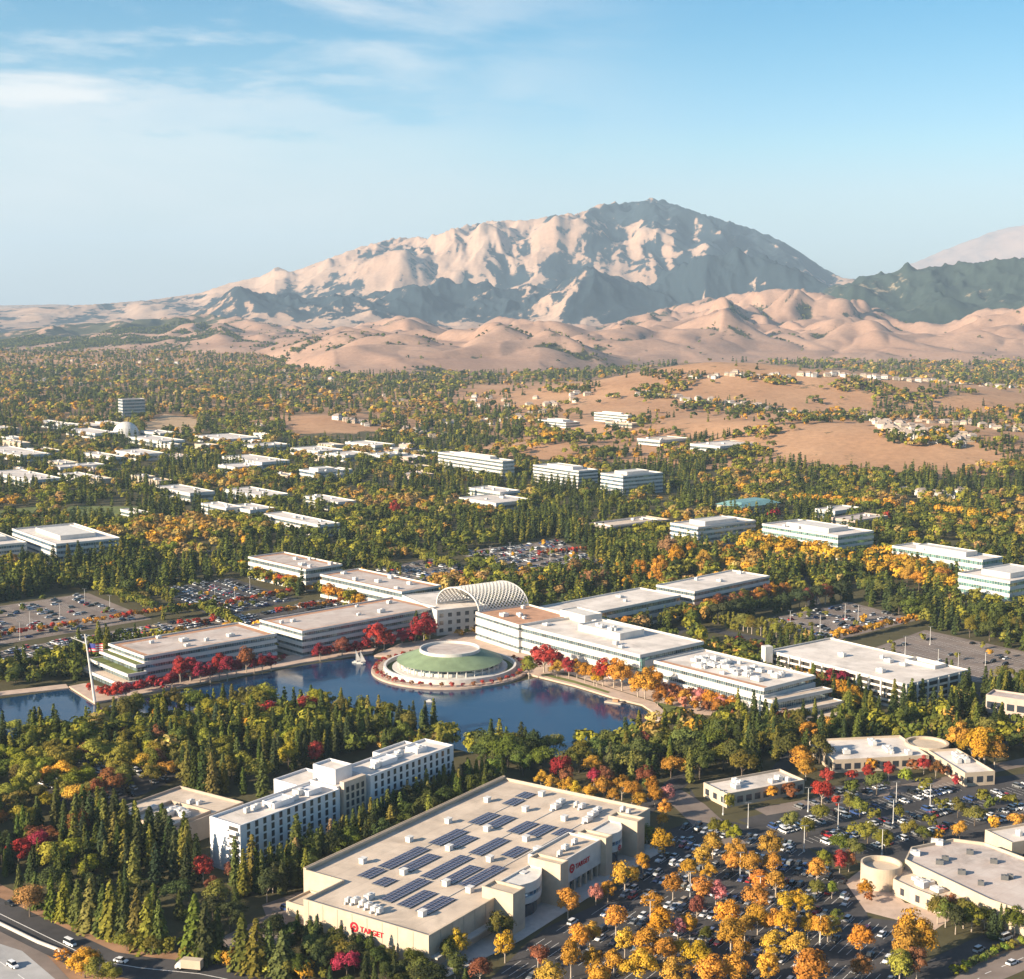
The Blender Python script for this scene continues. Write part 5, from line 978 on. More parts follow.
def build_cars(vis):
    "the 300 that show largest are cars of their own, the rest one object"
    order = sorted(range(len(CARS)), key=lambda i: -vis[i]); top = [i for i in order if vis[i] > 0][:290]; rest = [i for i in order if i not in set(top) and vis[i] > 0.0]; near = set(top[:30])
    lots = {}
    for i, c in enumerate(CARS): lots.setdefault(c['lot'], {}).setdefault(c['row'], []).append(i)
    for lt in lots.values():
        rows = sorted(lt.values(), key=lambda r: min(math.hypot(CARS[i]['x'], CARS[i]['y']) for i in r))
        for rn, r in enumerate(rows):
            for kn, i in enumerate(sorted(r, key=lambda i: CARS[i]['x'] / CARS[i]['y'])): CARS[i]['row'] = rn + 1; CARS[i]['k'] = kn + 1
    for i in top:
        c = CARS[i]; kn = {'sedan': 'car', 'suv': 'SUV', 'pickup': 'pickup'}[c['kind']]; end = c['end']
        lb = f"{c['col']} {kn}, {ordn(c['k'])} from left in {ordn(c['row'])} nearest row of the {c['lot']}"
        if i in near: full_car(c['kind'], 'parked_car', lb, 'car', c['x'], c['y'], c['rz'], c['col'], 0.06, 'cars parked in rows')
        else:
            o = link('parked_car', merged(c['kind'])); o.location = (c['x'], c['y'], 0.06); o.rotation_euler = (0, 0, c['rz']); o.color = (*PAINT[c['col']], 1); tag(o, lb, 'car', 'cars parked in rows')
    pool = {}
    V, Fq, Mi = [], [], []; off = 0; mats = []; slot = {}
    for i in rest:
        c = CARS[i]; ca, sa = math.cos(c['rz']), math.sin(c['rz']); me = merged(c['kind'])
        vs = [(c['x'] + v.co.x * ca - v.co.y * sa, c['y'] + v.co.x * sa + v.co.y * ca, .06 + v.co.z) for v in me.vertices]
        if c['col'] not in slot: slot[c['col']] = len(mats); mats.append(mat('paint_' + c['col'], PAINT[c['col']], 0.3, .02))
        V += vs
        for p in me.polygons: Fq.append(tuple(k + off for k in p.vertices)); Mi.append((slot[c['col']], -1, -2, -3)[p.material_index] if p.material_index == 0 else -p.material_index)
        off += len(vs)
    if V:
        n = len(mats); mats += [M['carglass'], M['tyre'], M['lamp']]; me = bpy.data.meshes.new('distant_cars'); me.from_pydata(V, [], Fq)
        for m in mats: me.materials.append(m)
        me.polygons.foreach_set('material_index', [k if k >= 0 else n - k - 1 for k in Mi]); me.update(); o = link('distant_cars', me); o['kind'] = 'stuff'
# ------------------------------------------------------------------ trees
def cloud(C, N, Sz, rng, jit=0.5, asp=0.75):
    "leaf clumps as small quads: centres C, facing N, size Sz"
    n = len(C); N = N + rng.normal(0, jit, (n, 3)); N /= np.linalg.norm(N, axis=1, keepdims=True) + 1e-9
    T = np.cross(N, rng.normal(0, 1, (n, 3))); T /= np.linalg.norm(T, axis=1, keepdims=True) + 1e-9; B = np.cross(N, T)
    s = np.asarray(Sz).reshape(-1, 1) * rng.uniform(.7, 1.3, (n, 1)) * 0.5
    V = np.stack([C - T * s - B * s * asp, C + T * s - B * s * asp * .7, C + T * s * .8 + B * s * asp, C - T * s * .9 + B * s * asp], 1)
    return V.reshape(-1, 3), np.arange(n * 4).reshape(n, 4)
def conifer(seed, whorls=26, rmax=0.17, per=9, k=4, power=0.75, base=0.07, leaf=0.05, droop=0.25, gap=0.0):
    rng = np.random.default_rng(seed); C, N, L, Z = [], [], [], []
    for w in range(whorls):
        t = base + (1 - base) * (w + rng.uniform(-.3, .3)) / whorls; t = min(max(t, base), 0.985); r = rmax * (1 - t) ** power * min(1, 0.55 + (t - base) * 6) * rng.uniform(.78, 1.15) + 0.008
        nb = max(3, int(per * (0.5 + (1 - t))))
        for a in rng.uniform(0, 2 * np.pi) + np.arange(nb) * 2 * np.pi / nb:
            if rng.random() < gap: continue
            a += rng.normal(0, .2); rl = r * rng.uniform(.7, 1.15); lv = rng.uniform(.72, 1.25)
            for q in range(k):
                f = 0.35 + 0.65 * (q + rng.random()) / k; C.append((rl * f * np.cos(a), rl * f * np.sin(a), t - droop * rl * f * f + rng.normal(0, .006))); N.append((.75 * np.cos(a), .75 * np.sin(a), .7)); L.append(leaf * (1.15 - .45 * t)); Z.append(lv * rng.uniform(.8, 1.2))
    V, Fq = cloud(np.array(C), np.array(N), np.array(L), rng, .28); return V, Fq, np.array(Z)
def broad(seed, clumps=34, leaves=74, rx=0.36, rz=0.36, zc=0.60, leaf=0.042, cr=0.15, low=0.2):
    rng = np.random.default_rng(seed); C, N, L, Z = [], [], [], []
    for c in range(clumps):
        d = rng.normal(0, 1, 3); d /= np.linalg.norm(d); d[2] = d[2] if d[2] > -.55 else -d[2] * .5
        f = rng.uniform(.35, .95) ** .6; cc = np.array([d[0] * rx * f, d[1] * rx * f, zc + d[2] * rz * f]) * np.array([1, 1, 1]); r = cr * rng.uniform(.7, 1.25); cl = rng.uniform(.75, 1.22)
        e = rng.normal(0, 1, (leaves, 3)); e /= np.linalg.norm(e, axis=1, keepdims=True); e[:, 2] = np.where(e[:, 2] < -.5, -e[:, 2], e[:, 2]); p = cc + e * r * rng.uniform(.65, 1.05, (leaves, 1)) * np.array([1, 1, .8]); C.append(p); N.append(e + d * .5); L.append(np.full(leaves, leaf)); Z.append(cl * rng.uniform(.78, 1.22, leaves))
    C = np.concatenate(C); k = C[:, 2] > low; V, Fq = cloud(C[k], np.concatenate(N)[k], np.concatenate(L)[k], rng, .30); return V, Fq, np.concatenate(Z)[k]
PR = {
 'conifer': [conifer(s, rmax=r, power=p, gap=g, per=pr) for s, r, p, g, pr in ((1, .17, .7, .05, 10), (2, .15, .6, .08, 9), (3, .20, .8, .05, 11), (4, .165, .55, .12, 10), (5, .22, .65, .15, 11), (6, .13, .5, .05, 9))],
 'deodar': [conifer(s, 24, r, 9, 5, .85, .06, .062, .45, .12) for s, r in ((11, .30), (12, .27), (13, .33), (14, .25))],
 'broad': [broad(s, rx=a, rz=b) for s, a, b in ((21, .40, .34), (22, .44, .32), (23, .36, .38), (24, .48, .34), (25, .42, .36))],
 'upright': [broad(s, 32, 74, a, .40, .58, .042, .14, .2) for s, a in ((31, .31), (32, .35), (33, .28), (34, .38), (35, .33))],
 'shrub': [broad(s, 14, 30, .5, .42, .42, .10, .22, 0.02) for s in (41, 42)],
}
MID = {
 'conifer': [conifer(s, 11, r, 6, 3, .65, .05, .10, .2) for s, r in ((51, .19), (52, .16), (53, .22), (54, .17))],
 'deodar': [conifer(s, 9, .28, 6, 2, .8, .05, .14, .4) for s in (55, 56)],
 'broad': [broad(s, 12, 16, a, b, .56, .125, .18, .1) for s, a, b in ((61, .40, .34), (62, .45, .32), (63, .36, .38), (64, .48, .30))],
 'upright': [broad(s, 11, 16, a, .40, .54, .125, .17, .1) for s, a in ((71, .33), (72, .38), (73, .30))],
 'shrub': [broad(s, 5, 9, .5, .42, .42, .25, .25, 0.0) for s in (76, 77)],
}
LOW = {
 'conifer': [conifer(s, 5, .17, 4, 1, .6, .05, .24, .1) for s in (81, 82, 83)], 'deodar': [conifer(84, 5, .26, 4, 1, .7, .05, .3, .1)],
 'broad': [broad(s, 4, 6, .40, .34, .54, .34, .24, .05) for s in (91, 92, 93, 94)], 'upright': [broad(s, 4, 6, .3, .4, .54, .32, .2, .05) for s in (95, 96)], 'shrub': [broad(s, 3, 5, .5, .4, .4, .45, .25, 0) for s in (97, 98)],
}
KNAME = {'conifer': 'conifer', 'deodar': 'cedar', 'broad': 'broadleaf_tree', 'upright': 'autumn_tree', 'shrub': 'shrub'}
KCAT = {'conifer': 'conifer', 'deodar': 'conifer', 'broad': 'tree', 'upright': 'tree', 'shrub': 'shrub'}
TONE = {  # leaf colours
 'dark green': (0.064, 0.079, 0.021), 'deep green': (0.053, 0.071, 0.025), 'green': (0.112, 0.130, 0.025), 'olive': (0.190, 0.175, 0.030), 'yellow-green': (0.265, 0.245, 0.03), 'lime': (0.20, 0.23, 0.03),
 'golden': (0.53, 0.285, 0.034), 'yellow': (0.52, 0.32, 0.034), 'orange': (0.56, 0.265, 0.035), 'rust': (0.27, 0.105, 0.042), 'red': (0.40, 0.055, 0.036), 'crimson': (0.30, 0.035, 0.040), 'pink': (0.55, 0.22, 0.13), 'tan': (0.34, 0.21, 0.08), 'straw': (0.40, 0.29, 0.09), 'amber': (0.40, 0.23, 0.055)}
TREES = []
def tree(x, y, kind, h, tone, zone, z=0.0): TREES.append((x, y, z, kind, h, tone, zone))
def blocked(x, y, marg=0):
    r = np.zeros(np.shape(x), bool)
    for p in BUILD + NOTREE: r |= inpoly(x, y, p)
    return r
def pickw(mix, rng): 
    k = list(mix.items()); return rng.choices([a for a, _ in k], [b for _, b in k])[0]
def zone(phrase, pts, mix, sp_, hr, seed=0, world=None):
    "fill a patch of ground with trees of a mix {(kind, tone): weight}, sp_ metres apart"
    P = world or pol(pts); xs = [p[0] for p in P]; ys = [p[1] for p in P]; rng = random.Random(seed + len(phrase)); pl = []; A = abs(area2(P)) / 2; n = int(A / sp_ ** 2 * 6)
    X = np.array([rng.uniform(min(xs), max(xs)) for _ in range(n)]); Y = np.array([rng.uniform(min(ys), max(ys)) for _ in range(n)]); ok = inpoly(X, Y, P) & ~blocked(X, Y); cell = {}
    for x, y in zip(X[ok], Y[ok]):
        i, j = int(x // sp_), int(y // sp_)
        if any((x - a) ** 2 + (y - b) ** 2 < sp_ ** 2 for u in (-1, 0, 1) for v in (-1, 0, 1) for a, b in cell.get((i + u, j + v), ())): continue
        cell.setdefault((i, j), []).append((x, y)); k, t = pickw(mix, rng); tree(float(x), float(y), k, rng.uniform(*hr) * (0.8 if k in ('broad', 'upright') else 1) * (0.3 if k == 'shrub' else 1), t, phrase)
def rowt(phrase, pts, mix, step, hr, seed=0, jit=0.6, wid=0):
    rng = random.Random(seed + len(phrase)); P = [np.array(at(*p)) for p in pts]
    for a, b in zip(P[:-1], P[1:]):
        L = np.linalg.norm(b - a); d = (b - a) / L; nn = np.array([-d[1], d[0]]); s = rng.uniform(0, step)
        while s < L:
            q = a + d * s + nn * (rng.uniform(-jit, jit) + rng.uniform(-wid, wid)); k, t = pickw(mix, rng); tree(float(q[0]), float(q[1]), k, rng.uniform(*hr), t, phrase); s += step * rng.uniform(.8, 1.2)
def crowns(phrase, lst, kind, h):
    "single trees by the middle of their crowns in the photograph"
    for e in lst:
        px, py, tone = e[0], e[1], e[2]; s = e[3] if len(e) > 3 else 1.0; hh = h * s; x, y = at(px, py, hh * .58)
        if inpoly(np.array([x]), np.array([y]), SPL)[0]: x, y = x + sv[0] * 3, y + sv[1] * 3
        tree(x, y, e[4] if len(e) > 4 else kind, hh, tone, phrase)
dg = {('conifer', 'dark green'): 5, ('conifer', 'deep green'): 4, ('conifer', 'green'): 3, ('conifer', 'olive'): 2}
dgo = {('conifer', 'dark green'): 3, ('conifer', 'green'): 3, ('conifer', 'olive'): 3, ('broad', 'olive'): 2, ('broad', 'green'): 2}
# --- freeway belt
for px, py, h, t in ((52, 917, 15, 'green'), (66, 921, 17, 'olive'), (79, 925, 16, 'green'), (92, 930, 18, 'olive'), (104, 934, 17, 'green'), (112, 938, 20, 'olive'), (125, 941, 16, 'green'), (138, 945, 19, 'olive'), (149, 948, 18, 'olive'), (160, 950, 17, 'green'), (196, 958, 21, 'green'), (206, 962, 20, 'dark green'), (218, 958, 17, 'green'), (243, 968, 18, 'green'), (257, 971, 17, 'olive'), (270, 970, 16, 'green'), (283, 977, 15, 'green'), (36, 908, 13, 'green'), (20, 900, 13, 'green')): tree(*at(px, py), 'deodar', h, t, 'belt along the ramp road')
tree(*at(30, 917), 'broad', 11, 'tan', 'belt along the ramp road'); tree(*at(85, 978), 'broad', 9, 'golden', 'wedge between ramp and freeway'); tree(*at(98, 984), 'broad', 8, 'olive', 'wedge between ramp and freeway'); tree(*at(62, 960), 'shrub', 4, 'golden', 'wedge between ramp and freeway'); tree(*at(112, 985), 'broad', 7, 'yellow-green', 'wedge between ramp and freeway'); tree(*at(92, 974), 'broad', 7, 'olive', 'wedge between ramp and freeway'); rowt('bushy edge of the ramp road', [(120, 949), (175, 957), (250, 969), (330, 985)], {('broad', 'olive'): 3, ('broad', 'yellow-green'): 3, ('shrub', 'yellow-green'): 2, ('shrub', 'golden'): 1}, 5, (4.5, 7.5), 2, 1.5); tree(*at(70, 968), 'shrub', 3, 'olive', 'wedge between ramp and freeway')
zone('shrub strip along the ramp road', [(45, 920), (100, 936), (160, 952), (280, 978), (330, 985), (330, 975), (200, 950), (100, 925)], {('shrub', 'olive'): 3, ('shrub', 'yellow-green'): 2, ('broad', 'olive'): 1}, 4.0, (8, 12), 3)
zone('thicket behind the ramp road belt', [(0, 880), (40, 895), (100, 915), (190, 935), (260, 950), (330, 965), (330, 940), (262, 940), (255, 905), (215, 915), (120, 890), (60, 865), (0, 850)], {('conifer', 'dark green'): 4, ('conifer', 'green'): 3, ('broad', 'crimson'): .6, ('broad', 'dark green'): 3, ('broad', 'rust'): .7}, 7.0, (10, 15), 4)
# --- hotel surroundings
zone('dark grove west of the white hotel', [(70, 848), (100, 826), (140, 838), (185, 852), (205, 872), (195, 890), (150, 893), (90, 876)], dg, 5.2, (14, 19), 5)
rowt('dark grove west of the white hotel', [(98, 836), (130, 848), (165, 862), (195, 880)], dg, 4.2, (15, 20), 6, 2)
zone('hedge of conifers between hotel and store', [(250, 893), (300, 872), (447, 795), (480, 785), (510, 788), (503, 797), (304, 893), (298, 905), (262, 912)], {('conifer', 'dark green'): 3, ('conifer', 'olive'): 3, ('conifer', 'green'): 3, ('upright', 'dark green'): 4, ('upright', 'green'): 3}, 3.9, (12, 17), 7)
rowt('hedge of conifers between hotel and store', [(262, 890), (300, 874), (380, 832), (447, 797), (490, 786)], {('conifer', 'olive'): 4, ('conifer', 'green'): 3, ('conifer', 'tan'): 1}, 4.0, (12, 16), 8, 1)
for px, py, h, t in ((236, 888, 19, 'green'), (244, 896, 17, 'olive'), (253, 889, 20, 'olive'), (262, 893, 16, 'green'), (297, 872, 22, 'green'), (310, 868, 17, 'olive'), (288, 880, 15, 'dark green'), (271, 882, 15, 'dark green')): tree(*at(px, py), 'conifer', h, t, 'tall clump at the hotel corner')
crowns('hotel forecourt', [(203, 868, 'red', 1.0), (212, 885, 'rust', .8), (229, 871, 'rust', .7), (216, 893, 'olive', 1)], 'upright', 10)
zone('tall grove between hotel and lake', [(180, 795), (246, 800), (282, 778), (345, 754), (430, 728), (470, 738), (540, 765), (560, 758), (470, 752), (400, 737), (300, 715), (200, 716), (175, 735), (178, 770)], {('conifer', 'dark green'): 5, ('conifer', 'deep green'): 3, ('conifer', 'green'): 4, ('conifer', 'olive'): 3, ('broad', 'yellow-green'): 4, ('broad', 'olive'): 2.5, ('broad', 'green'): 2, ('broad', 'red'): .3}, 6.2, (12, 17), 9)
rowt('tall grove between hotel and lake', [(185, 792), (215, 798)], dg, 4, (18, 22), 3); rowt('tall grove between hotel and lake', [(255, 800), (270, 797)], dg, 5, (17, 21), 4)
rowt('lake edge row below the terraced wing', [(78, 736), (150, 722), (210, 715), (300, 711), (350, 720), (410, 740)], {('conifer', 'olive'): 4, ('conifer', 'green'): 4, ('upright', 'yellow-green'): 3, ('upright', 'olive'): 3}, 4.0, (12, 16), 5, 4)
rowt('row of conifers behind the white hotel', [(290, 772), (345, 752), (440, 728)], dg, 6.5, (13, 18), 6, 2)
# --- yellow-green woods at the left
zone('yellow-green wood at the left edge', [(-20, 745), (70, 728), (165, 722), (185, 745), (180, 780), (125, 800), (60, 815), (-20, 820)], {('broad', 'yellow-green'): 8, ('broad', 'lime'): 1.5, ('broad', 'olive'): 3, ('broad', 'rust'): 1.1, ('broad', 'green'): 1.2, ('broad', 'golden'): .8, ('conifer', 'dark green'): .4}, 7.6, (10, 15), 10)
crowns('yellow-green wood at the left edge', [(28, 765, 'yellow-green', 1.2), (60, 757, 'yellow-green', 1.2), (95, 752, 'yellow-green', 1.2), (120, 758, 'yellow-green', 1.3), (30, 778, 'yellow-green', 1.3), (144, 763, 'golden', 1.0), (157, 760, 'rust', 1.0), (112, 780, 'rust', 1.1), (98, 790, 'rust', 1), (157, 735, 'rust', 1.1), (105, 735, 'orange', .9), (97, 733, 'red', .8), (176, 728, 'yellow-green', 1.2)], 'broad', 11)
zone('mixed wood below the yellow-green trees', [(-20, 822), (60, 818), (100, 815), (98, 832), (70, 850), (100, 885), (60, 890), (-20, 872)], {('conifer', 'green'): 4, ('conifer', 'dark green'): 4, ('broad', 'crimson'): .8, ('broad', 'rust'): 1.2, ('broad', 'yellow-green'): 2, ('deodar', 'green'): 1.5}, 6.5, (12, 16), 11)
# --- foreground thicket below the store
zone('thicket below the store end wall', [(300, 930), (330, 945), (420, 980), (470, 990), (520, 1000), (330, 1000), (280, 975), (275, 945)], {('broad', 'dark green'): 3, ('broad', 'green'): 3, ('broad', 'olive'): 2.5, ('conifer', 'dark green'): 2, ('broad', 'rust'): 1, ('broad', 'crimson'): .5}, 6.0, (8, 11.5), 12)
zone('thicket below the store end wall', [(300, 930), (312, 933), (430, 975), (440, 995), (400, 1000), (330, 965), (296, 945)], {('conifer', 'dark green'): 3, ('broad', 'green'): 3, ('broad', 'dark green'): 3}, 4.4, (8.5, 10.5), 13)
crowns('trees at the near corner of the store', [(450, 935, 'yellow', 1.1), (448, 948, 'olive', 1), (500, 925, 'olive', 1.1), (497, 912, 'green', .9), (505, 945, 'golden', 1.1), (480, 968, 'rust', 1), (538, 955, 'rust', .8), (455, 965, 'green', 1)], 'upright', 9)
# --- lake south-east and the belt behind the car parks
zone('dark trees at the foot of the lake', [(470, 760), (530, 757), (545, 775), (520, 776), (480, 768)], {('broad', 'dark green'): 4, ('broad', 'green'): 3, ('conifer', 'green'): 2}, 6.5, (12, 17), 14)
crowns('trees at the foot of the lake', [(490, 745, 'green', 1.25), (508, 748, 'green', 1.35), (520, 752, 'dark green', 1.2), (536, 745, 'deep green', 1.2), (562, 768, 'crimson', 1.1, 'broad'), (567, 775, 'rust', .8)], 'broad', 12)
zone('tree belt between lake and car parks', [(555, 775), (590, 758), (640, 742), (700, 735), (760, 730), (830, 722), (852, 738), (838, 752), (800, 768), (705, 780), (690, 786), (640, 790), (590, 782)], {('conifer', 'green'): 4, ('conifer', 'olive'): 3, ('conifer', 'dark green'): 3, ('broad', 'green'): 4, ('broad', 'olive'): 2.5, ('upright', 'golden'): 1.2, ('upright', 'rust'): .5}, 6.8, (12, 17), 15)
crowns('tree belt between lake and car parks', [(690, 740, 'green', 1.35), (715, 742, 'green', 1.35), (735, 755, 'green', 1.4), (742, 762, 'olive', 1.2), (617, 755, 'green', 1.2), (638, 750, 'green', 1.3), (687, 766, 'yellow', .8), (671, 765, 'orange', .9), (660, 745, 'olive', 1.1), (790, 745, 'green', 1.3), (770, 738, 'olive', 1.2), (820, 735, 'olive', 1.2)], 'broad', 11)
crowns('golden row behind the store', [(541, 778, 'golden'), (552, 783, 'golden'), (567, 786, 'golden', 1.1), (575, 788, 'yellow'), (590, 792, 'yellow', .9), (604, 787, 'golden', 1.2), (622, 786, 'golden', 1.3), (632, 790, 'golden', 1.2), (614, 795, 'golden'), (646, 774, 'rust', 1.2), (652, 785, 'orange', 1), (605, 775, 'rust', 1.1), (594, 777, 'crimson', 1), (640, 800, 'golden', .9), (655, 795, 'golden', 1.1)], 'upright', 8)
crowns('drive beside the store corner', [(668, 794, 'pink', 1.0), (665, 808, 'orange', .9), (663, 819, 'golden', .8), (640, 828, 'olive', .9), (643, 836, 'olive', .7)], 'upright', 8.5)
# --- car park trees
cp = [(662, 842, 'golden', 1.2), (643, 862, 'golden', 1), (625, 876, 'golden', 1.2), (596, 893, 'pink', .8), (608, 890, 'golden', .8), (568, 902, 'golden', 1.1), (616, 919, 'golden', 1), (579, 938, 'golden', 1.1), (590, 934, 'golden', 1.0), (625, 941, 'yellow', 1), (654, 903, 'orange', 1), (571, 957, 'golden', 1.2), (593, 959, 'yellow', .9), (614, 960, 'golden', .9), (638, 967, 'golden', 1.3), (660, 922, 'orange', 1.3), (678, 927, 'pink', .9), (652, 944, 'orange', 1.35), (664, 950, 'orange', 1.1), (681, 948, 'yellow', .8), (697, 955, 'yellow', 1.1), (711, 973, 'golden', 1.2), (673, 885, 'golden', 1), (689, 868, 'orange', 1), (708, 872, 'golden', .8), (703, 857, 'golden', 1.1), (713, 843, 'golden', 1.1), (700, 889, 'orange', 1.1), (716, 891, 'pink', .9), (697, 906, 'rust', 1), (728, 914, 'orange', 1.1), (731, 934, 'golden', 1.2), (735, 850, 'golden', 1.1), (733, 862, 'golden', .9), (715, 827, 'olive', .8), (725, 827, 'yellow-green', .8), (734, 834, 'yellow-green', .9), (706, 934, 'green', .8), (771, 845, 'golden', 1.2), (772, 863, 'golden', 1.1), (750, 863, 'golden', 1.2), (760, 880, 'orange', .9), (776, 881, 'orange', 1.1), (756, 897, 'golden', 1.1), (758, 917, 'golden', 1.1), (784, 903, 'yellow', 1), (797, 901, 'yellow', 1), (806, 903, 'yellow', .9), (773, 920, 'golden', 1), (786, 922, 'golden', 1.2), (776, 945, 'yellow', 1.1), (798, 945, 'golden', 1.3), (808, 925, 'yellow', .9), (820, 927, 'golden', 1), (828, 927, 'yellow', .9), (768, 967, 'yellow', 1.2), (811, 971, 'orange', 1.5), (837, 916, 'lime', .6), (861, 938, 'orange', 1), (817, 869, 'orange', 1.1), (825, 859, 'olive', 1), (840, 860, 'red', .9), (849, 860, 'rust', .8), (817, 888, 'lime', .7), (832, 888, 'lime', .7), (862, 967, 'rust', .9), (550, 975, 'golden', 1), (600, 978, 'golden', 1.1), (675, 972, 'golden', 1.1), (735, 970, 'golden', 1.1), (745, 925, 'golden', 1), (742, 950, 'golden', 1), (690, 925, 'orange', .9)]
crowns('store car park', cp, 'upright', 9.3)
crowns('street edge by the drum shop', [(913, 932, 'golden', 1.7), (905, 945, 'golden', 1.4), (922, 940, 'golden', 1.4), (900, 964, 'yellow-green', 1.1), (917, 962, 'rust', 1.1), (866, 888, 'orange', .7), (946, 911, 'green', 1), (938, 908, 'olive', 1), (964, 912, 'olive', 1), (972, 917, 'olive', .9), (950, 897, 'rust', .9), (994, 921, 'dark green', 1.1, 'conifer'), (1001, 915, 'dark green', 1, 'conifer'), (1015, 912, 'green', 1), (985, 916, 'green', .8), (956, 918, 'dark green', 1), (870, 896, 'rust', .5)], 'upright', 9.5)
rowt('hedge along the street', [(955, 976), (990, 956), (1040, 938)], {('shrub', 'yellow-green'): 3, ('shrub', 'lime'): 2, ('shrub', 'green'): 2}, 2.6, (2.6, 3.6), 3, .8)
cu = [(791, 820, 'olive', .9), (807, 826, 'olive', .9), (821, 812, 'olive', 1), (850, 801, 'olive', 1), (860, 806, 'olive', 1), (868, 831, 'olive', 1), (886, 839, 'olive', 1), (874, 814, 'olive', .8), (899, 812, 'olive', .8), (910, 828, 'olive', .9), (924, 834, 'green', .9), (930, 820, 'olive', .8), (960, 829, 'golden', .9), (939, 835, 'golden', .7), (958, 806, 'olive', 1), (975, 814, 'olive', 1), (983, 796, 'olive', .9), (992, 803, 'green', .9), (996, 823, 'golden', .8), (941, 803, 'olive', .8), (852, 787, 'green', .9), (877, 782, 'green', 1.2), (907, 775, 'lime', .9), (924, 784, 'olive', .9), (772, 792, 'orange', .8), (791, 790, 'rust', .9), (731, 801, 'olive', .9), (841, 842, 'green', 1), (855, 847, 'olive', .9), (869, 831, 'olive', .8), (883, 838, 'olive', .9), (855, 828, 'olive', .8), (808, 826, 'olive', .8), (1010, 800, 'olive', .9), (1015, 820, 'golden', .9)]
crowns('shops car park', [(x, y, t, s * 1.1) for x, y, t, s in cu], 'broad', 7.5)
crowns('front of the shop row', [(822, 791, 'red', 1.3), (828, 776, 'red', 1), (836, 801, 'red', .8), (852, 775, 'red', .8), (869, 772, 'red', 1), (889, 770, 'red', 1), (871, 761, 'orange', .9), (924, 764, 'red', 1), (936, 768, 'rust', 1), (913, 764, 'rust', .9), (945, 770, 'rust', .8), (956, 781, 'crimson', .7), (802, 757, 'golden', 1.6), (806, 768, 'golden', 1.2)], 'upright', 8)
crowns('golden trees beyond the shop row', [(960, 737, 'golden', 1.3), (972, 743, 'golden', 1.3), (985, 743, 'golden', 1.5), (980, 752, 'golden', 1.2), (995, 752, 'golden', 1.1), (968, 728, 'olive', 1.1), (940, 725, 'olive', 1.1), (985, 730, 'olive', 1.2)], 'upright', 11)
# --- lakeside reds
crowns('bank below the terraced wing', [(100, 690, 'red', .7), (108, 692, 'red', .8), (118, 690, 'red', 1), (126, 690, 'crimson', .9), (151, 681, 'crimson', .8), (161, 683, 'crimson', .8), (172, 679, 'crimson', .9), (180, 669, 'red', 1.4), (190, 667, 'red', 1.4), (200, 672, 'crimson', 1.1), (210, 671, 'crimson', 1.1), (219, 664, 'crimson', 1.5), (227, 666, 'crimson', 1.4), (236, 667, 'crimson', 1), (246, 659, 'rust', 1.4), (254, 664, 'crimson', .9), (262, 663, 'crimson', 1), (271, 661, 'crimson', 1), (140, 684, 'crimson', .8), (90, 687, 'red', .6)], 'upright', 10.5)
crowns('bank below the second west wing', [(320, 651, 'crimson', 1), (329, 650, 'crimson', .9), (342, 645, 'rust', 1.2), (357, 646, 'crimson', .9), (349, 648, 'crimson', .8), (366, 643, 'crimson', .8), (375, 634, 'red', 1.5), (384, 637, 'red', 1.2), (392, 640, 'crimson', .9), (402, 636, 'crimson', 1), (408, 637, 'crimson', .9), (415, 633, 'crimson', 1.1), (424, 625, 'red', 1.6), (430, 631, 'red', 1)], 'upright', 10.5)
crowns('bank below the long east wing', [(522, 650, 'red', 1.4), (529, 656, 'yellow-green', 1.2), (537, 655, 'red', 1.2), (544, 657, 'red', 1.5), (553, 659, 'red', 1.4), (557, 668, 'yellow', .9), (569, 666, 'red', 1.2), (577, 667, 'orange', 1.1), (585, 671, 'orange', 1.1), (594, 674, 'orange', 1.1), (603, 671, 'red', 1.4), (597, 677, 'yellow', .9), (614, 671, 'orange', 1.4), (622, 674, 'orange', 1.4), (645, 682, 'orange', 1.5), (655, 681, 'orange', 1.5), (638, 684, 'orange', 1.2)], 'upright', 11)
for k in range(4):
    rowt('orange grove at the east end of the lake', [(652 + k * 4, 698 + k * 3.5), (740 + k * 2, 714 + k * 3.5)] if False else [(648 + k * 3, 690 + k * 6), (745, 706 + k * 5)], {('upright', 'orange'): 5, ('upright', 'rust'): 3, ('upright', 'pink'): 3, ('upright', 'golden'): 1}, 6.5, (7, 9.5), k, .6)
crowns('behind the machinery wing', [(740, 642, 'red', 1), (752, 646, 'orange', 1), (760, 650, 'rust', 1), (772, 655, 'red', .9), (782, 660, 'rust', .9), (797, 664, 'orange', 1), (810, 668, 'orange', 1), (822, 672, 'olive', 1), (832, 680, 'red', 1.3), (842, 681, 'crimson', 1.4), (847, 692, 'orange', 1.3), (855, 697, 'yellow', 1.2), (838, 690, 'orange', 1.2), (787, 662, 'orange', .8), (818, 672, 'rust', 1)], 'upright', 10)
zone('conifers in front of the parking structure', [(765, 716), (800, 722), (850, 722), (930, 725), (965, 735), (930, 720), (880, 714), (855, 712), (800, 705)], {('conifer', 'green'): 4, ('conifer', 'olive'): 3, ('upright', 'rust'): 1, ('upright', 'golden'): 1, ('upright', 'olive'): 2}, 6, (10, 15), 16)
for i in range(46):
    t = 2 * math.pi * i / 46
    if math.sin(t) < 0.55 or math.cos(t) < -.3: tree(pc[0] + 40.6 * math.cos(t), pc[1] + 40.6 * math.sin(t), 'shrub', 2.6 + (i % 3) * .3, ('crimson', 'rust', 'red')[i % 3], 'ring round the pavilion', 1.05)
rowt('bed in front of the entrance block', [(455, 636), (478, 636)], {('upright', 'golden'): 3, ('upright', 'olive'): 2, ('shrub', 'golden'): 2}, 4, (4, 6), 3, 3)
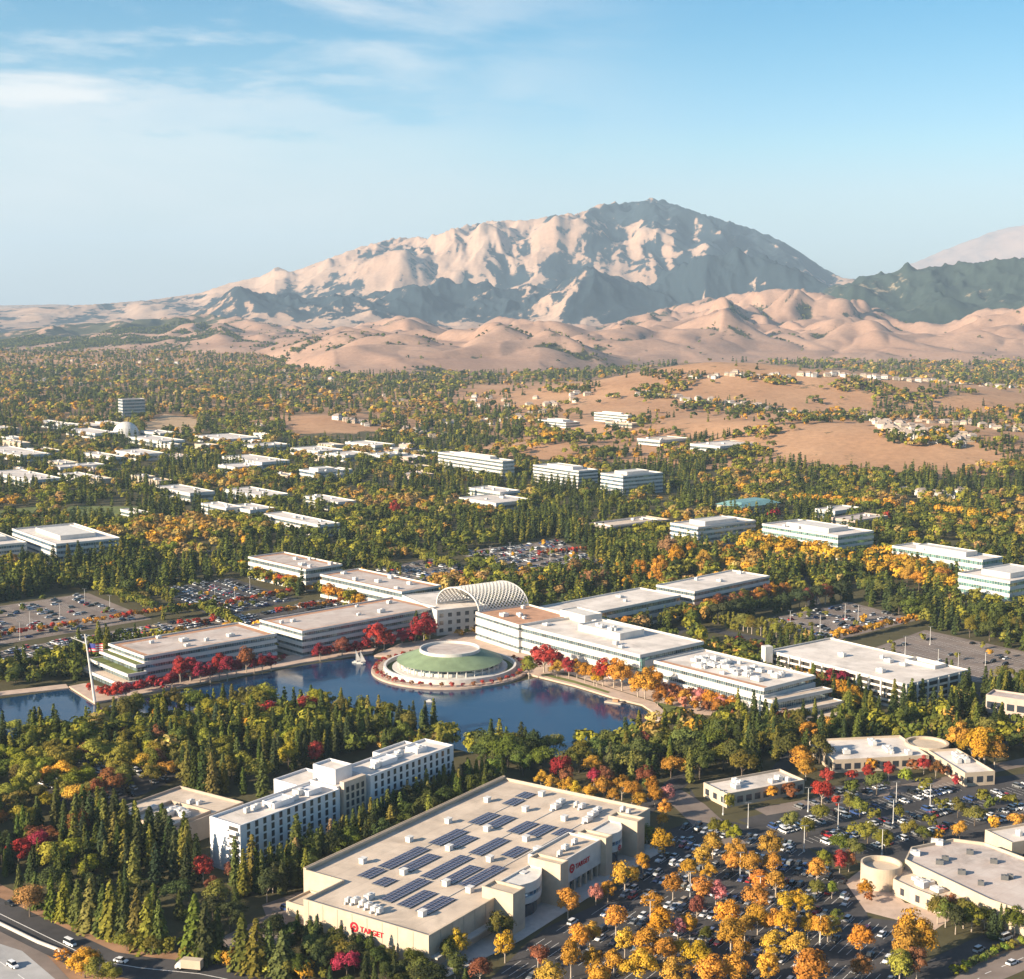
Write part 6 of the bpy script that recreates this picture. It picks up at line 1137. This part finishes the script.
def bed(phrase, a, b, n, seed):
    rng = random.Random(seed); A, B = np.array(at(*a)), np.array(at(*b))
    for i in range(n): q = A + (B - A) * (i + rng.uniform(.2, .8)) / n; tree(float(q[0]), float(q[1]), 'shrub', rng.uniform(3.0, 4.6), rng.choice(['red', 'crimson', 'red', 'rust', 'pink']), phrase, 0.9)
bed('red bed on the bank of the terraced wing', (104, 697), (285, 661), 40, 1); bed('red bed on the bank of the second west wing', (312, 658), (380, 648), 18, 2)
# --- rows round the west wings
rowt('orange row in front of the rear west wing', [(240, 572), (300, 586)], {('upright', 'orange'): 4, ('upright', 'golden'): 4, ('upright', 'red'): 1}, 5, (9, 12), 1); rowt('golden row between the west wings', [(318, 598), (350, 602), (392, 600)], {('upright', 'golden'): 5, ('upright', 'orange'): 3, ('upright', 'yellow-green'): 2}, 5, (9, 12), 2, 2)
rowt('red hedge behind the second west wing', [(278, 616), (340, 605), (398, 602)], {('upright', 'red'): 3, ('upright', 'orange'): 4, ('upright', 'rust'): 2}, 4, (5, 7), 3)
rowt('orange hedge across the west car parks', [(-20, 642), (60, 630), (160, 615), (205, 609)], {('upright', 'orange'): 4, ('upright', 'rust'): 4, ('upright', 'red'): 2}, 4.2, (5, 6.5), 4); rowt('orange hedge before the courtyard car park', [(205, 613), (262, 600), (310, 590)], {('upright', 'orange'): 4, ('upright', 'rust'): 3, ('upright', 'red'): 2}, 4.2, (5, 6.5), 5)
for a, b in (([(108, 597), (155, 613)]), ([(118, 582), (176, 604)]), ([(163, 620), (212, 612)]), ([(200, 614), (236, 628)]), ([(330, 555), (400, 575)]), ([(390, 548), (455, 572)])): rowt('clipped green row beside the west car parks', [a, b], {('upright', 'olive'): 4, ('upright', 'green'): 3, ('conifer', 'olive'): 2}, 4.0, (8, 11), int(a[0]))
rowt('red bushes beside the flag mast wing', [(175, 628), (215, 625)], {('upright', 'red'): 3, ('upright', 'rust'): 2}, 5, (5, 7), 6); crowns('terraced wing roof end', [(138, 638, 'yellow', 1), (130, 645, 'golden', .9)], 'upright', 8)
zone('dark oaks above the left channel', [(-10, 690), (30, 688), (66, 683), (85, 672), (60, 660), (-10, 676)], {('broad', 'dark green'): 4, ('broad', 'green'): 3, ('broad', 'olive'): 1}, 8, (10, 14), 17)
zone('conifers before the left offices', [(-10, 590), (60, 572), (130, 560), (150, 575), (108, 585), (60, 590), (-10, 605)], dg, 7.5, (14, 20), 18)
rowt('conifers before the left offices', [(0, 582), (60, 574), (125, 566)], dg, 8, (18, 24), 19, 3)
# --- east side rows
rowt('dark row east of the rear wing', [(712, 624), (770, 613), (848, 600)], {('conifer', 'dark green'): 4, ('conifer', 'deep green'): 4, ('broad', 'dark green'): 3, ('upright', 'rust'): 2}, 4.5, (11, 15), 7, 3)  # dark leaf tones stand in for the shaded side of the tree row
rowt('autumn topped row east of the rear wing', [(708, 618), (745, 610), (790, 600)], {('upright', 'orange'): 3, ('upright', 'rust'): 3, ('upright', 'olive'): 2}, 5, (11, 14), 8, 2)
rowt('green row between rear wings', [(588, 643), (640, 632), (690, 621)], {('conifer', 'dark green'): 3, ('broad', 'olive'): 3, ('upright', 'golden'): 2, ('broad', 'dark green'): 3}, 5, (9, 12), 9, 4); rowt('olive row before the east car park', [(712, 622), (760, 636), (812, 645)], {('conifer', 'olive'): 4, ('upright', 'olive'): 3, ('upright', 'tan'): 1}, 4.2, (9, 12), 10, 1.5)
rowt('orange hedge behind the parking structure', [(828, 642), (870, 634), (915, 624)], {('upright', 'orange'): 4, ('upright', 'golden'): 3, ('upright', 'rust'): 2}, 4.5, (6, 8), 11, 1.5)
zone('big yellow trees before the east offices', [(735, 555), (752, 540), (788, 542), (842, 552), (835, 565), (790, 562)], {('broad', 'golden'): 5, ('broad', 'yellow'): 4, ('broad', 'olive'): .6}, 8.5, (15, 19), 20); zone('big yellow trees between the east offices', [(858, 575), (872, 560), (905, 562), (965, 585), (955, 600), (900, 590)], {('broad', 'golden'): 5, ('broad', 'yellow'): 4}, 9, (14, 18), 21)
zone('conifers below the big yellow trees', [(752, 572), (790, 570), (846, 575), (842, 588), (800, 592), (760, 585)], dg, 6.5, (13, 19), 22); zone('conifers below the right edge offices', [(862, 592), (900, 596), (940, 606), (1040, 640), (1040, 655), (925, 628), (870, 612)], {**dg, ('broad', 'green'): 2, ('broad', 'olive'): 1}, 6.5, (12, 18), 23)
rowt('golden avenue behind the teal roof', [(780, 504), (830, 505), (895, 511)], {('upright', 'golden'): 5, ('upright', 'orange'): 4}, 5, (10, 13), 12, 1); rowt('golden avenue at the right edge', [(935, 515), (980, 522), (1040, 530)], {('upright', 'golden'): 5, ('upright', 'yellow'): 3}, 5, (10, 14), 13, 1)
crowns('before the distant right trees', [(885, 516, 'red', 1), (775, 513, 'crimson', 1.3), (746, 512, 'orange', 1.3), (738, 515, 'orange', 1.1), (395, 508, 'red', 1.5), (402, 507, 'red', 1.2)], 'upright', 11)
for px, py, h in ((640, 583, 17), (655, 588, 14), (668, 565, 22), (676, 572, 20), (702, 572, 17), (590, 590, 14), (575, 580, 15), (605, 588, 14), (660, 578, 16), (690, 560, 14), (730, 562, 14)): tree(*at(px, py), 'upright', h, ('golden', 'orange', 'tan')[px % 3], 'golden trees behind the rear east wings')
zone('conifer stand before the garage', [(585, 560), (600, 545), (700, 550), (720, 562), (700, 575), (620, 570)], dgo, 7, (13, 19), 24); zone('conifer stand before the middle car park', [(495, 535), (520, 520), (585, 525), (600, 545), (570, 545), (555, 538), (500, 545)], dg, 7, (13, 19), 25)
zone('trees round the middle car park', [(520, 582), (612, 568), (660, 575), (640, 590), (545, 600), (528, 595)], {('broad', 'green'): 3, ('broad', 'olive'): 3, ('upright', 'golden'): 2, ('upright', 'tan'): 2}, 7.5, (9, 14), 26)
rowt('red hedge of the middle car park', [(535, 556), (590, 551)], {('upright', 'rust'): 3, ('upright', 'red'): 3}, 4, (4, 5), 14)
zone('oaks at the right edge', [(990, 690), (1000, 665), (1040, 670), (1040, 705), (1000, 700)], {('broad', 'green'): 3, ('broad', 'olive'): 3}, 8, (11, 15), 27)
rowt('row along the inner car park', [(770, 625), (800, 632)], {('upright', 'olive'): 2}, 6, (5, 7), 3)
for key in ('west', 'east', 'courtyard', 'middle', 'garden', 'far_east'):
    P = inset(LOTS[key], 4); g = random.Random(len(key)); xs = [p[0] for p in P]; ys = [p[1] for p in P]
    for _ in range(26 if key != 'far_east' else 8):
        x, y = g.uniform(min(xs), max(xs)), g.uniform(min(ys), max(ys))
        if inpoly(np.array([x]), np.array([y]), P)[0]: tree(x, y, 'upright', g.uniform(4, 6), g.choice(['olive', 'olive', 'green', 'golden']), {'west': 'west car park', 'east': 'east car park', 'courtyard': 'courtyard car park', 'middle': 'middle car park', 'garden': 'garden car park', 'far_east': 'far east car park'}[key])
for i, t in enumerate(TREES):      # nobody plants a tree inside a house: step towards the open side
    x, y = t[0], t[1]; n = 0; d = math.hypot(x, y)
    if t[6].startswith('ring'): continue
    while n < 16 and any(inpoly(np.array([x]), np.array([y]), p)[0] for p in BUILD): x -= x / d * 1.5; y -= y / d * 1.5; n += 1
    TREES[i] = (x, y) + t[2:] if n < 16 else None
TREES[:] = [t for t in TREES if t]
NEAR_TREES = len(TREES)
openland([(-40, 660), (-40, 608), (88, 590), (150, 610), (160, 592), (232, 577), (300, 598), (330, 600), (440, 590), (440, 610), (300, 632), (120, 650)]); openland([(690, 640), (720, 612), (850, 590), (930, 616), (1040, 642), (1040, 696), (960, 690), (820, 652), (740, 655)]); openland([(450, 552), (560, 538), (612, 566), (520, 584)])
openland([(-60, 745), (-60, 680), (85, 682), (240, 660), (300, 650), (440, 640), (560, 655), (660, 690), (740, 715), (660, 735), (600, 752), (560, 758), (470, 753), (400, 738), (300, 718), (120, 732)])
# --- the town's woods: one tree to every few square pixels of what is left of the valley floor
def woods():
    g = np.random.default_rng(77); PX, PY = [], []
    for y0, y1, cell in ((690, 760, 62), (600, 690, 38), (540, 600, 27), (490, 540, 19), (445, 490, 12.5), (405, 445, 9), (378, 405, 6.0), (362, 378, 4.2), (342, 362, 2.6)):
        n = int((y1 - y0) * 1350 / cell); PX.append(g.uniform(-160, 1190, n)); PY.append(g.uniform(y0, y1, n))
    PX.append(g.uniform(1050, 1200, 260)); PY.append(g.uniform(700, 960, 260)); PX.append(g.uniform(-170, -30, 420)); PY.append(g.uniform(690, 900, 420))
    px = np.concatenate(PX); py = np.concatenate(PY); X, Y, Z = hit(px, py); r = np.hypot(X, Y)
    ok = (r < r0f(azpx(X, Y)) + 300 * perlin(X / 300, Y / 300, 8)) & (r < 7400)
    fo = fbm(X / 130, Y / 160, 55, 3); bare = (Z > 5) & (Y < 4200) & ~((fo > 0.13) & (Z < 60)); ok &= ~bare | (g.random(len(X)) < 0.012)
    town = sstep(1900, 2300, Y) * sstep(4300, 3300, Y)
    ok &= g.random(len(X)) > 0.15 * town
    # open yards and streets between the offices
    yard = fbm(X / 60, Y / 60, 66, 2); ok &= ~((yard > 0.40) & (Y < 2300)) & ~((yard > 0.30) & (Y >= 2300) & (g.random(len(X)) < .6))
    for p in BUILD: ok &= ~inpoly(X, Y, inset(p, -2))
    for p in NOTREE: ok &= ~inpoly(X, Y, p)
    px, py, X, Y, Z = px[ok], py[ok], X[ok], Y[ok], Z[ok]; tn = fbm(X / 110, Y / 170, 88, 3) * 1.25; kk = g.random(len(X)); hh = g.random(len(X))
    for i in range(len(X)):
        d = Y[i]; a = tn[i]; warm = (0.05 if d < 1600 else 0.10) + 1.9 * max(0, a - .05) + (0.22 if (280 < px[i] < 560 and 395 < py[i] < 440) else 0) + (0.12 if px[i] > 850 and py[i] < 440 else 0)
        con = 0.34 - 2.4 * a
        if kk[i] < con: k, t = 'conifer', ('dark green', 'deep green', 'green', 'olive')[int(hh[i] * 3.6)]; h = 11 + 8 * hh[(i * 7) % len(hh)]
        elif kk[i] < 1 - warm: k, t = 'broad', ('dark green', 'green', 'olive', 'yellow-green', 'green', 'yellow-green', 'lime')[min(6, int(hh[i] * (3.2 + 3.6 * (0.5 + a))))]; h = 8 + 6 * hh[(i * 7) % len(hh)]
        else: k, t = ('broad', 'upright')[i % 2], ('straw', 'amber', 'yellow-green', 'straw', 'yellow-green', 'amber', 'tan', 'golden')[int(hh[i] * 8)]; h = 8 + 5 * hh[(i * 7) % len(hh)]
        if d > 2200: h *= 1.2
        if Z[i] > 5: h *= .7
        TREES.append((float(X[i]), float(Y[i]), float(Z[i]) - .3, k, float(h), t, 'town woods'))
    # oaks on the brown hills (clumps)
    for cx, cy, sx_, sy_, n in ((700, 408, 28, 6, 45), (745, 412, 40, 6, 60), (805, 420, 45, 7, 90), (650, 398, 14, 4, 16), (690, 460, 40, 7, 70), (735, 456, 35, 9, 110), (620, 438, 40, 6, 50), (560, 440, 30, 8, 60), (850, 418, 40, 6, 60), (640, 425, 20, 6, 40), (930, 440, 40, 8, 60), (600, 455, 30, 6, 40)):
        qx, qy = g.normal(cx, sx_ / 2, n), g.normal(cy, sy_ / 2, n); X, Y, Z = hit(qx, qy); bl = np.zeros(n, bool)
        for p in BUILD: bl |= inpoly(X, Y, p)
        for i in range(n):
            if not bl[i]: TREES.append((float(X[i]), float(Y[i]), float(Z[i]) - .3, 'broad' if g.random() < .75 else 'conifer', float(g.uniform(7, 12)), ('dark green', 'green', 'olive', 'yellow-green', 'golden')[int(g.random() ** 1.6 * 5)], 'oaks on the brown hill'))
openland([(700, 471), (745, 462), (800, 466), (870, 475), (960, 471), (1015, 466), (990, 455), (900, 447), (862, 436), (800, 430), (755, 446)]); openland([(515, 458), (560, 444), (600, 450), (590, 460), (540, 464)]); openland([(590, 466), (620, 458), (690, 453), (700, 460), (640, 468)])
woods()
# trees in the folds of the foothills
def foot_oaks(n=60000, hi=1064, seed=5):
    g = np.random.default_rng(seed); a = np.arctan((g.uniform(-40, hi, n) - 512) / F_); r = g.uniform(4100, 7600, n); X = r * np.sin(a); Y = r * np.cos(a); Z = foot_z(X, Y); w = foot_z(X, Y, 'wood'); px = azpx(X, Y)
    k = (Z > 1) & (g.random(n) < np.clip((w - .33) * 3.0, 0, 1) * .55 + .004)
    for x, y, z, q in zip(X[k], Y[k], Z[k], g.random(k.sum())): TREES.append((float(x), float(y), float(z) - .5, 'broad' if q < .8 else 'conifer', 7 + 6 * q, ('dark green', 'deep green', 'green', 'olive')[int(q * 3.9)], 'town woods'))
foot_oaks(); foot_oaks(50000, 330, 9)
def pvec(t): return np.array(TONE[t])
def build_trees():
    T = TREES; P = np.array([(t[0], t[1], t[2]) for t in T]); h = np.array([t[4] for t in T]); px, py, dep = proj(P[:, 0], P[:, 1], P[:, 2] + h * .5); size = h / dep * F_; ok = (px > -170) & (px < 1200) & (py < 1010) & (py > 200); infr = (px > -30) & (px < 1054)
    bykind = {}
    for i, t in enumerate(T):
        if ok[i]: bykind.setdefault(KNAME[t[3]], []).append(i)
    solo, rest = [], {}
    for k, idx in bykind.items():
        idx.sort(key=lambda i: -size[i] * (1.0 if i < NEAR_TREES else .5) * (1.0 if infr[i] else .02)); n = 300 if len(idx) > 300 else len(idx); s = [i for i in idx[:n] if infr[i]]; solo += s; ss = set(s); rest[k] = [i for i in idx if i not in ss]
    rng = random.Random(9); nr = np.random.default_rng(4)
    cache = {}
    def proto(kind, v):
        if (kind, v) not in cache:
            V, Fq, lv = PR[kind][v]; cm = npmesh('crown', V, Fq, [M['leaf']], {'lv': lv}); b = MB(); rr_ = random.Random(v)
            if kind in ('conifer', 'deodar'): b.tube((0, 0, -.02), (0, 0, .9), .014, .003, 6)
            elif kind != 'shrub':
                b.tube((0, 0, -.02), (0, 0, .34), .024, .017, 7, cap=False)
                for q in range(6): a = q * 1.05 + rr_.random(); l = rr_.uniform(.16, .28); b.tube((0, 0, .26 + .02 * q), (math.cos(a) * l, math.sin(a) * l, .50 + .05 * q), .010, .003, 5, cap=False)
                b.tube((0, 0, .33), (.02, .01, .8), .016, .004, 6, cap=False)
            else:
                for q in range(4): a = q * 1.6; b.tube((0, 0, -.03), (math.cos(a) * .2, math.sin(a) * .2, .5), .02, .008, 5, cap=False)
            o = b.build('trunk', M['palebark' if kind == 'upright' else 'bark']); tm = o.data; bpy.data.objects.remove(o); cache[(kind, v)] = (cm, tm)
        return cache[(kind, v)]
    joined = {}
    grp = {}
    for i in solo: grp.setdefault((T[i][6], KNAME[T[i][3]], T[i][5]), []).append(i)
    for (zn, kn, tone), idx in grp.items():
        idx.sort(key=lambda i: px[i])
        noun = {'conifer': 'conifer', 'cedar': 'drooping cedar', 'broadleaf_tree': 'round tree', 'autumn_tree': 'upright tree', 'shrub': 'shrub'}[kn]
        for k, i in enumerate(idx):
            t = T[i]; v = (i * 7 + int(px[i])) % len(PR[t[3]]); cm, tm = proto(t[3], v)
            lb = f"{ordn(k + 1)} {tone} {noun} from the left, {zn}" if len(idx) > 1 else f"the only {tone} {noun}, {zn}"
            c = pvec(tone) * rng.uniform(.74, 1.2) * np.array([rng.uniform(.92, 1.08), rng.uniform(.86, 1.12), rng.uniform(.8, 1.6)]); sx_ = t[4] * rng.uniform(.85, 1.25); rz = rng.uniform(0, 6.28)
            if size[i] > 13 and kn != 'shrub':
                r = thing(kn, lb, KCAT[t[3]], (t[0], t[1], t[2]), f'{kn.replace("_", " ")}s, {zn}'); r.scale = (sx_, sx_, t[4]); r.rotation_euler = (0, 0, rz)
                a = link('trunk', tm, r); b = link('crown', cm, r); b.color = (*c, 1)
            else:
                if (t[3], v) not in joined:
                    vs = [tuple(q.co) for q in cm.vertices]; n = len(vs); vs += [tuple(q.co) for q in tm.vertices]; me = bpy.data.meshes.new(kn); me.from_pydata(vs, [], [tuple(p.vertices) for p in cm.polygons] + [tuple(q + n for q in p.vertices) for p in tm.polygons]); me.materials.append(M['leaf']); me.materials.append(tm.materials[0]); nc = len(cm.polygons)
                    me.polygons.foreach_set('material_index', [0] * nc + [1] * len(tm.polygons)); at_ = me.attributes.new('lv', 'FLOAT', 'FACE'); lv = np.ones(len(me.polygons), np.float32); lv[:nc] = PR[t[3]][v][2]; at_.data.foreach_set('value', lv); me.update(); joined[(t[3], v)] = me
                b = link(kn, joined[(t[3], v)]); b.location = t[:3]; b.scale = (sx_, sx_, t[4]); b.rotation_euler = (0, 0, rz); b.color = (*c, 1); tag(b, lb, KCAT[t[3]], f'{kn.replace("_", " ")}s, {zn}')
    NM = {'conifer': 'conifer_woods', 'cedar': 'cedar_woods', 'broadleaf_tree': 'broadleaf_woods', 'autumn_tree': 'autumn_woods', 'shrub': 'undergrowth'}
    for kn, idx in rest.items():
        Vs, Fs, Ls, Ts, off = [], [], [], [], 0; pool = {}
        for i in idx:
            lod = 0 if size[i] > 30 else (1 if size[i] > 7.5 else 2); src = (PR, MID, LOW)[lod][T[i][3]]; pool.setdefault((T[i][3], lod, (i * 5) % len(src)), []).append(i)
        for (kd, lod, v), ii in pool.items():
            V, Fq, lv = (PR, MID, LOW)[lod][kd][v]; n = len(ii); hs = np.array([T[i][4] for i in ii]); ws = hs * nr.uniform(.9, 1.2, n) * (1.0 if lod < 2 else 1.25); a = nr.uniform(0, 6.28, n); pos = np.array([T[i][:3] for i in ii]); tn = np.array([TONE[T[i][5]] for i in ii]) * nr.uniform(.78, 1.25, (n, 1))
            ca, sa = np.cos(a)[:, None], np.sin(a)[:, None]; W = np.stack([(V[None, :, 0] * ca - V[None, :, 1] * sa) * ws[:, None] + pos[:, 0:1], (V[None, :, 0] * sa + V[None, :, 1] * ca) * ws[:, None] + pos[:, 1:2], V[None, :, 2] * hs[:, None] + pos[:, 2:3]], -1)
            Vs.append(W.reshape(-1, 3)); Fs.append((Fq[None] + (np.arange(n) * len(V))[:, None, None] + off).reshape(-1, 4)); off += n * len(V); Ls.append(np.tile(lv, n)); Ts.append(np.repeat(np.concatenate([tn, np.ones((n, 1))], 1), len(Fq), 0))
        if not Vs: continue
        me = npmesh(NM[kn], np.concatenate(Vs), np.concatenate(Fs), [M['leafm']], {'lv': np.concatenate(Ls), 'tint': np.concatenate(Ts)}); struct(link(NM[kn], me), 'stuff')
    print('TREES', len(T), 'solo', len(solo), {k: len(v) for k, v in rest.items()})
# ------------------------------------------------------------------ houses on the hills and in the far woods
def house_mesh(seed):
    g = random.Random(seed); w, d, h = g.uniform(10, 14), g.uniform(8, 10), g.uniform(5, 6.5); b = MB(); b.prism([(-w / 2, -d / 2), (w / 2, -d / 2), (w / 2, d / 2), (-w / 2, d / 2)], -2, h, 0, top=False); e = .6; r = 2.6
    b.quad([(-w / 2 - e, -d / 2 - e, h - .3), (w / 2 + e, -d / 2 - e, h - .3), (w / 2 - 2, 0, h + r), (-w / 2 + 2, 0, h + r)], 1); b.quad([(w / 2 + e, d / 2 + e, h - .3), (-w / 2 - e, d / 2 + e, h - .3), (-w / 2 + 2, 0, h + r), (w / 2 - 2, 0, h + r)], 1)
    b.quad([(w / 2 + e, -d / 2 - e, h - .3), (w / 2 + e, d / 2 + e, h - .3), (w / 2 - 2, 0, h + r)], 1); b.quad([(-w / 2 - e, d / 2 + e, h - .3), (-w / 2 - e, -d / 2 - e, h - .3), (-w / 2 + 2, 0, h + r)], 1)
    for k in range(3):
        x = -w / 2 + w * (k + .5) / 3; b.quad([(x - .9, -d / 2 - .05, 1), (x + .9, -d / 2 - .05, 1), (x + .9, -d / 2 - .05, 2.5), (x - .9, -d / 2 - .05, 2.5)], 2)
    o = b.build('house', [M['white'] if seed % 2 else M['cream'], M['roofh'], M['glassdark']]); me = o.data; bpy.data.objects.remove(o); return me
M['roofh'] = mat('tile_roof', (0.34, 0.27, 0.22), 0.9, .15, .3)
HM = [house_mesh(s) for s in range(6)]
def houses(phrase, pts, n, jit, seed):
    g = random.Random(seed); out = []
    for i in range(n):
        t = i / max(1, n - 1) * (len(pts) - 1); k = min(int(t), len(pts) - 2); f = t - k; px = pts[k][0] * (1 - f) + pts[k + 1][0] * f; py = pts[k][1] * (1 - f) + pts[k + 1][1] * f; X, Y, Z = hit([px + g.uniform(-jit, jit)], [py + g.uniform(-jit * .4, jit * .4)]); out.append((X[0], Y[0], Z[0]))
    out.sort(key=lambda q: q[0] / q[1])
    for i, q in enumerate(out):
        o = link('house', HM[g.randrange(6)]); o.location = q; s = g.uniform(.75, 1.05); o.scale = (s, s, s); o.rotation_euler = (0, 0, g.choice((-.5, .3, .2, -.3))); tag(o, f"small pale house, {ordn(i + 1)} from the left, {phrase}", 'house', 'pale houses, ' + phrase)
houses('in the upper row on the brown hill', [(640, 396), (700, 402), (760, 410), (830, 420)], 30, 3, 1); houses('in the white estate below the hill crest', [(868, 420), (890, 432), (925, 441), (962, 446)], 40, 5, 2); houses('in the back rows of the white estate', [(880, 424), (920, 432), (968, 441)], 30, 5, 3)
houses('in the estate at the right edge', [(900, 420), (960, 424), (1024, 432)], 26, 5, 4); houses('in the street below the right foothills', [(800, 376), (880, 379), (960, 384), (1024, 388)], 40, 3, 5); houses('in the gap of the far woods', [(335, 418), (360, 424), (400, 432), (440, 436)], 20, 6, 6); houses('scattered in the far woods', [(20, 385), (150, 375), (300, 395), (460, 405), (560, 400)], 50, 18, 7); houses('between the trees under the left foothills', [(10, 365), (120, 362), (240, 370), (340, 380)], 30, 10, 17); houses('in the woods above the distant office trio', [(430, 425), (520, 420), (590, 395)], 24, 9, 18); houses('among the trees left of the golden avenue', [(900, 492), (930, 500), (965, 494)], 12, 5, 8); houses('under the foothills in the middle', [(690, 380), (740, 377), (790, 380)], 18, 3, 9)
# lamp posts in the car parks
def lamp(px, py, label, h=10):
    q = at(px, py); r = thing('lamp_post', label, 'lamp post', (*q, 0)); b = MB(); b.tube((*q, 0), (*q, h), .16, .1, 6); b.prism(circ(*q, .35, 10), 0, .8, 0); b.build('pole', M['unit'], r)
    for s in (-1, 1): b = MB(); b.box((q[0] + s * .8, q[1], h - .12), (1.3, .5, .22)); b.build('lamp_head', M['darkgrey'], r)
LP = [(804, 852), (808, 812), (838, 828), (882, 855), (893, 824), (930, 808), (896, 806), (748, 828), (723, 815), (760, 905), (690, 900), (650, 930), (820, 945), (740, 880)]
for i, p in enumerate(sorted(LP)): lamp(*p, f"pale twin headed lamp post in the front car parks, {ordn(i + 1)} from the left")
LP2 = [(898, 672), (938, 668), (958, 672), (985, 672), (905, 655), (930, 645), (845, 620), (858, 622), (790, 628), (820, 632), (60, 620), (30, 628), (110, 612), (20, 640), (85, 605), (215, 600), (250, 592), (235, 605), (530, 562), (550, 560), (490, 560), (510, 556)]
for i, p in enumerate(sorted(LP2)): lamp(*p, f"slim lamp post in the car parks beyond the lake, {ordn(i + 1)} from the left", 11)
# ------------------------------------------------------------------ put the trees and cars in
tx = np.array([c['x'] for c in CARS]); ty = np.array([c['y'] for c in CARS]); cpx, cpy, cdp = proj(tx, ty, .8); vis = np.where((cpx > -10) & (cpx < 1034) & (cpy < 985), 5000 / cdp, 0)
build_cars(vis)
build_trees()
